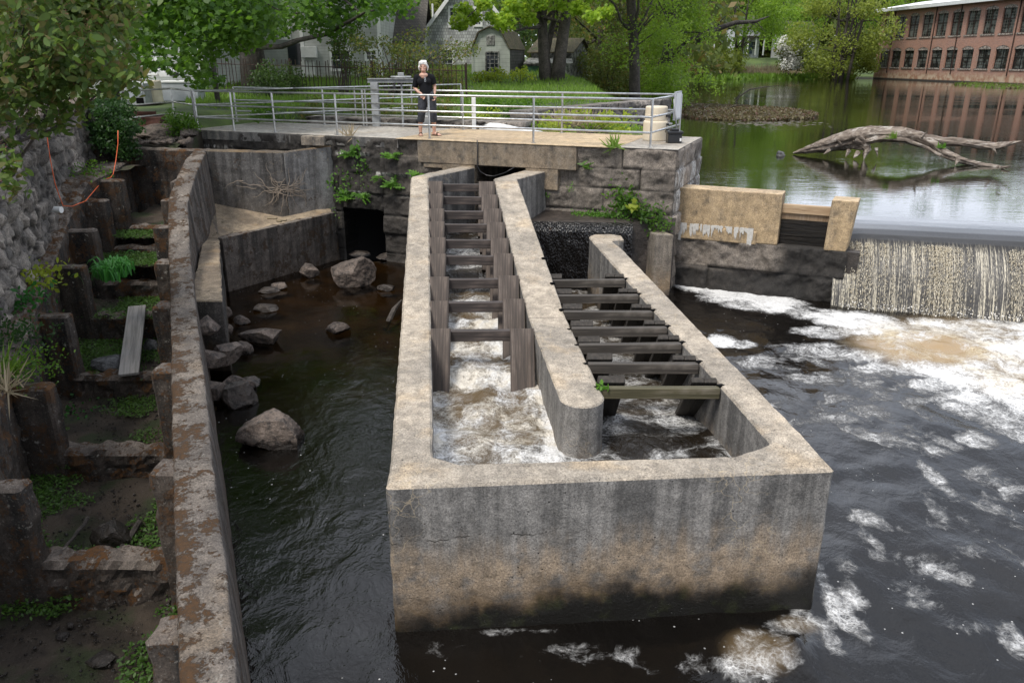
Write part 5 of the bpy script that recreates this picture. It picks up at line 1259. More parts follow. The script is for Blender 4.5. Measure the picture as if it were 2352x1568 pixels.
# head bowed a little, neck, trunk
hc = H(548, 292, -.045)
b.ball(hc+Vector((0, .012, .02)), .072, .088, .098, 16, 12); b.ball(hc+Vector((.0, -.03, -.055)), .054, .052, .062, 14, 10)
b.ball(hc+Vector((.004, -.082, -.075)), .026, .02, .018)          # chin
b.tube([hc+Vector((.004, -.082, .012)), hc+Vector((.006, -.104, -.022)), hc+Vector((.006, -.090, -.034))], [.008, .014, .010], 8); b.ball(hc+Vector((.006, -.102, -.025)), .014, .012, .011)
b.ball(hc+Vector((.004, -.088, -.053)), .022, .010, .006); b.ball(hc+Vector((.004, -.086, -.062)), .020, .010, .006)   # lips
for s in (-1, 1): b.ball(hc+Vector((s*.031, -.070, .022)), .020, .012, .008); b.ball(hc+Vector((s*.036, -.062, -.022)), .022, .018, .020); b.ball(hc+Vector((s*.074, .006, -.012)), .010, .018, .028)
ch(b, [H(545, 375, -.02), H(548, 425, .01)], [.050, .058])
ch(b, [H(552, 450, .02), H(565, 600, .01), H(585, 720, .0), H(590, 800, .0)], [.10, .115, .12, .12])
for x, e in ((445, -1), (672, 1)): ch(b, [H(548, 440, .02), H(x, 462, .015)], [.07, .055])
armR = [H(418, 480, .01), H(378, 640, .03), H(455, 712, -.075), H(500, 735, -.10)]
armL = [H(688, 474, .01), H(727, 610, .035), H(733, 700, -.01), H(722, 748, -.045)]
ch(b, armR, [.050, .041, .031, .026]); ch(b, armL, [.050, .041, .031, .026])
def hand(w, d, side):
    w, d = Vector(w), Vector(d).normalized(); s = d.cross(Vector((0, 1, .2))).normalized(); n = s.cross(d)
    b.tube([w, w+d*.045, w+d*.085], [.026, .034, .030], 10); b.ball(w+d*.07, .034, .022, .03)
    for k, L in enumerate((.066, .074, .070, .056)):
        o = w+d*.08+s*(k-1.5)*.019; b.tube([o, o+d*L*.45+n*.004, o+d*L*.75-n*.012, o+d*L*.9-n*.028], [.0098, .0092, .0085, .0075], 7)
    o = w+d*.025+s*side*.026; b.tube([o, o+d*.028+s*side*.022, o+d*.058+s*side*.026], [.013, .0115, .009], 7)
hand(armR[-1], (.55, -.35, -.75), -1); hand(armL[-1], (-.12, -.30, -.95), 1)
legR = [H(525, 820, 0), H(487, 1075, -.02), H(455, 1250, .02), H(452, 1385, .03)]
legL = [H(660, 820, 0), H(690, 1075, -.02), H(694, 1250, .02), H(698, 1385, .03)]
for lg in (legR, legL): ch(b, lg, [.085, .058, .050, .034])
def foot(a, ang):
    d = Vector((math.sin(ang), -math.cos(ang), 0)); s = Vector((d.y, -d.x, 0))
    h = Vector((a.x, a.y, .045)); ch(b, [a, h-d*.03], [.036, .036]); ch(b, [h-d*.03, h+d*.07+Vector((0,0,-.008)), h+d*.135+Vector((0,0,-.018))], [.036, .034, .028])
    for k in range(5): o = h+d*(.135)+s*(k-2)*.017; b.tube([o+Vector((0,0,-.022)), o+d*(.04-.004*abs(k-1))+Vector((0,0,-.030))], [.012, .0085], 7); b.ball(o+d*(.04-.004*abs(k-1))+Vector((0,0,-.030)), .009, .009, .009, 7, 5)
    return h, d, s
fR = foot(legR[-1], .12); fL = foot(legL[-1], .95)
body = soft('body', b, M['skin'], who, .0062, 4)
m = MB()
for s in (-1, 1): m.ball(hc+Vector((s*.030, -.0775, .008)), .012, .006, .0055)
o = m.build('eyes', M['black']); o.parent = who
# hair: a full chin length bob with a side fringe
m = MB(); m.ball(hc+Vector((0, .032, .040)), .088, .092, .082, 16, 12)
for k in range(60):
    a = random.uniform(-.15, math.pi+.15); x = math.cos(a)*.088; y = math.sin(a)*.088+.012
    z0 = random.uniform(.03, .07); z1 = random.uniform(-.095, -.045); m.tube([hc+Vector((x*.8, y*.8+.01, z0)), hc+Vector((x*1.08, y*1.06, (z0+z1)/2)), hc+Vector((x*.98, y, z1))], [.014, .016+.006*random.random(), .007], 7)
for k in range(9): x = -.075+k*.0185; m.tube([hc+Vector((x*.5+.02, -.02, .118)), hc+Vector((x*.95, -.066, .085)), hc+Vector((x*1.1, -.070, .052-abs(x)*.3))], [.02, .021, .010], 7)
soft('hair', m, M['hair'], who, .006, 2)
# top: boat neck, elbow sleeves
m = MB(); ch(m, [H(552, 470, .02), H(560, 560, .01), H(578, 660, .0), H(590, 738, .0)], [.128, .142, .146, .152])
for x in (428, 684): ch(m, [H(548, 462, .02), H(x, 468, .015)], [.095, .068])
m.ball(H(500, 540, -.075), .085, .065, .08); m.ball(H(612, 540, -.075), .085, .065, .08)
for arm in (armR, armL):
    d = (arm[1]-arm[0]); e = arm[0]+d*(.92 if arm is armR else .80); ch(m, [arm[0], arm[0]+d*.5], [.070, .065]); m.tube([arm[0]+d*.5, e], [.066, .064], 12)
o = soft('black_top', m, M['shirt'], who, .010, 5)
# cut the neckline: the skin yoke shows above it
m = MB(); m.ball(H(548, 432, -.045), .098, .098, .058, 14, 10); m.ball(H(548, 462, -.075), .062, .062, .040, 14, 10); soft('neckline', m, M['skin'], who, .010, 5)
# cropped trousers
m = MB(); ch(m, [H(560, 775, .0), H(592, 800, .0), H(625, 775, .0)], [.148, .150, .148])
for lg in (legR, legL):
    k = lg[1].lerp(lg[2], .80); ch(m, [lg[0], lg[0].lerp(lg[1], .5), lg[1]], [.118, .100, .083]); m.tube([lg[1], k], [.083, .082], 12)
m.tube([legR[0]+Vector((-.085, -.02, -.10)), legR[0].lerp(legR[1], .55)+Vector((-.085, -.02, 0))], [.035, .035], 8)
soft('cropped_trousers', m, M['denim'], who, .010, 4)
for h, d, s in (fR, fL):
    m = MB(); m.obox(h+d*.055+Vector((0, 0, -.037)), d*.118, s*.040, (0, 0, .008)); o = m.build('sandal', M['sandal'], bevel=.006); o.parent = who
    m = MB()
    for f0, z in ((.02, .016), (.08, .018), (.105, .010)):
        c = h+d*f0; m.tube([c+s*.042+Vector((0,0,-.03)), c+s*.030+Vector((0,0,z)), c-s*.004+Vector((0,0,z+.014)), c-s*.030+Vector((0,0,z)), c-s*.042+Vector((0,0,-.03))], .007, 6)
    m.tube([h-d*.05+Vector((0,0,.02))+s*.03, h-d*.072+Vector((0,0,.02)), h-d*.05+Vector((0,0,.02))-s*.03], .007, 6)
    st = m.build('strap', M['sandal']); st.parent = o
# folded glasses hung on the neckline
m = MB(); g = H(582, 470, -.185)
for dx, dz in ((0, 0), (.004, -.045)): m.tube([g+Vector((dx+.016*math.cos(a), -.004, dz-.02+.022*math.sin(a))) for a in np.linspace(0, 2*math.pi, 15)], .004, 6)
m.tube([g+Vector((0, 0, .03)), g+Vector((.004, 0, -.06))], .004, 6); o = m.build('hanging_glasses', M['greyp']); o.parent = who

# ================================================================ junk on the bank at the left
def grounded(u, v, z=3.2): return Pz(u, v, z)
g = grounded(356, 238); m = MB(); r = 19*g.y/FPX*.98
m.lathe(g, [(r*.97, 0), (r, .03), (r*.98, .25), (r, .27), (r, .45), (r*.98, .47), (r, .70), (r*.96, .73), (r*.9, .735)], 28); tag(m.build('barrel', M['cream']), 'stained cream barrel standing between discarded appliances on the bank', 'barrel')
def appl(name, label, u0, u1, vt, vb, dpt, mat, z=3.2):
    a, b_ = Pz(u0, vb, z), Pz(u1, vb, z); top = PY(u0, vt, a.y).z; t_ = thing(name, label, 'appliance', a, 'discarded appliances on the bank')
    mb = MB(); mb.prism([xy(a), xy(b_), (b_.x, b_.y+dpt), (a.x, a.y+dpt)], z, top); mb.build('cabinet', M[mat], t_, bevel=.02); return t_, a, b_, top
t_, a, b_, top = appl('chest_freezer', 'pale grey chest freezer right of the cream barrel', 374, 457, 191, 233, .7, 'greyp'); mb = MB(); mb.prism([(a.x-.02, a.y-.03), (b_.x+.02, b_.y-.03), (b_.x+.02, b_.y+.72), (a.x-.02, a.y+.72)], top+.004, top+.07); mb.build('lid', M['white'], t_, bevel=.015)
t_, a, b_, top = appl('stove', 'old grey stove with an open oven front left of the cream barrel', 293, 336, 192, 241, .6, 'galv')
w = b_.x-a.x; mb = MB(); mb.box(a.x+w*.12, a.x+w*.45, a.y-.02, a.y-.004, 3.35, 3.8); mb.box(a.x+w*.55, a.x+w*.9, a.y-.02, a.y-.004, 3.55, 3.8); mb.build('oven_door', M['greyp'], t_); mb = MB(); mb.box(a.x+w*.5, a.x+w*.9, a.y-.012, a.y-.004, 3.24, 3.42); mb.build('opening', M['void'], t_)
mb = MB(); mb.box(a.x, b_.x, a.y+.5, a.y+.58, top+.003, top+.14); mb.build('control_panel', M['white'], t_)
z1 = 4.02; a, b_ = PY(350, 187, 27.6), PY(416, 187, 27.6); t_ = thing('washing_machine', 'white washing machine top lying on the chest freezer and barrel', 'appliance', (a.x, a.y, z1), 'discarded appliances on the bank')
MB().prism([xy(a), xy(b_), (b_.x, b_.y+.6), (a.x, a.y+.6)], z1, z1+.2).build('cabinet', M['white'], t_, bevel=.02); mb = MB(); mb.box(b_.x-.35, b_.x-.05, a.y-.015, a.y-.004, z1+.05, z1+.15); mb.build('dial_panel', M['black'], t_)
mb = MB()
for k in range(26):
    c = PY(random.uniform(310, 392), random.uniform(160, 172), random.uniform(27.6, 28.3)); d = Vector((random.uniform(-1, 1), random.uniform(-.3, .3), random.uniform(-.15, .15)))*random.uniform(.15, .4); mb.obox(c, d, Vector((0, .08, random.uniform(-.05, .05))), (0, 0, random.uniform(.006, .03)))
o = mb.build('scrap_metal', M['white']); tag(o, kind='stuff')
mb = MB(); q0, q1, q2, q3 = PY(283, 288, 19.8), PY(364, 293, 19.6), PY(385, 287, 19.9), PY(330, 262, 21.2); zq_ = 2.92
mb.add([(q0.x, q0.y, 3.0), (q1.x, q1.y, 2.95), (q1.x+.05, q1.y+.1, 3.25), (q0.x, q0.y, 3.28), (q0.x, q0.y+1.2, 3.0), (q2.x, q2.y+.6, 2.95), (q2.x-.25, q2.y+.6, 3.25), (q0.x+.1, q0.y+1.2, 3.28)], [(0,1,2,3),(1,5,6,2),(5,4,7,6),(4,0,3,7),(3,2,6,7),(0,4,5,1)])
tag(mb.build('rusty_hatch', M['rust'], bevel=.01), 'rusty brown steel hatch cover on the stones left of the walkway', 'hatch')
for u, v, n in ((302, 258, 'left'), (337, 257, 'right')):
    q_ = PY(u, v, 20.4); q_.z = 3.32; mb = MB(); mb.obox(q_, (.20, .05, 0), (-.02, .08, 0), (0, 0, .035)); tag(mb.build('timber_block', M['rust']), f'{"longer" if n=="left" else "shorter"} rusty block lying on the steel hatch at its {n} end', 'block')
for u0, u1, vt, vb, sd, lab in ((300, 392, 291, 324, 41, 'long grey granite slab below the rusty hatch'), (248, 300, 300, 330, 42, 'rough granite lump half hidden by dark creeper'), (395, 440, 296, 318, 43, 'broken granite piece under the walkway corner')):
    y_ = 18.6; a, b_ = PY(u0, vb, y_), PY(u1, vb, y_); top = PY(u0, vt, y_).z; w = (b_.x-a.x)/2
    rock('rock', lab, ((a.x+b_.x)/2, y_+.5, (a.z+top)/2), (w, .6, (top-a.z)/2*1.2), sd, M['rock'], 'granite pieces by the walkway corner', 12)
for u in (725, 750):
    q_ = Pab(u-15, 352, -.25); q_.z = 2.80
    mb = MB(); mb.box(q_.x-.13, q_.x+.13, q_.y-.1, q_.y+.1, 2.79, 2.99); tag(mb.build('cinder_block', M['pier'], bevel=.01), f'{"left" if u==725 else "right"} one of two small concrete blocks on the mossy wall top', 'block', 'small concrete blocks on the wall top')
# pipe stub in the rubble wall
q_ = Pline(128, 481, (SW0.x+swd[1]*.1, SW0.y-swd[0]*.1), swd); mb = MB(); mb.tube([q_+Vector((-.2, 0, 0)), q_+Vector((.12, -.04, 0))], .055, 14); tag(mb.build('drain_pipe', M['white'], smooth=False), 'stub of white drain pipe sticking out of the rubble wall', 'pipe')
# ================================================================ ground beyond the walkway
SH = [(-6.5, 21.5), (-.5, 23.0), (2.8, 25.5), (5.4, 29.0), (6.6, 36), (7.8, 47), (9.2, 55), (11.5, 62), (13.5, 75), (17, 95), (20, 118), (26, 136), (37, 142), (52, 139), (57, 138), (120, 60), (140, -40), (12, -10), (3.85, 15.5), (-6.5, 19.3)]
def poly_sd(px, py, poly):
    """signed distance to an outline, negative inside"""
    d = np.full(px.shape, 1e9); ins = np.zeros(px.shape, bool); n = len(poly)
    for i in range(n):
        (x0, y0), (x1, y1) = poly[i], poly[(i+1) % n]; ex, ey = x1-x0, y1-y0
        k = np.clip(((px-x0)*ex+(py-y0)*ey)/(ex*ex+ey*ey), 0, 1); d = np.minimum(d, np.hypot(px-x0-ex*k, py-y0-ey*k))
        c = ((y0 > py) != (y1 > py)) & (px < ex*(py-y0)/np.where(ey == 0, 1e-9, ey)+x0); ins ^= c
    return np.where(ins, -d, d)
def ground_h(x, y):
    x, y = np.asarray(x, float), np.asarray(y, float); d = poly_sd(x, y, SH)
    near = sstep(70, 30, y)
    h = np.where(d > 0, PONDZ-.1+np.minimum(d*(.55*near+.12), 1.75*near+(1-near)*3.4), PONDZ-.1+np.maximum(d*.35, -1.6))
    return h+(fbm(x*.5, y*.5, 1, 4)-.5)*.22*sstep(0, 2, d)
gx, gy = np.meshgrid(np.concatenate([np.linspace(-45, -12, 40)[:-1], np.linspace(-12, 16, 100)[:-1], np.linspace(16, 130, 110)]), np.concatenate([np.linspace(-8, 12, 30)[:-1], np.linspace(12, 34, 70)[:-1], np.linspace(34, 80, 70)[:-1], np.linspace(80, 260, 80)]))
gz = ground_h(gx, gy)
sAb = (gx-AB0[0])*ABD[0]+(gy-AB0[1])*ABD[1]; oAb = (gx-AB0[0])*ABN[0]+(gy-AB0[1])*ABN[1]
swx = SW0.x+(gy-SW0.y)*swd[0]/swd[1]
bad = (oAb < np.where(sAb < 0, .6, 1.2)) & (gx > swx-.4)
keep = ~(bad[:-1, :-1] & bad[1:, 1:]); gz = np.where((gx < swx) & (gy < 20), np.maximum(gz, max(ztA, ztB)-.05), gz)
t = NT('bank_soil'); p = t.pos(); a = t.noise(p, .35, 5, .6); f = t.noise(p, 5, 5, .65); c = t.mix(t.map(a, .4, .6), (.035,.058,.014), (.075,.115,.022)); c = t.mix(t.map(f, .55, .72), c, (.075,.060,.038))
shore = t.map(t.xyz(p)[2], PONDZ+.30, PONDZ+.0); c = t.mix(shore, c, (.05,.038,.025))
M['bank'] = t.done(t.bsdf(c, .95, t.bump(f, .6, .05)))
tag(link('ground', grid_mesh('ground', gx, gy, gz, keep=keep), M['bank']), kind='structure')
def gh(x, y): return float(ground_h(np.array([x]), np.array([y]))[0])
# far ground sheet to the horizon, outside the detailed one
me = bpy.data.meshes.new('far_ground'); me.from_pydata([(-900, 259, 4.0), (900, 259, 4.0), (900, 1500, 9), (-900, 1500, 9)], [], [(0, 1, 2, 3)]); tag(link('far_ground', me, M['bank']), kind='structure')

# ---- field-stone bank walls behind the walkway
def bankwall(label, a, b, z0, z1, seed):
    d = Vector((b[0]-a[0], b[1]-a[1])); L = d.length; d.normalize(); t_ = thing('stone_wall', label, 'stone wall', (a[0], a[1], z0))
    relief('wall_face', a, (d.x, d.y), (d.y, -d.x), 0, L, z0, z1, .045, rubble_fn(seed, .75, .34), M['rubble'], t_, .6)
w0 = abxy(sA+1.0, 3.3); w1 = abxy(SMAX*.62, 3.5)
bankwall('low mossy stone wall directly behind the rear railing and the woman', w0, w1, 1.2, 3.12, 5)
bankwall('rough stone bank wall behind the swampy inlet right of the woman', (w1[0]+.1, w1[1]+1.6), (5.6, 28.5), 1.2, 3.30, 6)

# ================================================================ houses
def window(parent, name, c, ax, w, h, nrm_, cols=2, rows=2, frame='trim', glass='glass', fw=.09, sill=False, label=None):
    """window standing proud of a wall: c centre on the wall, ax along the wall, nrm_ outwards"""
    c, ax, nn = Vector(c), Vector(ax).normalized(), Vector(nrm_).normalized(); up = Vector((0, 0, 1)); m = MB()
    for s in (-1, 1): m.obox(c+ax*s*(w/2-fw/2)+nn*.03, ax*fw/2, nn*.035, up*h/2); m.obox(c+up*s*(h/2-fw/2)+nn*.03, ax*(w/2-fw), nn*.035, up*fw/2)
    for i in range(1, cols): m.obox(c+ax*(-w/2+w*i/cols)+nn*.022, ax*.016, nn*.012, up*(h/2-fw))
    for j in range(1, rows): m.obox(c+up*(-h/2+h*j/rows)+nn*.020, ax*(w/2-fw), nn*.012, up*(.03 if (rows <= 4 and j*2 == rows) else .016))
    f = m.build(name, M[frame], parent)
    MB().obox(c+nn*.004, ax*(w/2-fw*.6), nn*.004, up*(h/2-fw*.6)).build('pane', M[glass], f)
    if sill: MB().obox(c-up*(h/2+.05)+nn*.08, ax*(w/2+.08), nn*.09, up*.045).build('sill', M['cap'], f)
    return f
X_, Yn, Zu = Vector((1, 0, 0)), Vector((0, -1, 0)), Vector((0, 0, 1))
# gable house
yh = 54.0; hl, hr = PY(978, 100, yh).x, PY(1173, 100, yh).x; ze = PY(970, 74, yh).z; zap = PY(1070, -58, yh).z; mid_ = (hl+hr)/2
g1 = thing('gable_house', 'grey shingled house with a steep white trimmed gable behind the woman', 'house', (mid_, yh, 3))
mb = MB(); mb.add([(hl,yh,2.4),(hr,yh,2.4),(hr,yh,ze),(mid_,yh,zap),(hl,yh,ze),(hl,yh+15,2.4),(hr,yh+15,2.4),(hr,yh+15,ze),(mid_,yh+15,zap),(hl,yh+15,ze)], [(0,1,2,3,4),(9,8,7,6,5),(1,6,7,2),(5,0,4,9),(0,5,6,1),(2,7,8,3),(3,8,9,4)])
mb.build('house_wall', M['shingle'], g1)
sl = (zap-ze)/(hr-mid_); mb = MB(); oh = .45
for s, xe in ((-1, hl), (1, hr)):
    xo = xe+s*oh; zo = ze-oh*sl
    mb.add([(mid_,yh-.35,zap+.05),(xo,yh-.35,zo+.05),(xo,yh+15.3,zo+.05),(mid_,yh+15.3,zap+.05),(mid_,yh-.35,zap+.22),(xo,yh-.35,zo+.22),(xo,yh+15.3,zo+.22),(mid_,yh+15.3,zap+.22)], [(0,1,2,3),(7,6,5,4),(0,4,5,1),(1,5,6,2),(2,6,7,3),(3,7,4,0)])
rf = mb.build('roof', M['roof'], g1)
mb = MB()
for s, xe in ((-1, hl), (1, hr)):
    xo = xe+s*oh; zo = ze-oh*sl; mb.add([(mid_,yh-.42,zap-.1),(xo,yh-.42,zo-.1),(xo,yh-.42,zo+.24),(mid_,yh-.42,zap+.24),(mid_,yh-.355,zap-.1),(xo,yh-.355,zo-.1),(xo,yh-.355,zo+.24),(mid_,yh-.355,zap+.24)], [(0,1,2,3),(7,6,5,4),(0,4,5,1),(2,6,7,3),(1,5,6,2),(3,7,4,0)])
mb.build('rake_board', M['white'], g1)
for x in (hl, hr): MB().box(x-.06, x+.06, yh-.05, yh-.004, 2.4, ze).build('corner_board', M['white'], g1)
def at_face(u, v, y): q = PY(u, v, y); return (q.x, y-.002, q.z)
for u0, u1, v0, v1 in ((1030,1056,14,64), (1088,1108,14,62), (1012,1043,110,158)):
    a, b = PY(u0, v1, yh), PY(u1, v0, yh); window(g1, 'window', ((a.x+b.x)/2, yh-.002, (a.z+b.z)/2), X_, b.x-a.x, b.z-a.z, Yn, 2, 4, 'white', fw=.14)
mb = MB(); q_ = PY(994, 30, 60); mb.tube([(q_.x, 60, 6), (q_.x, 60, q_.z+.6)], .07, 8); mb.build('vent_pipe', M['white'], g1)
# gambrel shed
A = PY(1087, 205, 46.0); B = PY(1169, 206, 45.6); gz0 = A.z; dep = Vector((.85, 4.2)); ap = [(1087,110),(1100,76),(1126,63),(1150,72),(1169,110)]
g2 = thing('gambrel_shed', 'small pale green shed with a mossy barn roof and one paned window', 'shed', (A.x, A.y, gz0))
P = [(A.x, A.y, gz0), (B.x, B.y, gz0)]+[tuple(PY(u, v, lerp(A.y, B.y, (u-1087)/82))) for u, v in ap[::-1]]
Q = [(x+dep.x, y+dep.y, z) for x, y, z in P]; n = len(P)
mb = MB(); mb.add(P+Q, [tuple(range(n)), tuple(range(2*n-1, n-1, -1))]+[(i, n+i, n+(i+1)%n, (i+1)%n) for i in (0,)]); mb.add([P[0], P[6], Q[6], Q[0]], [(0,1,2,3)]); mb.build('shed_wall', M['clap2'], g2)
mb = MB(); mb.add([P[1], Q[1], Q[2], P[2]], [(0,1,2,3)]); mb.build('side_wall', M['shingledark'], g2)
for nm, ids in (('roof', (2,3,4,5,6)),):
    mb = MB(); f0 = Vector((dep.x, dep.y, 0)).normalized()*.18; cen_ = Vector(P[4])*.0+Vector(((A.x+B.x)/2, A.y, P[2][2]))
    for a, b in zip(ids[:-1], ids[1:]):
        pa, pb, qa, qb = Vector(P[a])-f0, Vector(P[b])-f0, Vector(Q[a])+f0, Vector(Q[b])+f0
        nn = (pb-pa).cross(qa-pa).normalized(); nn = nn if nn.z > 0 or (nn.z == 0) else -nn; up = nn*.07
        ext = (pa-pb).normalized()*.12 if a == 2 else Vector(); ext2 = (pb-pa).normalized()*.12 if b == 6 else Vector()
        pa, qa, pb, qb = pa+ext, qa+ext, pb+ext2, qb+ext2
        mb.add([pa+nn*.012, pb+nn*.012, qb+nn*.012, qa+nn*.012, pa+up, pb+up, qb+up, qa+up], [(3,2,1,0),(4,5,6,7),(0,1,5,4),(1,2,6,5),(2,3,7,6),(3,0,4,7)])
    mb.build('roof', M['roofmoss'], g2)
fd = (B-A).normalized(); fn3 = Vector((fd.y, -fd.x, 0))
def on_shed(u0, u1, v0, v1):
    a, b = PY(u0, v1, 45.8), PY(u1, v0, 45.8); return Vector(((a.x+b.x)/2, lerp(A.y, B.y, ((u0+u1)/2-1087)/82), (a.z+b.z)/2)), b.x-a.x, b.z-a.z
c, w, h = on_shed(1115, 1147, 118, 174); window(g2, 'window', c+fn3*.004, fd, w, h, fn3, 3, 6, 'panelgrey', fw=.07)
c, w, h = on_shed(1117, 1137, 82, 104); MB().obox(c+fn3*.02, fd*w/2, fn3*.02, Zu*h/2).build('hatch', M['panelgrey'], g2, bevel=.01)
for k in (0, 1):
    q_ = A if k == 0 else B; MB().obox(Vector((q_.x, q_.y, (gz0+P[2][2])/2))+fn3*.02, fd*.06, fn3*.022, Zu*(P[2][2]-gz0)/2).build('corner_board', M['clap2'], g2)
# weathered shed
A = PY(1220, 200, 50); B = PY(1312, 200, 49); Cc = PY(1347, 198, 51.5); gz0 = A.z-.1
g3 = thing('weathered_shed', 'weathered grey shed with a lean-to behind the twin trunked tree', 'shed', (A.x, A.y, gz0))
ze3 = PY(1312, 119, 49).z; zr3 = PY(1330, 90, 50).z; bk = Vector((Cc.x-B.x, Cc.y-B.y)); rmid = (B+Vector((bk.x, bk.y, 0))*.55)
A2 = (A.x+bk.x, A.y+bk.y); rl = (A.x+bk.x*.55, A.y+bk.y*.55)
mb = MB(); mb.prism([xy(A), xy(B), xy(Cc), A2], gz0-.5, ze3); mb.add([(B.x,B.y,ze3),(Cc.x,Cc.y,ze3),(rmid.x,rmid.y,zr3-.05),(A.x,A.y,ze3),(A2[0],A2[1],ze3),(rl[0],rl[1],zr3-.05)], [(0,1,2),(5,4,3)]); mb.build('shed_wall', M['panelgrey'], g3)
mb = MB()
def roofq(mb, a, b, c, d, th=.07): mb.add([a, b, c, d]+[Vector(q)+Vector((0,0,th)) for q in (a, b, c, d)], [(3,2,1,0),(4,5,6,7),(0,1,5,4),(1,2,6,5),(2,3,7,6),(3,0,4,7)])
ov = Vector((bk.x, bk.y, 0)).normalized()*.25; sd = (B-A).normalized()*.2; sd.z = 0
roofq(mb, Vector((A.x,A.y,ze3-.08))-ov-sd, Vector((B.x,B.y,ze3-.08))-ov+sd, Vector((rmid.x,rmid.y,zr3))+sd, Vector((rl[0],rl[1],zr3))-sd)
roofq(mb, Vector((rl[0],rl[1],zr3))-sd, Vector((rmid.x,rmid.y,zr3))+sd, Vector((Cc.x,Cc.y,ze3-.08))+ov+sd, Vector((A2[0],A2[1],ze3-.08))+ov-sd); mb.build('roof', M['roofmoss'], g3)
L0, L1 = PY(1210, 200, 48), PY(1308, 200, 47.4); zl = PY(1300, 143, 47.6).z; mb = MB(); mb.prism([xy(L0), xy(L1), (B.x-.05, B.y-.02), (A.x-.1, A.y-.02)], gz0-.4, [zl-.12, zl-.12, zl+.1, zl+.1]); mb.build('lean_to', M['panelgrey'], g3)
mb = MB(); roofq(mb, Vector((L0.x-.2,L0.y-.25,zl-.12)), Vector((L1.x+.15,L1.y-.25,zl-.12)), Vector((B.x,B.y-.03,zl+.16)), Vector((A.x-.2,A.y-.03,zl+.16))); mb.build('lean_to_roof', M['panelgrey'], g3)
a, b = PY(1212, 198, 47.9), PY(1241, 152, 47.9); MB().box(a.x, b.x, 47.78, 47.86, a.z-.2, b.z).build('green_door', M['green'], g3)
# long clapboard house
def box_house(name, label, u0, u1, vb, y, dep, ztop, mat, yr=None):
    a, b = PY(u0, vb, y), PY(u1, vb, yr or y); r = thing(name, label, 'house', (a.x, a.y, 3)); mb = MB(); mb.prism([xy(a), xy(b), (b.x, b.y+dep), (a.x, a.y+dep)], 2.2, ztop); mb.build('house_wall', M[mat], r)
    m_ = MB(); am, bm_ = (a.x-.4, a.y-.4), (b.x+.4, b.y-.4); ha, hb = (a.x-.4, a.y+dep/2), (b.x+.4, b.y+dep/2)
    roofq(m_, Vector((*am, ztop)), Vector((*bm_, ztop)), Vector((*hb, ztop+2.6)), Vector((*ha, ztop+2.6)), .12); roofq(m_, Vector((*ha, ztop+2.6)), Vector((*hb, ztop+2.6)), Vector((b.x+.4, b.y+dep+.4, ztop)), Vector((a.x-.4, a.y+dep+.4, ztop)), .12)
    m_.build('roof', M['roof'], r); return r, a, b
yl = 44.0
g4, a, b = box_house('clapboard_house', 'long grey clapboard house seen behind the iron fence and maple leaves', 492, 872, 200, yl, 8, 9.2, 'clap')
for u0, u1, v0, v1 in ((760,806,112,164),(520,552,112,150),(838,868,112,142),(756,786,12,52),(640,664,40,92)):
    p, q_ = PY(u0, v1, yl), PY(u1, v0, yl); window(g4, 'window', ((p.x+q_.x)/2, yl-.002, (p.z+q_.z)/2), X_, q_.x-p.x, q_.z-p.z, Yn, 2, 2, 'white', fw=.13)
for u in (694, 872): q_ = PY(u, 100, yl); MB().box(q_.x-.09, q_.x+.09, yl-.06, yl-.004, 2.3, 9.1).build('corner_board', M['white'], g4)
p, q_ = PY(695, 133, yl), PY(729, 107, yl); MB().box(p.x, q_.x, yl-.3, yl-.06, p.z, q_.z).build('wall_cabinet', M['white'], g4, bevel=.02)
p, q_ = PY(697, 200, yl), PY(722, 142, yl); MB().box(p.x, q_.x, yl-.05, yl-.004, p.z, q_.z).build('door', M['white'], g4)
p, q_ = PY(664, 150, yl), PY(690, 100, yl); MB().box(p.x, q_.x, yl-.03, yl-.004, p.z, q_.z).build('door_glass', M['glass'], g4)
g5, a, b = box_house('near_clapboard_house', 'grey clapboard house corner behind the discarded appliances', 200, 474, 205, 36, 7.5, 8.4, 'clap')
MB().box(b.x-.16, b.x+.02, 35.93, 35.996, 2.3, 8.3).build('corner_board', M['white'], g5)
for u0, u1, v0, v1 in ((358,386,132,165),(176+40,252,110,170)):
    p, q_ = PY(u0, v1, 36), PY(u1, v0, 36); window(g5, 'window', ((p.x+q_.x)/2, 35.998, (p.z+q_.z)/2), X_, q_.x-p.x, q_.z-p.z, Yn, 2, 2, 'white', fw=.12)
g6, a, b = box_house('house_extension', 'low grey house wing between the clapboard house and the gable house', 884, 965, 200, 50, 6, PY(900, 100, 50).z, 'shingle')
for u0, u1 in ((898, 912), (930, 946)): p, q_ = PY(u0, 165, 50), PY(u1, 128, 50); window(g6, 'window', ((p.x+q_.x)/2, 49.998, (p.z+q_.z)/2), X_, q_.x-p.x, q_.z-p.z, Yn, 2, 2, 'white', fw=.1)
# houses across the pond
def far_house(name, label, u0, u1, vb, vt, y, mat='housewhite'):
    r, a, b = box_house(name, label, u0, u1, vb, y, 9, PY(u0, vt, y).z, mat); w = b.x-a.x; z0 = PY(u0, vb, y).z; n = max(2, int(w/3))
    for k in range(n):
        for zz in (z0+1.6, z0+4.4):
            if zz < PY(u0, vt, y).z-1: window(r, 'window', (a.x+w*(k+.5)/n, y-.002, zz), X_, 1.0, 1.6, Yn, 2, 2, 'white', fw=.1)
    return r, a, b, z0
r, a, b, z0 = far_house('porch_house', 'white house with a grey porch seen between trees across the pond', 1688, 1742, 124, 66, 172)
mb = MB(); mb.box(a.x-.3, b.x+.3, 168.6, 171.9, z0+3.0, z0+3.4); mb.build('porch_roof', M['roof'], r)
for k in range(4): x = lerp(a.x, b.x, k/3); MB().box(x-.12, x+.12, 168.8, 169.05, z0-.3, z0+3.0).build('porch_post', M['white'], r)
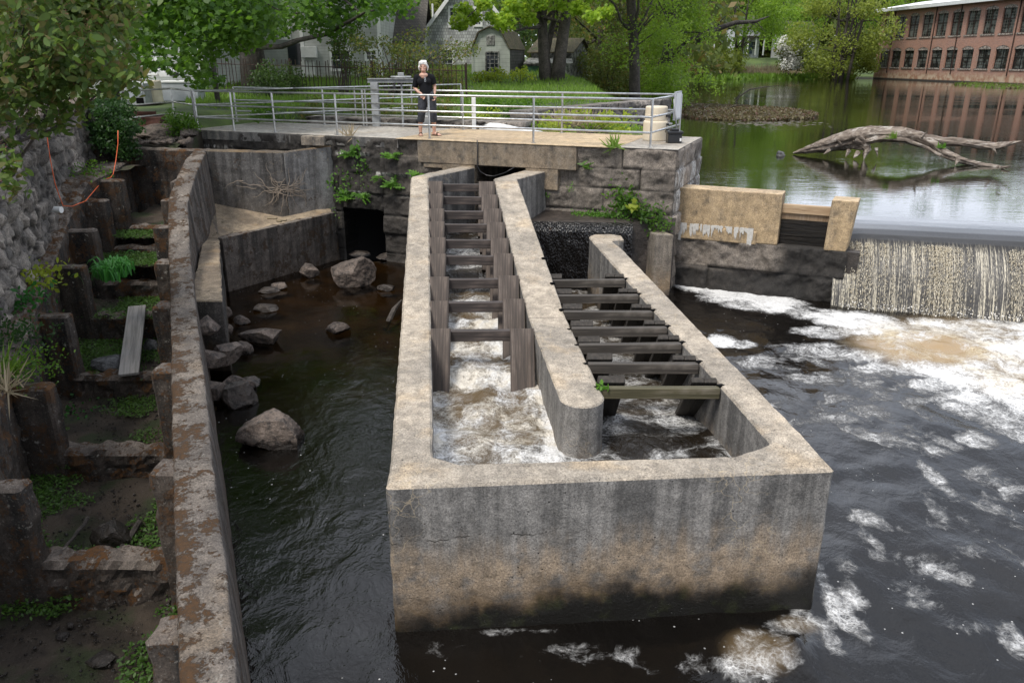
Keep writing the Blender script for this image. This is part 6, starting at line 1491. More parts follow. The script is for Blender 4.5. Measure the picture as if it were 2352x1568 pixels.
x = lerp(a.x, b.x, .58); MB().box(x-.6, x+.6, 171.8, 171.95, z0, z0+2.3).build('door', simple('blue_door', (.06, .09, .16)), r)
far_house('pale_house', 'pale house mostly hidden behind the white blossoming bush across the pond', 1800, 1868, 130, 78, 178)
far_house('white_house', 'white house peeping through leaves at the left end of the pond', 1590, 1640, 128, 84, 165)

# ================================================================ brick mill
q0 = Pz(2005, 181, PONDZ); md = Vector((.112, -1.0)).normalized(); mn = (-md.y*-1, md.x)
mdir = Vector((md.x, md.y, 0)); mout = Vector((md.y, -md.x, 0))      # outward, towards the pond (left)
if mout.x > 0: mout = -mout
def Pm(u, v): return Pline(u, v, xy(q0), (md.x, md.y))
def sm(p): return (p.x-q0.x)*md.x+(p.y-q0.y)*md.y
upc = [sm(Pm(u, 70)) for u in (2039.5, 2066, 2095.5, 2126, 2158.7, 2192.7, 2230, 2270, 2311.5)]; pit = (upc[-1]-upc[0])/8
zW0 = Pm(2070, 62.5+24).z; zS_u = Pm(2100, 84).z; zT_u = Pm(2100, 32).z; zS_l = Pm(2087, 153.5).z; zT_l = Pm(2087, 111).z; zR = Pm(2012, 30).z
mill = thing('brick_mill', 'long red brick mill with two rows of arched windows standing in the pond', 'mill', q0)
NB = 14; s_first = upc[0]; ww = pit*.74; zT_u += .12; zT_l += .10; zS_u -= .12; zS_l -= .10; LM = s_first+pit*(NB-.5)
bk_ = link  # readability
mw = Matrix(((md.x, -mout.x, 0, q0.x), (md.y, -mout.y, 0, q0.y), (0, 0, 1, 0), (0, 0, 0, 1)))   # local x along the front, y into the building
def mill_obj(name, mb, mat, parent=None):
    o = link(name, mb.mesh(name), mat); o.parent = parent or mill
    o.matrix_parent_inverse = Matrix.Translation(-q0) if (parent is None) else Matrix.Identity(4)
    o.matrix_basis = mw if parent is None else Matrix.Identity(4); return o
mb = MB(); arc = lambda x, zt_: [(x-ww/2+ww*k/8, zt_-.34*((k/4-1)**2)) for k in range(9)]
def front(mb, x0, x1, z0, z1, cx, zs, zt_):
    """brick bay x0..x1, z0..z1 with an arched opening"""
    V = []; F = []
    def q(pts): b_ = len(mb.v); mb.v += [(x, 0, z) for x, z in pts]; mb.f.append(tuple(range(b_, b_+len(pts))))
    l, r = cx-ww/2, cx+ww/2; a = arc(cx, zt_)
    q([(x0,z0),(l,z0),(l,z1),(x0,z1)]); q([(r,z0),(x1,z0),(x1,z1),(r,z1)]); q([(l,z0),(r,z0),(r,zs),(l,zs)])
    for k in range(8): q([a[k], a[k+1], (a[k+1][0], z1), (a[k][0], z1)])
    ring = [(l, zs), (r, zs)]+a[::-1]
    for i in range(len(ring)):
        (xa, za), (xb, zb2) = ring[i], ring[(i+1) % len(ring)]; b_ = len(mb.v); mb.v += [(xa,0,za),(xb,0,zb2),(xb,.3,zb2),(xa,.3,za)]; mb.f.append((b_+3, b_+2, b_+1, b_))
zm = (zT_l+zS_u)/2; zb0 = PONDZ-1.5; ztop_ = zR
for i in range(NB):
    cx = s_first+pit*i; x0 = cx-pit/2 if i else -0.0; x1 = cx+pit/2
    front(mb, x0, x1, zb0, zm, cx, zS_l, zT_l); front(mb, x0, x1, zm, ztop_, cx, zS_u, zT_u)
mb.add([(0,0,zb0),(0,14,zb0),(0,14,ztop_),(0,0,ztop_)], [(0,1,2,3)]); mb.add([(LM,0,zb0),(LM,14,zb0),(LM,14,ztop_),(LM,0,ztop_)], [(3,2,1,0)]); mb.add([(0,14,zb0),(LM,14,zb0),(LM,14,ztop_),(0,14,ztop_)], [(0,1,2,3)])
mill_obj('brick_wall', mb, M['brick'])
mb = MB(); mb.box(.1, LM-.1, .9, 1.0, PONDZ, ztop_-.1); mill_obj('room_dark', mb, M['void'])
zE = Pm(2012, 22).z
mb = MB(); mb.box(-.9, LM+.9, -1.0, 14.5, zR-.05, zE-.15); mill_obj('eave', mb, M['trim'])
mb = MB(); mb.add([(-.9,-1.02,zE-.14),(LM+.9,-1.02,zE-.14),(LM+.9,7,zE+1.1),(-.9,7,zE+1.1),(LM+.9,14.5,zE-.14),(-.9,14.5,zE-.14)], [(0,1,2,3),(3,2,4,5),(0,3,5),(1,4,2)]); mill_obj('roof', mb, M['white'])
def mill_window(i, zs, zt_, upper):
    cx = s_first+pit*i; m = MB(); yv = .20; h = zt_-.02-zs; fw = .10
    m.box(cx-ww/2, cx-ww/2+fw, yv, yv+.08, zs, zt_-.30); m.box(cx+ww/2-fw, cx+ww/2, yv, yv+.08, zs, zt_-.30); m.box(cx-ww/2+fw, cx+ww/2-fw, yv, yv+.08, zs, zs+fw)
    m.box(cx-.07, cx+.07, yv-.01, yv+.08, zs+fw, zt_-.36); m.box(cx-ww/2+fw, cx+ww/2-fw, yv-.005, yv+.08, zt_-.42, zt_-.30)
    zmr = zs+(zt_-zs)*.5; m.box(cx-ww/2+fw, cx-.07, yv, yv+.07, zmr-.05, zmr+.05); m.box(cx+.07, cx+ww/2-fw, yv, yv+.07, zmr-.05, zmr+.05)
    f = mill_obj('window', m, M['iron'] if upper else M['black'])
    a = arc(cx, zt_); b_ = MB(); P_ = [(x, .03, z) for x, z in a]+[(cx+ww/2, .03, zt_-.46), (cx-ww/2, .03, zt_-.46)]; P_ = P_[:9]+[P_[9], P_[10]]
    b_.add(P_, [tuple(range(len(P_)-1, -1, -1))]); mill_obj('arch_panel', b_, M['cap'], f)
    g = MB(); g.add([(cx-ww/2+.05, yv+.05, zs+.05), (cx+ww/2-.05, yv+.05, zs+.05), (cx+ww/2-.05, yv+.05, zt_-.33), (cx-ww/2+.05, yv+.05, zt_-.33)], [(0,1,2,3)])
    mill_obj('pane', g, M['millglass'], f)
    mu = MB(); nr = 8 if upper else 6
    for k in range(1, nr): z = zs+fw+(zt_-.42-zs-fw)*k/nr; mu.box(cx-ww/2+fw, cx+ww/2-fw, yv+.028, yv+.046, z-.014, z+.014)
    for k in (1, 2, 4, 5): x = cx-ww/2+ww*k/6; mu.box(x-.014, x+.014, yv+.028, yv+.046, zs+fw, zt_-.42)
    mill_obj('muntin', mu, M['muntin'] if upper else M['iron'], f)
    s_ = MB(); s_.box(cx-ww/2-.12, cx+ww/2+.12, -.09, .19, zs-.20, zs); mill_obj('sill', s_, M['cap'], f)
    if upper and i in (2, 7): c = MB(); c.box(cx-.45, cx+.5, yv+.10, yv+.12, zs+.9, zt_-.4); mill_obj('blue_blind', c, simple('blue_blind', (.05, .22, .36)), f)
for i in range(NB): mill_window(i, zS_u, zT_u, True); mill_window(i, zS_l, zT_l, False)
for u in (2049, 2049+93, 2198, 2330):
    x = sm(Pm(u, 90)); mb = MB(); mb.tube([(x, -.08, PONDZ+1.0), (x, -.08, zR-.06)], .075, 8); mill_obj('downpipe', mb, M['iron'])

# ================================================================ iron fence
f0, f1 = PY(498, 200, 33.0), PY(1072, 235, 28.5); NP = 62
fence = thing('iron_fence', 'rusty iron picket fence in front of the grey houses', 'fence', (f0.x, f0.y, 3.0))
fd = Vector((f1.x-f0.x, f1.y-f0.y, 0)); zt0, zt1 = PY(498, 133, 33).z, PY(1072, 148, 28.5).z
pk = MB().box(-.013, .013, -.013, .013, 0, 1.62).mesh('picket'); pk.materials.append(M['iron'])
for k in range(NP):
    q_ = f0+fd*(k/(NP-1)); zt_ = lerp(zt0, zt1, k/(NP-1))+random.uniform(-.03, .03); o = bpy.data.objects.new('picket', pk); COL.objects.link(o); attach(o, fence)
    o.location = (q_.x, q_.y, zt_-1.62); o.rotation_euler = (random.uniform(-.015, .015), random.uniform(-.03, .03), .3)
for dz in (-.22, -1.35): MB().tube([(f0.x, f0.y+.02, zt0+dz), (f1.x, f1.y+.02, zt1+dz)], .018, 6).build('fence_rail', M['iron'], fence)
for k in (0, .33, .66, 1): q_ = f0+fd*k; zt_ = lerp(zt0, zt1, k); MB().box(q_.x-.03, q_.x+.03, q_.y+.03, q_.y+.09, zt_-1.7, zt_+.05).build('fence_post', M['iron'], fence)
# ================================================================ trees and plants
def crown(parent, clumps, n, size, shape, mat, name='crown', **k):
    P, tone = clump_points(clumps, n); o = link(name, leaf_mesh(name, P, size, shape, **k), M[mat], parent); return o
def uvc(u0, u1, v0, v1, Y0, Y1, n, r0, r1):
    return [(*PY(random.uniform(u0, u1), random.uniform(v0, v1), random.uniform(Y0, Y1)), random.uniform(r0, r1)) for _ in range(n)]
def pts_c(L, Y0, Y1, r0, r1): return [(*PY(u, v, random.uniform(Y0, Y1)), random.uniform(r0, r1)) for u, v in L]
def trunk_of(parent, path, rad, limbs=(), mat='bark', n=10):
    m = MB(); path = [Vector(p) for p in path]
    m.tube(path, rad, n, jit=.05)
    for a, b, r0, r1 in limbs: limb(m, a, b, r0, r1)
    return m.build('trunk', M[mat], parent, smooth=True)
def limbs_to(start_pts, clumps, k, r0, r1):
    out = []
    for c in random.sample(clumps, min(k, len(clumps))): s = random.choice(start_pts); out.append((Vector(s), Vector(c[:3]), r0, r1))
    return out
# --- maple over the left bank
tm = PY(267, 245, 22); tm.z = gh(tm.x, tm.y)
t1 = thing('maple_tree', 'broad dark green maple spreading over the bank above the left railing', 'tree', tm, 'maples on the left bank')
cl = uvc(225, 560, -260, 60, 18, 25, 44, .7, 1.2)+pts_c([(245,95),(290,120),(320,135),(350,95),(390,120),(425,135),(440,150),(455,110),(480,75),(520,95),(555,80),(590,60),(615,40),(400,60),(330,60),(270,60),(560,40),(640,20),(445,165),(300,150),(235,140)], 17.5, 20.5, .45, .75)
tp = [tm, tm+Vector((-.05, .1, 2.5)), tm+Vector((.1, 0, 5)), tm+Vector((.3, -.3, 8.5))]
cl2 = sub_clumps(tm.x+.8, tm.y+.5, 11, 4.6, 3.2, 3.6, 26, .9, 1.4)
crown(t1, cl2, 6500, .26, RHOMB, 'maple')
trunk_of(t1, tp, [.27, .22, .19, .10], limbs_to(tp[1:], cl, 16, .07, .015))
crown(t1, cl, 17000, .125, MAPLE, 'maple', up=(0, -.35, .7), spread=.55)
ts = PY(497, 205, 26); ts.z = gh(ts.x, ts.y); t1b = thing('slender_tree', 'slender dark sapling trunk rising beside the iron fence at its left end', 'tree', ts)
tp = [ts, PY(489, 150, 26), PY(482, 80, 26), PY(476, -40, 26)]; cl = uvc(440, 540, -140, -20, 25, 28, 8, .5, .9)+pts_c([(470,190),(478,170),(505,185),(455,195)], 25.5, 26.5, .25, .4); trunk_of(t1b, tp, [.085, .07, .06, .03], limbs_to(tp[2:], cl, 5, .03, .01)); crown(t1b, cl, 2600, .13, MAPLE, 'maple')
# --- maple behind the fence
tm = PY(588, 215, 36); tm.z = 3.0
t2 = thing('maple_tree', 'thick trunked maple behind the iron fence with foliage hanging over the clapboard house', 'tree', tm, 'maples on the left bank')
cl = uvc(560, 900, -300, -20, 30, 38, 40, 1.0, 1.8)+pts_c([(600,40),(640,50),(690,30),(720,45),(745,50),(765,60),(800,40),(840,30),(870,20),(905,15),(915,5),(700,10),(770,20),(830,10),(620,10)], 28, 33, .6, 1.05)
cl2 = sub_clumps(tm.x+1.5, tm.y, 14.5, 7.2, 4.5, 6.5, 36, 1.3, 2.2)
crown(t2, cl2, 9000, .40, RHOMB, 'maple')
tp = [tm, tm+Vector((.0, 0, 2)), tm+Vector((.15, 0, 4.2)), tm+Vector((.2, 0, 9))]; trunk_of(t2, tp, [.62, .52, .46, .3], limbs_to(tp[1:], cl, 16, .14, .03))
crown(t2, cl, 17000, .17, MAPLE, 'maple', up=(0, -.35, .7), spread=.6)
# --- viburnum in the near left corner, its twigs hanging over the rubble wall
vb = Vector((-7.2, 10.2, 3.1)); vt_ = thing('viburnum_bush', 'large viburnum bush with reddish flower clusters overhanging the rubble wall', 'bush', vb)
cl = uvc(-60, 150, -150, 230, 8.2, 10.5, 34, .30, .52)+uvc(100, 260, -120, 110, 8.8, 11, 20, .3, .5)+pts_c([(25,275),(70,285),(110,280),(150,255),(190,235),(215,205),(240,190),(270,180),(300,185),(20,200),(60,230),(120,230),(170,180),(240,130),(200,120),(130,290),(85,300),(250,60),(225,20),(285,188),(30,250)], 8.4, 9.8, .16, .32)
cl += pts_c([(10,345),(25,385),(12,410),(30,440),(8,370)], 8.0, 8.6, .14, .2)
m = MB()
for c in random.sample(cl, 34): limb(m, vb+Vector((random.uniform(-1, .4), random.uniform(-1, .8), random.uniform(-.2, .5))), c[:3], .028, .006, n=5)
limb(m, PY(-40, 275, 8.6), PY(75, 272, 9.2), .018, .008, n=5); m.build('trunk', M['bark'], vt_)
crown(vt_, cl, 9500, .098, OVAL, 'vib', up=(0, -.45, .6), spread=.6)
P, _ = clump_points([(c[0], c[1]-.05, c[2]+.04, c[3]*.9) for c in random.sample(cl, 70)], 760)
P = (P[:, None, :]+rng.normal(size=(len(P), 22, 3))*.024).reshape(-1, 3); link('flower_cluster', leaf_mesh('flower_cluster', P, .011, RHOMB), M['berry'], vt_)
# --- creeper at the end of the rubble wall
cb_ = PY(275, 345, 17.2); iv = thing('creeper_bush', 'dense dark green creeper tumbling over the end of the rubble wall', 'bush', cb_)
cl = uvc(238, 290, 248, 320, 16.8, 18.0, 16, .28, .45)+pts_c([(300,330),(300,350),(312,290),(235,330),(270,345),(285,352),(290,335),(228,300),(250,255)], 16.6, 17.4, .16, .28)
m = MB(); 
for c in random.sample(cl, 9): limb(m, cb_+Vector((0, .5, -.2)), c[:3], .03, .008, n=5)
m.build('stem', M['bark'], iv); crown(iv, cl, 6500, .075, OVAL, 'ivy')
# --- twin trunked tree by the sheds
tm = PY(1262, 204, 42); tm.z = gh(tm.x, tm.y)-.1
t4 = thing('twin_trunk_tree', 'big twin trunked tree between the pale shed and the weathered shed', 'tree', tm)
cl = uvc(1170, 1440, -330, -10, 37, 47, 46, 1.2, 2.0)+pts_c([(1062,22),(1085,40),(1112,12),(1130,42),(1158,52),(1180,15),(1055,52),(1200,25),(1215,45),(1330,20),(1360,40),(1390,30),(1290,15),(1240,10),(1110,5)], 36, 40, .35, .6)
pa = [PY(1256, 206, 42), PY(1250, 130, 42), PY(1246, 60, 42), PY(1238, -60, 42), PY(1228, -200, 42)]; pb_ = [PY(1278, 206, 41.8), PY(1287, 120, 42), PY(1298, 50, 42), PY(1306, -50, 42), PY(1330, -220, 42)]; pc_ = [PY(1252, 140, 42), PY(1262, 90, 42.3), PY(1276, 30, 42.5), PY(1280, -80, 42.5)]
m = MB(); m.tube(pa, [.40, .29, .25, .22, .15], 11, jit=.05); m.tube(pb_, [.42, .31, .27, .22, .14], 11, jit=.05); m.tube(pc_, [.18, .16, .14, .10], 9, jit=.05)
for a, b, r0, r1 in limbs_to(pa[2:]+pb_[2:], cl, 22, .11, .02): limb(m, a, b, r0, r1)
m.build('trunk', M['bark'], t4, smooth=True)
crown(t4, cl[:46], 11000, .19, MAPLE, 'spring', up=(0, -.3, .7)); crown(t4, cl[46:], 2600, .17, MAPLE, 'maple_y', up=(0, -.4, .6), spread=.6)
# --- dark trunk tree right of the sheds
tm = PY(1458, 246, 45); t5 = thing('dark_trunk_tree', 'tall tree with a straight dark trunk standing on the bank left of the pond', 'tree', tm)
tp = [tm-Vector((0, 0, .4)), PY(1458, 160, 45), PY(1455, 80, 45), PY(1449, 0, 45), PY(1445, -140, 45), PY(1440, -330, 45)]
cl = uvc(1370, 1580, -360, -20, 41, 50, 38, 1.2, 2.0)+uvc(1385, 1560, 0, 130, 43, 49, 18, .7, 1.2)
m = MB(); m.tube(tp, [.34, .29, .27, .25, .18, .08], 11, jit=.05); limb(m, PY(1452, 70, 45), PY(1424, 40, 44.5), .14, .06); limb(m, PY(1424, 40, 44.5), PY(1400, 0, 44), .07, .04); limb(m, PY(1458, 95, 45), PY(1500, 30, 45), .09, .03); limb(m, PY(1456, 110, 45), PY(1520, 62, 45), .06, .02)
for a, b, r0, r1 in limbs_to(tp[2:], cl, 18, .08, .02): limb(m, a, b, r0, r1)
m.build('trunk', M['bark'], t5, smooth=True); crown(t5, cl, 14500, .17, RHOMB, 'spring')
# --- leaning tree over the pond's left shore
tm = PY(1490, 246, 54); t6 = thing('leaning_tree', 'leaning spring green tree drooping over the left shore of the pond', 'tree', tm)
tp = [tm-Vector((0, 0, .3)), PY(1510, 190, 54), PY(1532, 130, 53), PY(1540, 70, 53), PY(1560, -40, 53), PY(1575, -240, 53)]
cl = uvc(1480, 1640, -300, -10, 48, 58, 32, 1.2, 2.1)+uvc(1470, 1630, 10, 170, 50, 57, 30, .9, 1.5)+pts_c([(1570,185),(1600,190),(1625,180),(1560,210),(1590,220),(1640,200),(1610,165),(1540,215)], 50, 54, .5, .8)
m = MB(); m.tube(tp, [.50, .40, .34, .28, .2, .08], 10, jit=.06); limb(m, PY(1505, 200, 54), PY(1570, 100, 53), .26, .12); limb(m, PY(1570, 100, 53), PY(1640, 60, 53), .13, .05)
for a, b, r0, r1 in limbs_to(tp[2:], cl, 20, .09, .02): limb(m, a, b, r0, r1)
cl2 = sub_clumps(11, 53, 15, 5.5, 5, 5.0, 24, 1.3, 2.0); crown(t6, cl2, 3600, .42, RHOMB, 'spring')
m.build('trunk', M['bark'], t6, smooth=True); crown(t6, cl, 18000, .19, RHOMB, 'spring')
# bare limb reaching over the pond
m = MB(); P_ = [PY(1600, 95, 58), PY(1645, 68, 58), PY(1690, 52, 58), PY(1735, 50, 58), PY(1766, 38, 58)]; m.tube(P_, [.22, .19, .15, .10, .03], 8, jit=.1); limb(m, P_[1], PY(1668, 38, 57.5), .07, .02); limb(m, P_[2], PY(1740, 62, 58), .06, .02); limb(m, P_[3], PY(1758, 75, 58), .05, .015)
m.build('bare_limb', M['bark'], t6, smooth=True)
# --- far bank trees
def big_tree(label, u, Y, H_, W, mat, n, size, trunks=1, low=.18, zb=None, name='tree', nc=34, tr=.3, up=(0,-.7,.5)):
    zb = gh(PY(u, 150, Y).x, Y) if zb is None else zb; c = PY(u, 150, Y); c.z = zb; r = thing(name, label, 'tree', c, 'trees beyond the pond and houses')
    cl = sub_clumps(c.x, c.y, zb+H_*(low+(1-low)*.5), W, W*.8, H_*(1-low)*.52, nc, W*.20, W*.36)
    m = MB()
    for k in range(trunks):
        o = Vector((random.uniform(-1, 1)*W*.14*(trunks > 1), random.uniform(-.5, .5), 0)); tip = Vector((random.uniform(-1, 1)*W*.35, 0, H_*.8)); b_ = c+o
        tp = [b_-Vector((0, 0, .4)), b_+tip*.3+Vector((random.uniform(-.4, .4), 0, 0)), b_+tip*.6, b_+tip]; m.tube(tp, [tr, tr*.8, tr*.55, tr*.15], 8)
        for a, b, r0, r1 in limbs_to(tp[1:], cl, 9, tr*.35, tr*.08): limb(m, a, b, r0, r1)
    m.build('trunk', M['bark'], r, smooth=True); crown(r, cl, n, size, RHOMB, mat, up=up); return r
big_tree('wide yellow green tree with several trunks on the far bank left of the mill', 1930, 128, 21, 8.0, 'olive', 12000, .42, 5, .06, nc=46)
big_tree('thin leaved tree in front of the porch house across the pond', 1706, 140, 22, 7.5, 'spring', 8000, .42, 2, .22)
big_tree('tall green tree behind the white blossoming bush', 1800, 165, 27, 9, 'spring', 9000, .5, 1, .10)
big_tree('olive tree at the left end of the far bank', 1600, 135, 23, 8, 'olive', 9000, .45, 2, .12)
big_tree('round leafy tree directly behind the left end of the mill roof', 2040, 175, 25, 10, 'spring', 8000, .55, 1, .12)
big_tree('second tree behind the mill roof, further right', 2200, 172, 25, 10, 'maple', 8000, .55, 1, .12, zb=4)
big_tree('darker tree rising behind the right part of the mill roof', 2360, 168, 25, 10, 'spring', 8000, .55, 1, .12, zb=4)
big_tree('tall pale tree between the porch house and the leaning tree', 1655, 185, 27, 9, 'olive', 8000, .5, 1, .15)
big_tree('deep green tree behind the porch house roof', 1750, 190, 28, 9, 'spring', 8000, .55, 1, .15)
big_tree('budding olive tree between the clapboard house and the gable house', 925, 62, 15, 4.6, 'olive', 11000, .20, 2, .10, nc=46, tr=.25)
big_tree('bushy green tree at the right side of the weathered shed', 1385, 58, 15, 5.2, 'shrub', 11000, .23, 2, .02, nc=46)
big_tree('dark tree filling the gap behind the twin trunked tree', 1290, 74, 18, 6.5, 'deep', 9000, .32, 1, .05, nc=40)
big_tree('green tree behind the roof of the gable house', 1200, 82, 20, 7, 'spring', 8000, .35, 1, .15)
big_tree('green tree behind the right slope of the gable house roof', 1010, 86, 22, 7, 'olive', 8000, .36, 1, .12)
big_tree('dark maple standing behind the near clapboard house', 330, 52, 18, 7, 'deep', 8000, .30, 1, .12)
big_tree('shadowy maple behind the long clapboard house', 640, 62, 20, 7.5, 'deep', 8000, .32, 1, .12)
# --- woods that close the view behind everything
Yw = rng.uniform(92, 118, 30000); xw_ = rng.uniform(-78, 26, 30000); top = 13+9*fbm(xw_*.12, Yw*.1, 3, 3); P1 = np.stack([xw_, Yw, 2.5+top*rng.random(30000)**.8], 1)
Yw = rng.uniform(190, 222, 60000); xw_ = rng.uniform(15, 190, 60000); top = 18+11*fbm(xw_*.07, Yw*.1, 5, 3); P2 = np.stack([xw_, Yw, 3+top*rng.random(60000)**.8], 1)
P = np.concatenate([P1, P2]); cl_n = fbm(P[:, 0]*.35, P[:, 1]*.2+P[:, 2]*.35, 1, 4)
o = link('woods', leaf_mesh('woods', P, np.concatenate([np.full(30000, .95), np.full(60000, 1.6)])*(.7+.6*rng.random(90000)), RHOMB, up=(0, -1.1, .35), tone=np.clip((cl_n-.3)*2.2, 0, 1)), M['shrub']); tag(o, kind='stuff')
# --- shrubs
def shrub(name, label, cl, n, size, shape, mat, base=None, stems=7, r=.025, cat='shrub', group=None, extra=None):
    b = Vector(base) if base is not None else Vector((sum(c[0] for c in cl)/len(cl), sum(c[1] for c in cl)/len(cl), min(c[2] for c in cl)-.3)); t_ = thing(name, label, cat, b, group); m = MB()
    for c in random.sample(cl, min(stems, len(cl))): limb(m, b+Vector((random.uniform(-.2, .2), random.uniform(-.1, .1), 0)), c[:3], r, r*.3, n=5)
    m.build('stem', M['bark'], t_); o = crown(t_, cl, n, size, shape, mat, 'foliage'); return t_
def gbase(u, v, Y): p = PY(u, v, Y); p.z = gh(p.x, p.y); return p
shrub('tangled_shrub', 'tall tangled olive shrub with many bare twigs behind the slide gate', uvc(830, 985, 85, 200, 29.5, 33, 30, .35, .65)+uvc(990, 1090, 100, 170, 30, 33, 10, .3, .5), 3600, .10, OVAL, 'shrub', gbase(900, 225, 31), 34, .035)
shrub('tangled_shrub', 'dense climbing shrub smothering the iron fence in front of the thick maple trunk', uvc(575, 690, 150, 215, 30, 32, 22, .35, .55), 3000, .095, OVAL, 'deep', gbase(640, 225, 31), 14, .03)
shrub('tangled_shrub', 'thin twiggy shrub with rusty young leaves by the clapboard house window', uvc(770, 835, 60, 170, 31.5, 34, 16, .3, .5), 1500, .10, OVAL, 'vib', gbase(790, 225, 32), 16, .03)
shrub('tangled_shrub', 'leafy shrub at the right end of the iron fence', uvc(985, 1060, 165, 215, 29.5, 31, 14, .3, .5), 1900, .09, OVAL, 'shrub', gbase(1020, 235, 30), 9, .03)
for i, (u, v0, v1, lab) in enumerate(((1105, 170, 208, 'yellow leaved sumac sapling at the left corner of the gambrel shed'), (1143, 162, 205, 'yellow leaved sumac sapling under the gambrel shed window'), (1192, 162, 208, 'spreading yellow leaved sumac sapling beside the gambrel shed side wall'))):
    shrub('sumac_sapling', lab, pts_c([(u-8, v0+4), (u+6, v0), (u+16, v0+9), (u-15, v0+14), (u+2, v0+16)]+([(u+28, v0+14)] if i == 2 else []), 40, 40.6, .22, .36), 170, .17, RHOMB, 'yel', gbase(u, v1, 40.3), 6, .022, group='sumac saplings by the shed')
shrub('thicket', 'deep green thicket between the weathered shed and the dark trunk tree', uvc(1345, 1450, 100, 235, 47, 54, 44, .8, 1.3), 11000, .17, RHOMB, 'shrub', gbase(1400, 240, 50), 12, .05)
shrub('thicket', 'green undergrowth around the foot of the leaning tree', uvc(1455, 1560, 165, 240, 50, 58, 30, .7, 1.2), 7000, .17, RHOMB, 'spring', gbase(1510, 245, 54), 8, .05)
shrub('creeping_plant', 'low leafy ground shrub on the lawn edge below the gambrel shed', uvc(1075, 1230, 232, 262, 25, 28, 26, .25, .45), 4200, .075, OVAL, 'maple', gbase(1150, 258, 26), 6, .015)
shrub('creeping_plant', 'low green ground cover shrub under the iron fence behind the slide gate', uvc(700, 1060, 232, 262, 23, 28, 44, .25, .45), 7500, .08, OVAL, 'shrub', gbase(880, 255, 24), 6, .015)
shrub('creeping_plant', 'small round leafy weed on the lawn behind the left part of the railing', uvc(590, 645, 245, 268, 21, 22.5, 7, .2, .3), 900, .07, OVAL, 'maple', gbase(615, 268, 21.5), 4, .012)
shrub('creeping_plant', 'leafy weed growing at the foot of the walkway corner post', uvc(395, 440, 250, 310, 18.9, 19.6, 10, .18, .3), 1300, .07, OVAL, 'maple', gbase(415, 300, 19.3), 5, .012)
shrub('white_bush', 'tall white blossoming bush on the far bank of the pond', uvc(1796, 1842, 95, 160, 131, 134, 30, .9, 1.6), 2600, .34, RHOMB, 'shrub', gbase(1818, 165, 132), 6, .08)
wbt = [o for o in bpy.data.objects if o.name.startswith('white_bush')][0]; crown(wbt, uvc(1800, 1842, 90, 150, 130, 133, 34, .8, 1.4), 4200, .30, RHOMB, 'blossom', 'blossom')
shrub('bank_shrub', 'pale green scrub below the porch house on the far bank', uvc(1640, 1700, 120, 160, 135, 142, 22, 1.0, 2.0), 3200, .4, RHOMB, 'olive', gbase(1670, 165, 138), 5, .06)
shrub('bank_shrub', 'brushy olive scrub between the white bush and the mill', uvc(1850, 2005, 110, 168, 130, 138, 44, 1.2, 2.2), 6500, .4, RHOMB, 'olive', gbase(1920, 170, 134), 8, .06)
shrub('bank_shrub', 'scrub hiding the foot of the white house at the left end of the far bank', uvc(1565, 1640, 125, 165, 120, 128, 20, 1.0, 1.8), 3000, .38, RHOMB, 'shrub', gbase(1600, 168, 124), 5, .06)
# --- swamp plants in the inlet behind the walkway
shrub('marsh_shrub', 'yellow green leafy marsh shrub behind the walkway between the pipe and the barrel', uvc(1240, 1460, 258, 312, 19, 22.5, 40, .16, .30), 1300, .10, OVAL, 'yel', PY(1350, 312, 20), 22, .012)
shrub('marsh_shrub', 'green marsh growth filling the inlet below the stone bank wall', uvc(1160, 1460, 285, 318, 20, 24, 44, .25, .40), 5200, .09, OVAL, 'spring', PY(1300, 318, 21), 10, .012)
shrub('marsh_shrub', 'thin creeper stems on the bank wall near the white post', uvc(1075, 1140, 255, 290, 21.5, 22.5, 10, .15, .28), 500, .08, OVAL, 'yel', PY(1105, 300, 22), 8, .01)
# --- grass
def blades(name, region, n, h, mat, shape=BLADE, w=1.0, spread=.35):
    C = np.array([region() for _ in range(n)]); ax = unit(rng.normal(size=(n, 3))*spread+np.array((0, 0, 1)))
    sh = shape.copy(); sh[:, 0] *= w; me = leaf_mesh(name, C, h, sh, up=(0, -1, .2), spread=.6, axis=ax); o = link(name, me, M[mat]); return tag(o, kind='stuff')
def lawn():
    while True:
        p = PY(random.uniform(430, 1450), 250, random.uniform(20.5, 52)); q = random.random()
        x, y = p.x, p.y; o_ = (x-AB0[0])*ABN[0]+(y-AB0[1])*ABN[1]
        if o_ < 3.9: continue
        z = gh(x, y)
        if z > PONDZ+.5: return (x, y, z-.02)
blades('lawn_grass', lawn, 26000, .24, 'grass', w=1.3)
def farb(u0, u1, v0, v1):
    def f():
        while True:
            p = Pz(random.uniform(u0, u1), random.uniform(v0, v1), PONDZ); return (p.x, p.y, PONDZ-.05)
    return f
blades('shore_grass', farb(1570, 1960, 170.5, 183), 9000, .95, 'grass', w=3.0)
def mill_bank():
    a = random.random()**.7; p = Pz(2190+240*a, 194+(random.random()-.5)*17*min(1, a*2.2+.08)+a*2, PONDZ); return (p.x, p.y, PONDZ-.12)
blades('shore_grass', mill_bank, 3600, .40, 'grass', w=1.6, spread=.7)
C = [mill_bank() for _ in range(1600)]; o = link('bank_weeds', leaf_mesh('bank_weeds', [(x, y-.15, z+.16) for x, y, z in C], .28, OVAL, up=(0, -.4, .7)), M['weed']); tag(o, kind='stuff')
blades('dry_reeds', lambda: (lambda p: (p.x, p.y, gh(p.x, p.y)-.1))(PY(random.choice((random.gauss(1712, 16), random.gauss(1775, 22), random.gauss(1880, 14), random.uniform(1640, 1960))), 165, random.uniform(137, 143))), 3200, 2.1, 'straw', w=1.2, spread=.28)
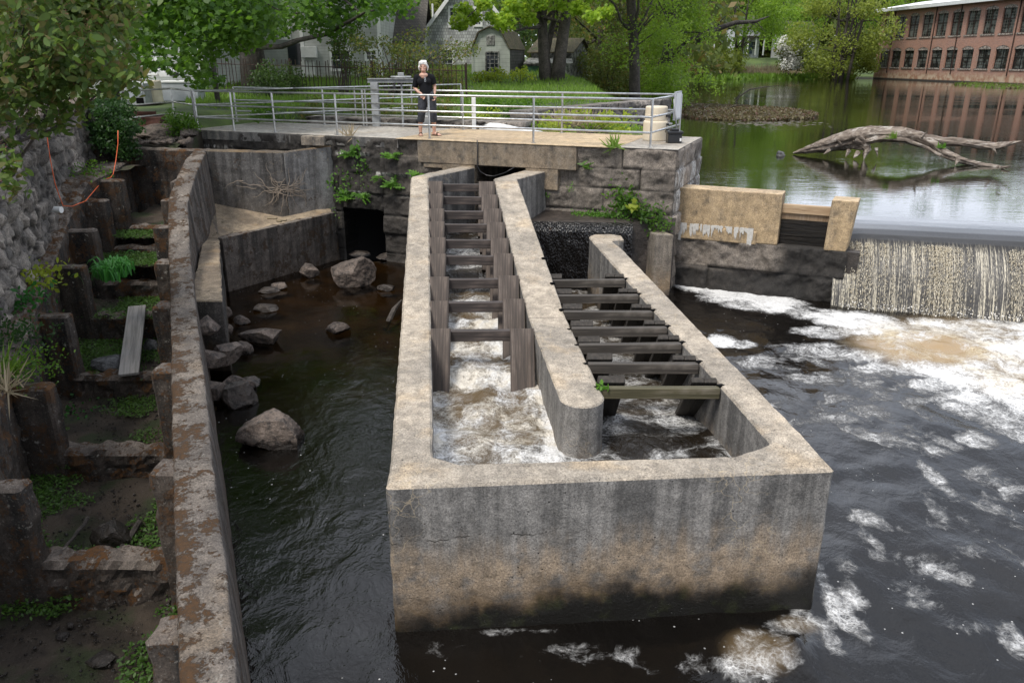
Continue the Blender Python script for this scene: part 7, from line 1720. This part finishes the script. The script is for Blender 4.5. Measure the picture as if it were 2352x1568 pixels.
blades('dry_reeds', lambda: tuple(PY(random.gauss(1310, 26), random.uniform(298, 312), random.uniform(20.5, 22.5))), 700, .55, 'straw', w=.5, spread=.45)
# low weeds floating in the pond
def island(u0, u1, vc, hv):
    def f():
        while True:
            a = random.uniform(-1, 1); b = random.uniform(-1, 1)
            if a*a+b*b*(1.0+.6*a) < 1: p = Pz((u0+u1)/2+a*(u1-u0)/2, vc+b*hv+a*6, PONDZ); return (p.x, p.y, PONDZ+random.uniform(-.02, .16)*(1-b*b*.5))
    return f
g_ = island(1545, 1880, 261, 17); C = [g_() for _ in range(13000)]; o = link('pond_weeds', leaf_mesh('pond_weeds', C, .17, OVAL, up=(0, -.2, .7)), M['weed']); tag(o, kind='stuff')
C = [(lambda p: (p.x, p.y, PONDZ+.006))(Pz(random.gauss(1760, 60), random.gauss(284, 3.5), PONDZ)) for _ in range(150)]+[(lambda p: (p.x, p.y, PONDZ+.006))(Pz(random.gauss(1690, 70), random.gauss(232, 3), PONDZ)) for _ in range(60)]
o = link('lily_pads', leaf_mesh('lily_pads', C, .20, np.array([(math.cos(a)*.5, math.sin(a)*.5) for a in np.linspace(0, 2*math.pi, 9)[:-1]]), up=(0, 0, 60), spread=.3, fold=0), M['weed']); tag(o, kind='stuff')
# driftwood arch in the pond
def lg(L, rr_, Y0, Y1):
    return [PY(u, v, lerp(Y0, Y1, k/(len(L)-1))) for k, (u, v) in enumerate(L)], rr_
ya, yb = Pz(1826, 355, PONDZ).y, Pz(2300, 386, PONDZ).y
log = thing('driftwood_log', 'bleached fallen tree trunk arching out of the pond', 'log', PY(2060, 300, ya))
P_, r_ = lg([(1822,352),(1850,345),(1890,334),(1930,322),(1975,311),(2020,306),(2065,307),(2110,316),(2148,334),(2170,352),(2200,366),(2240,377),(2290,384),(2312,385)], None, ya, yb)
def gnarl(name, pts, rad, parent, seed, ridges=9, amp=.55):
    pts = [Vector(p) for p in pts]; D_ = []
    for a, b in zip(pts[:-1], pts[1:]): D_ += [a.lerp(b, k/7) for k in range(7)]
    D_.append(pts[-1]); m = len(D_); n = 28; X = np.zeros((m, n+1)); Y = X.copy(); Z = X.copy(); rd = np.interp(np.linspace(0, 1, m), np.linspace(0, 1, len(rad)), rad)
    for i, p in enumerate(D_):
        d = (D_[min(i+1, m-1)]-D_[max(i-1, 0)]).normalized(); x = d.cross(Vector((0, 0, 1))).normalized(); y = x.cross(d)
        for k in range(n+1):
            a = 2*math.pi*k/n; tw = a+i*.02
            q = rd[i]*(1+amp*float(fbm(np.array(math.cos(tw)*1.6+seed), np.array(math.sin(tw)*1.6), i*.06, 3)-.5)*2-.22*abs(math.sin(tw*ridges/2+seed+i*.05))+.22*float(vnoise(np.array(math.cos(tw)*5+seed), np.array(math.sin(tw)*5), i*.5)-.5)); w_ = p+(x*math.cos(a)+y*math.sin(a))*q; X[i, k], Y[i, k], Z[i, k] = w_
    return link(name, grid_mesh(name, X, Y, Z), M['driftwood'], parent, smooth=False)
gnarl('trunk', P_, [.03, .13, .21, .24, .25, .23, .20, .17, .16, .16, .13, .11, .07, .02], log, 1)
P_, _ = lg([(2120,318),(2165,326),(2210,328),(2250,334),(2285,338),(2315,332),(2346,324)], None, lerp(ya, yb, .55), yb+.6); gnarl('branch', P_, [.16, .14, .13, .13, .12, .08, .015], log, 4)
P_, _ = lg([(1965,316),(1985,330),(1992,345),(1985,356)], None, lerp(ya, yb, .3)-.15, lerp(ya, yb, .3)-.35); gnarl('root_stub', P_, [.2, .17, .13, .08], log, 7)
P_, _ = lg([(1990,326),(2030,318),(2080,322),(2130,340),(2160,358)], None, lerp(ya, yb, .3)-.3, lerp(ya, yb, .62)-.3); gnarl('branch', P_, [.10, .10, .08, .07, .05], log, 9)
P_, _ = lg([(1860,347),(1920,338),(1960,330),(1985,338)], None, ya-.15, lerp(ya, yb, .3)-.3); gnarl('root_stub', P_, [.06, .13, .17, .10], log, 12)
def tuft(name, label, p, n, h, mat, w=1.0, spread=.4, cat='plant', group=None, shape=BLADE, rad=.06):
    C = np.array([(p[0]+random.gauss(0, rad), p[1]+random.gauss(0, rad), p[2]) for _ in range(n)]); ax = unit(rng.normal(size=(n, 3))*spread+np.array((0, -.1, 1))); sh = shape.copy(); sh[:, 0] *= w
    return tag(link(name, leaf_mesh(name, C, h, sh, up=(0, -1, .3), spread=.6, axis=ax), M[mat]), label, cat, group)
ym = lerp(ya, yb, .48); tuft('grass_tuft', 'little grass tuft growing on top of the driftwood log', PY(2050, 318, ym-.25), 40, .22, 'grass')
tuft('grass_tuft', 'smaller weed sprouting where the driftwood log forks', PY(2163, 340, lerp(ya, yb, .62)-.25), 26, .16, 'fern', 3)
q_ = Pz(1792, 357, PONDZ); rock('stump', 'tiny black stump poking out of the pond left of the driftwood log', (q_.x, q_.y, PONDZ+.03), (.22, .2, .17), 77, M['darkrock'], rough=.35, cat='stump')
m = MB(); a, b, c_ = Pz(1686, 231, PONDZ), PY(1722, 206, 62), PY(1792, 197, 62); a.y = 62; a = PY(1686, 231, 62); m.tube([a-Vector((0, 0, .3)), PY(1700, 220, 62), b, PY(1755, 200, 62), c_], [.07, .06, .05, .04, .015], 6, jit=.1); limb(m, a, PY(1711, 191, 62), .04, .015); tag(m.build('fallen_branch', M['bark']), 'thin forked branch sticking up from the pond beyond the weed island', 'branch')
m = MB(); a, b = Pz(1660, 252, PONDZ), PY(1712, 240, 50); m.tube([a-Vector((0,0,.1)), a.lerp(b, .5)+Vector((0, 0, .05)), b], [.05, .04, .015], 6); tag(m.build('fallen_branch', M['bark']), 'short twig rising from the floating weed island', 'branch')
m = MB()
for u, v, du, dv, r in ((1990,345,-6,22,.05),(2012,340,4,20,.035),(1972,350,-12,14,.06),(1950,345,-8,16,.05),(2115,318,14,-16,.035),(2300,385,24,-4,.03),(2310,333,22,-10,.03),(2280,340,10,14,.03),(1930,330,-10,-10,.03),(2200,366,-6,14,.04),(1905,345,-14,10,.04)):
    yy = lerp(ya, yb, (u-1826)/480)-.2; m.tube([PY(u, v, yy), PY(u+du*.5, v+dv*.5, yy-.05), PY(u+du, v+dv, yy-.1)], [r*1.6, r, .006], 6, jit=.2)
m.build('broken_stub', M['driftwood'], log)
# --- plants on the stonework
def leafy(name, label, p, n, r, size, mat, shape=OVAL, cat='plant', group=None, sq=(1, .5, 1)):
    C = np.array(p)+rng.normal(size=(n, 3))*r*np.array(sq); return tag(link(name, leaf_mesh(name, C, size, shape, up=(0, -.7, .5), spread=.6), M[mat]), label, cat, group)
def fern(label, p, n, h, group='ferns on the granite wall'):
    C = np.array([(p[0]+random.gauss(0, .02), p[1], p[2]+random.gauss(0, .03)) for _ in range(n)]); ax = unit(np.stack([rng.normal(size=n)*.9, -.5-.4*rng.random(n), .55+.5*rng.random(n)], 1))
    return tag(link('fern', leaf_mesh('fern', C, h, FERN, up=(0, -.6, .8), spread=.3, axis=ax, fold=.25), M['fern']), label, 'fern', group)
off = -.10
for u, v, n, h, lab in ((795,356,13,.26,'feathery fern at the top left of the granite wall near the mossy box wall'), (902,358,12,.28,'fern high on the granite wall left of the concrete headwall'), (902,424,14,.30,'fern between two courses left of the fish ladder'), (960,402,12,.24,'fern against the upper end of the fish ladder wall'),
                        (793,452,13,.30,'fern above the left corner of the culvert mouth'), (1340,383,9,.20,'lone fern on the granite right of the headwall'), (832,452,11,.26,'fern hanging over the culvert lintel'), (870,410,9,.20,'small fern in the joint left of the ladder')):
    fern(lab, Pab(u, v, off), n, h*.82)
for u, v, n, r, s, mat, lab in ((815,346,26,.07,.13,'fern','broad leaved weed beside the topmost fern'), (829,372,34,.10,.07,'fern','trailing weed below the broad leaved weed'), (783,415,60,.17,.06,'fern','leafy weed cluster in the wall joint above the culvert'), (836,402,40,.13,.06,'maple','small weeds along the second granite joint'),
                               (765,415,14,.05,.10,'fern','heart leaved sprig at the edge of the grey box wall'), (768,490,24,.09,.06,'maple','dark sprig left of the culvert mouth'), (795,440,60,.14,.07,'fern','bright weeds over the culvert corner'), (1310,433,16,.05,.05,'fern','tiny weed in the lower granite joint right of the ladder'), (1258,446,10,.04,.05,'fern','tiny weed where the ladder wing meets the granite')):
    leafy('wall_weed', lab, Pab(u, v, off), n, r, s, mat, group='weeds on the granite wall')  # loose leaf clusters, weeds rooted in the wall joints
for u, v, n, r, s, mat, lab in ((1432,462,240,.16,.085,'maple','bushy vine hanging on the granite above the wet ledge'), (1440,490,320,.17,.05,'fern','mat of small weeds below the bushy vine'), (1505,500,170,.13,.075,'maple','leafy plant beside the pier wall'), (1530,515,60,.09,.06,'maple','sprig trailing over the pier wall edge'), (1478,487,120,.10,.07,'maple','small bush between the vine and the pier wall')):
    leafy('ledge_plant', lab, Pab(u, v, -.25), n, r, s, mat, group='plants on the wet ledge')  # weeds, sprigs and a vine growing along the wet ledge
leafy('ledge_plant', 'yellow maple seedling leaves on the bushy vine', Pab(1454, 474, -.42), 7, .05, .16, 'yel', MAPLE, group='plants on the wet ledge')
a, b = Pab(1312, 492, -.12), Pab(1415, 496, -.2); C = [tuple(a.lerp(b, random.random())+Vector((random.gauss(0, .02), random.gauss(-.06, .07), abs(random.gauss(.02, .03))))) for _ in range(900)]
tag(link('creeping_plant', leaf_mesh('creeping_plant', C, .035, OVAL), M['fern']), 'bright green strip of small weeds along the wet ledge', 'plant')  # loose leaves of small weeds, without woody stems
tuft('grass_tuft', 'dry grass hanging over the walkway edge at the right', Pab(1412, 338, -.1), 40, .26, 'grass', spread=.7)
tuft('grass_tuft', 'thin dry grass at the front edge of the walkway left of the woman', Pab(803, 312, -.02), 34, .26, 'straw', .7, .5)
leafy('small_plant', 'little green sprig growing from a slot at the end of the divider wall', (0.93, 7.32, TOPZ+.03), 12, .035, .07, 'fern')  # small sprig of a few loose leaves
leafy('small_plant', 'dark sprig clinging to the left inner wall of the fish ladder', (-.98, 9.0, 1.0), 30, .06, .05, 'ivy')
# --- plants in and beside the old ladder
p = floor_pt(262, 634); tuft('daylily_clump', 'lush bright green clump of arching strap leaves in the old ladder', p, 10, .4, 'lily')
o = bpy.data.objects['daylily_clump']; bpy.data.objects.remove(o)
V = []; F = []
for k in range(190):
    a = random.uniform(0, 2*math.pi); L_ = random.uniform(.28, .54); b0 = p+Vector((random.gauss(0, .10), random.gauss(0, .16), 0)); d = Vector((math.cos(a), math.sin(a), 0)); s = Vector((-d.y, d.x, 0)); w = .016; h_ = random.uniform(.75, 1.0); bb = len(V)
    for i in range(7):
        t_ = i/6; c = b0+d*(L_*.42*t_**1.6)+Vector((0, 0, L_*h_*(t_*1.25-.78*t_**3))); V += [tuple(c-s*w*(1-t_**2)), tuple(c+Vector((0,0,-.006))), tuple(c+s*w*(1-t_**2))]
    for i in range(6): q = bb+3*i; F += [(q, q+1, q+4, q+3), (q+1, q+2, q+5, q+4)]
me = np_mesh('daylily_tuft', V, F, {'tone': rng.random(len(V))}); tag(link('daylily_tuft', me, M['lily']), 'lush bright green clump of arching strap leaves in the old ladder', 'plant')  # daylily clump of separate strap leaves, without woody stems
def ledge_pt(u, v):
    z = 1.5
    for _ in range(25): q = Pz(u, v, z); z = pl(YI, FZ, q.y)+.05
    return q
for u, v, n, r, s, mat, lab in ((100,650,170,.20,.085,'yel','yellow green broad leaved weed at the foot of the rubble wall'), (65,700,150,.16,.08,'lily','fresh green fern like weed below the yellow weed'), (30,790,420,.24,.055,'ivy','dark feathery weeds at the lower end of the rubble wall'), (70,860,420,.18,.04,'maple','mat of tiny leaved weeds spilling over the old ladder side wall'),
                               (140,545,200,.16,.05,'maple','small weeds along the rubble wall above the yellow weed'), (170,470,170,.14,.05,'spring','weeds where the orange cord meets the rubble wall'), (215,405,190,.18,.055,'maple','weeds on the soil ledge near the dark creeper'), (155,500,120,.13,.05,'shrub','weeds beside the white drain pipe')):
    leafy('small_plant', lab, ledge_pt(u, v)+Vector((0, 0, .10)), n, r, s, mat, group='weeds on the soil ledge', sq=(.9, 1.2, .55))  # low weeds as clusters of loose leaves
tuft('grass_tuft', 'pale grass tuft at the left edge beside the old ladder', ledge_pt(12, 895), 60, .35, 'straw', .5, .7)
tuft('grass_tuft', 'green grass at the left edge beside the old ladder', ledge_pt(10, 860), 60, .4, 'grass', .6, .6)
leafy('small_plant', 'small green weed in front of the boulder in the old ladder', floor_pt(272, 1262), 26, .05, .05, 'lily', group='weeds on the old ladder floor')
leafy('small_plant', 'weed patch at the left of the second full chamber', floor_pt(160, 945), 90, .16, .05, 'lily', group='weeds on the old ladder floor', sq=(1, 1, .3))
# ================================================================ sky, sun, camera
SUN_EL, SUN_AZ = R(60), R(-142)      # azimuth measured from +Y (view direction) clockwise: over the left shoulder
w = bpy.data.worlds.new('World'); SC.world = w; w.use_nodes = True
nt = w.node_tree; nt.nodes.clear()
out = nt.nodes.new('ShaderNodeOutputWorld'); bg = nt.nodes.new('ShaderNodeBackground')
sky = nt.nodes.new('ShaderNodeTexSky'); sky.sky_type = 'NISHITA'; sky.sun_disc = False; sky.sun_elevation = SUN_EL; sky.sun_rotation = SUN_AZ
sky.air_density = 1.0; sky.dust_density = 2.0
tc = nt.nodes.new('ShaderNodeTexCoord'); mp = nt.nodes.new('ShaderNodeMapping'); mp.inputs['Scale'].default_value = (1.0, 1.0, 2.2)
nz1 = nt.nodes.new('ShaderNodeTexNoise'); nz1.inputs['Scale'].default_value = 2.2; nz1.inputs['Detail'].default_value = 7; nz1.inputs['Roughness'].default_value = .58
mr = nt.nodes.new('ShaderNodeMapRange'); mr.inputs[1].default_value = .34; mr.inputs[2].default_value = .60; mr.inputs[3].default_value = .35; mr.inputs[4].default_value = 1.0
mx = nt.nodes.new('ShaderNodeMix'); mx.data_type = 'RGBA'
L = nt.links.new
L(tc.outputs['Generated'], mp.inputs[0]); L(mp.outputs[0], nz1.inputs['Vector']); L(nz1.outputs[0], mr.inputs[0]); L(mr.outputs[0], mx.inputs[0])
# cloud deck: an added bright lobe up-stream brightens the sky mirrored in the pond
dt = nt.nodes.new('ShaderNodeVectorMath'); dt.operation = 'DOT_PRODUCT'; L(tc.outputs['Generated'], dt.inputs[0]); dt.inputs[1].default_value = Vector((.42, .86, .30)).normalized()
gr = nt.nodes.new('ShaderNodeMapRange'); gr.interpolation_type = 'SMOOTHSTEP'; gr.inputs[1].default_value = .45; gr.inputs[2].default_value = 1.0; gr.inputs[3].default_value = .85; gr.inputs[4].default_value = 1.75
sc_ = nt.nodes.new('ShaderNodeVectorMath'); sc_.operation = 'SCALE'; sc_.inputs[0].default_value = (11.6, 12.3, 13.8); L(dt.outputs['Value'], gr.inputs[0]); L(gr.outputs[0], sc_.inputs['Scale'])
L(sky.outputs[0], mx.inputs[6]); L(sc_.outputs[0], mx.inputs[7])
L(mx.outputs[2], bg.inputs[0]); bg.inputs[1].default_value = .09; L(bg.outputs[0], out.inputs[0])
sun = bpy.data.lights.new('sun', 'SUN'); sun.energy = 2.6; sun.angle = R(16); sun.color = (1.0, .95, .88)
so = bpy.data.objects.new('sun', sun); COL.objects.link(so)
dv = Vector((math.sin(SUN_AZ)*math.cos(SUN_EL), math.cos(SUN_AZ)*math.cos(SUN_EL), math.sin(SUN_EL)))
so.rotation_euler = (-dv).to_track_quat('-Z', 'Y').to_euler(); so.location = dv*60
cam = bpy.data.cameras.new('camera'); co = bpy.data.objects.new('camera', cam); COL.objects.link(co)
cam.sensor_width = 36; cam.lens = 36*FPX/2352; cam.clip_start = .05; cam.clip_end = 2000
co.location = (0, 0, CAMZ); co.rotation_euler = (math.pi/2-PITCH, 0, 0); SC.camera = co
vs = SC.view_settings; vs.view_transform = 'Standard'; vs.look = 'None'; vs.exposure = 0.42; vs.gamma = 1.0
SC.cycles.max_bounces = 6; SC.cycles.diffuse_bounces = 3; SC.cycles.glossy_bounces = 3; SC.cycles.transmission_bounces = 3; SC.cycles.transparent_max_bounces = 8
SC.cycles.use_denoising = True; SC.cycles.caustics_reflective = False; SC.cycles.caustics_refractive = False
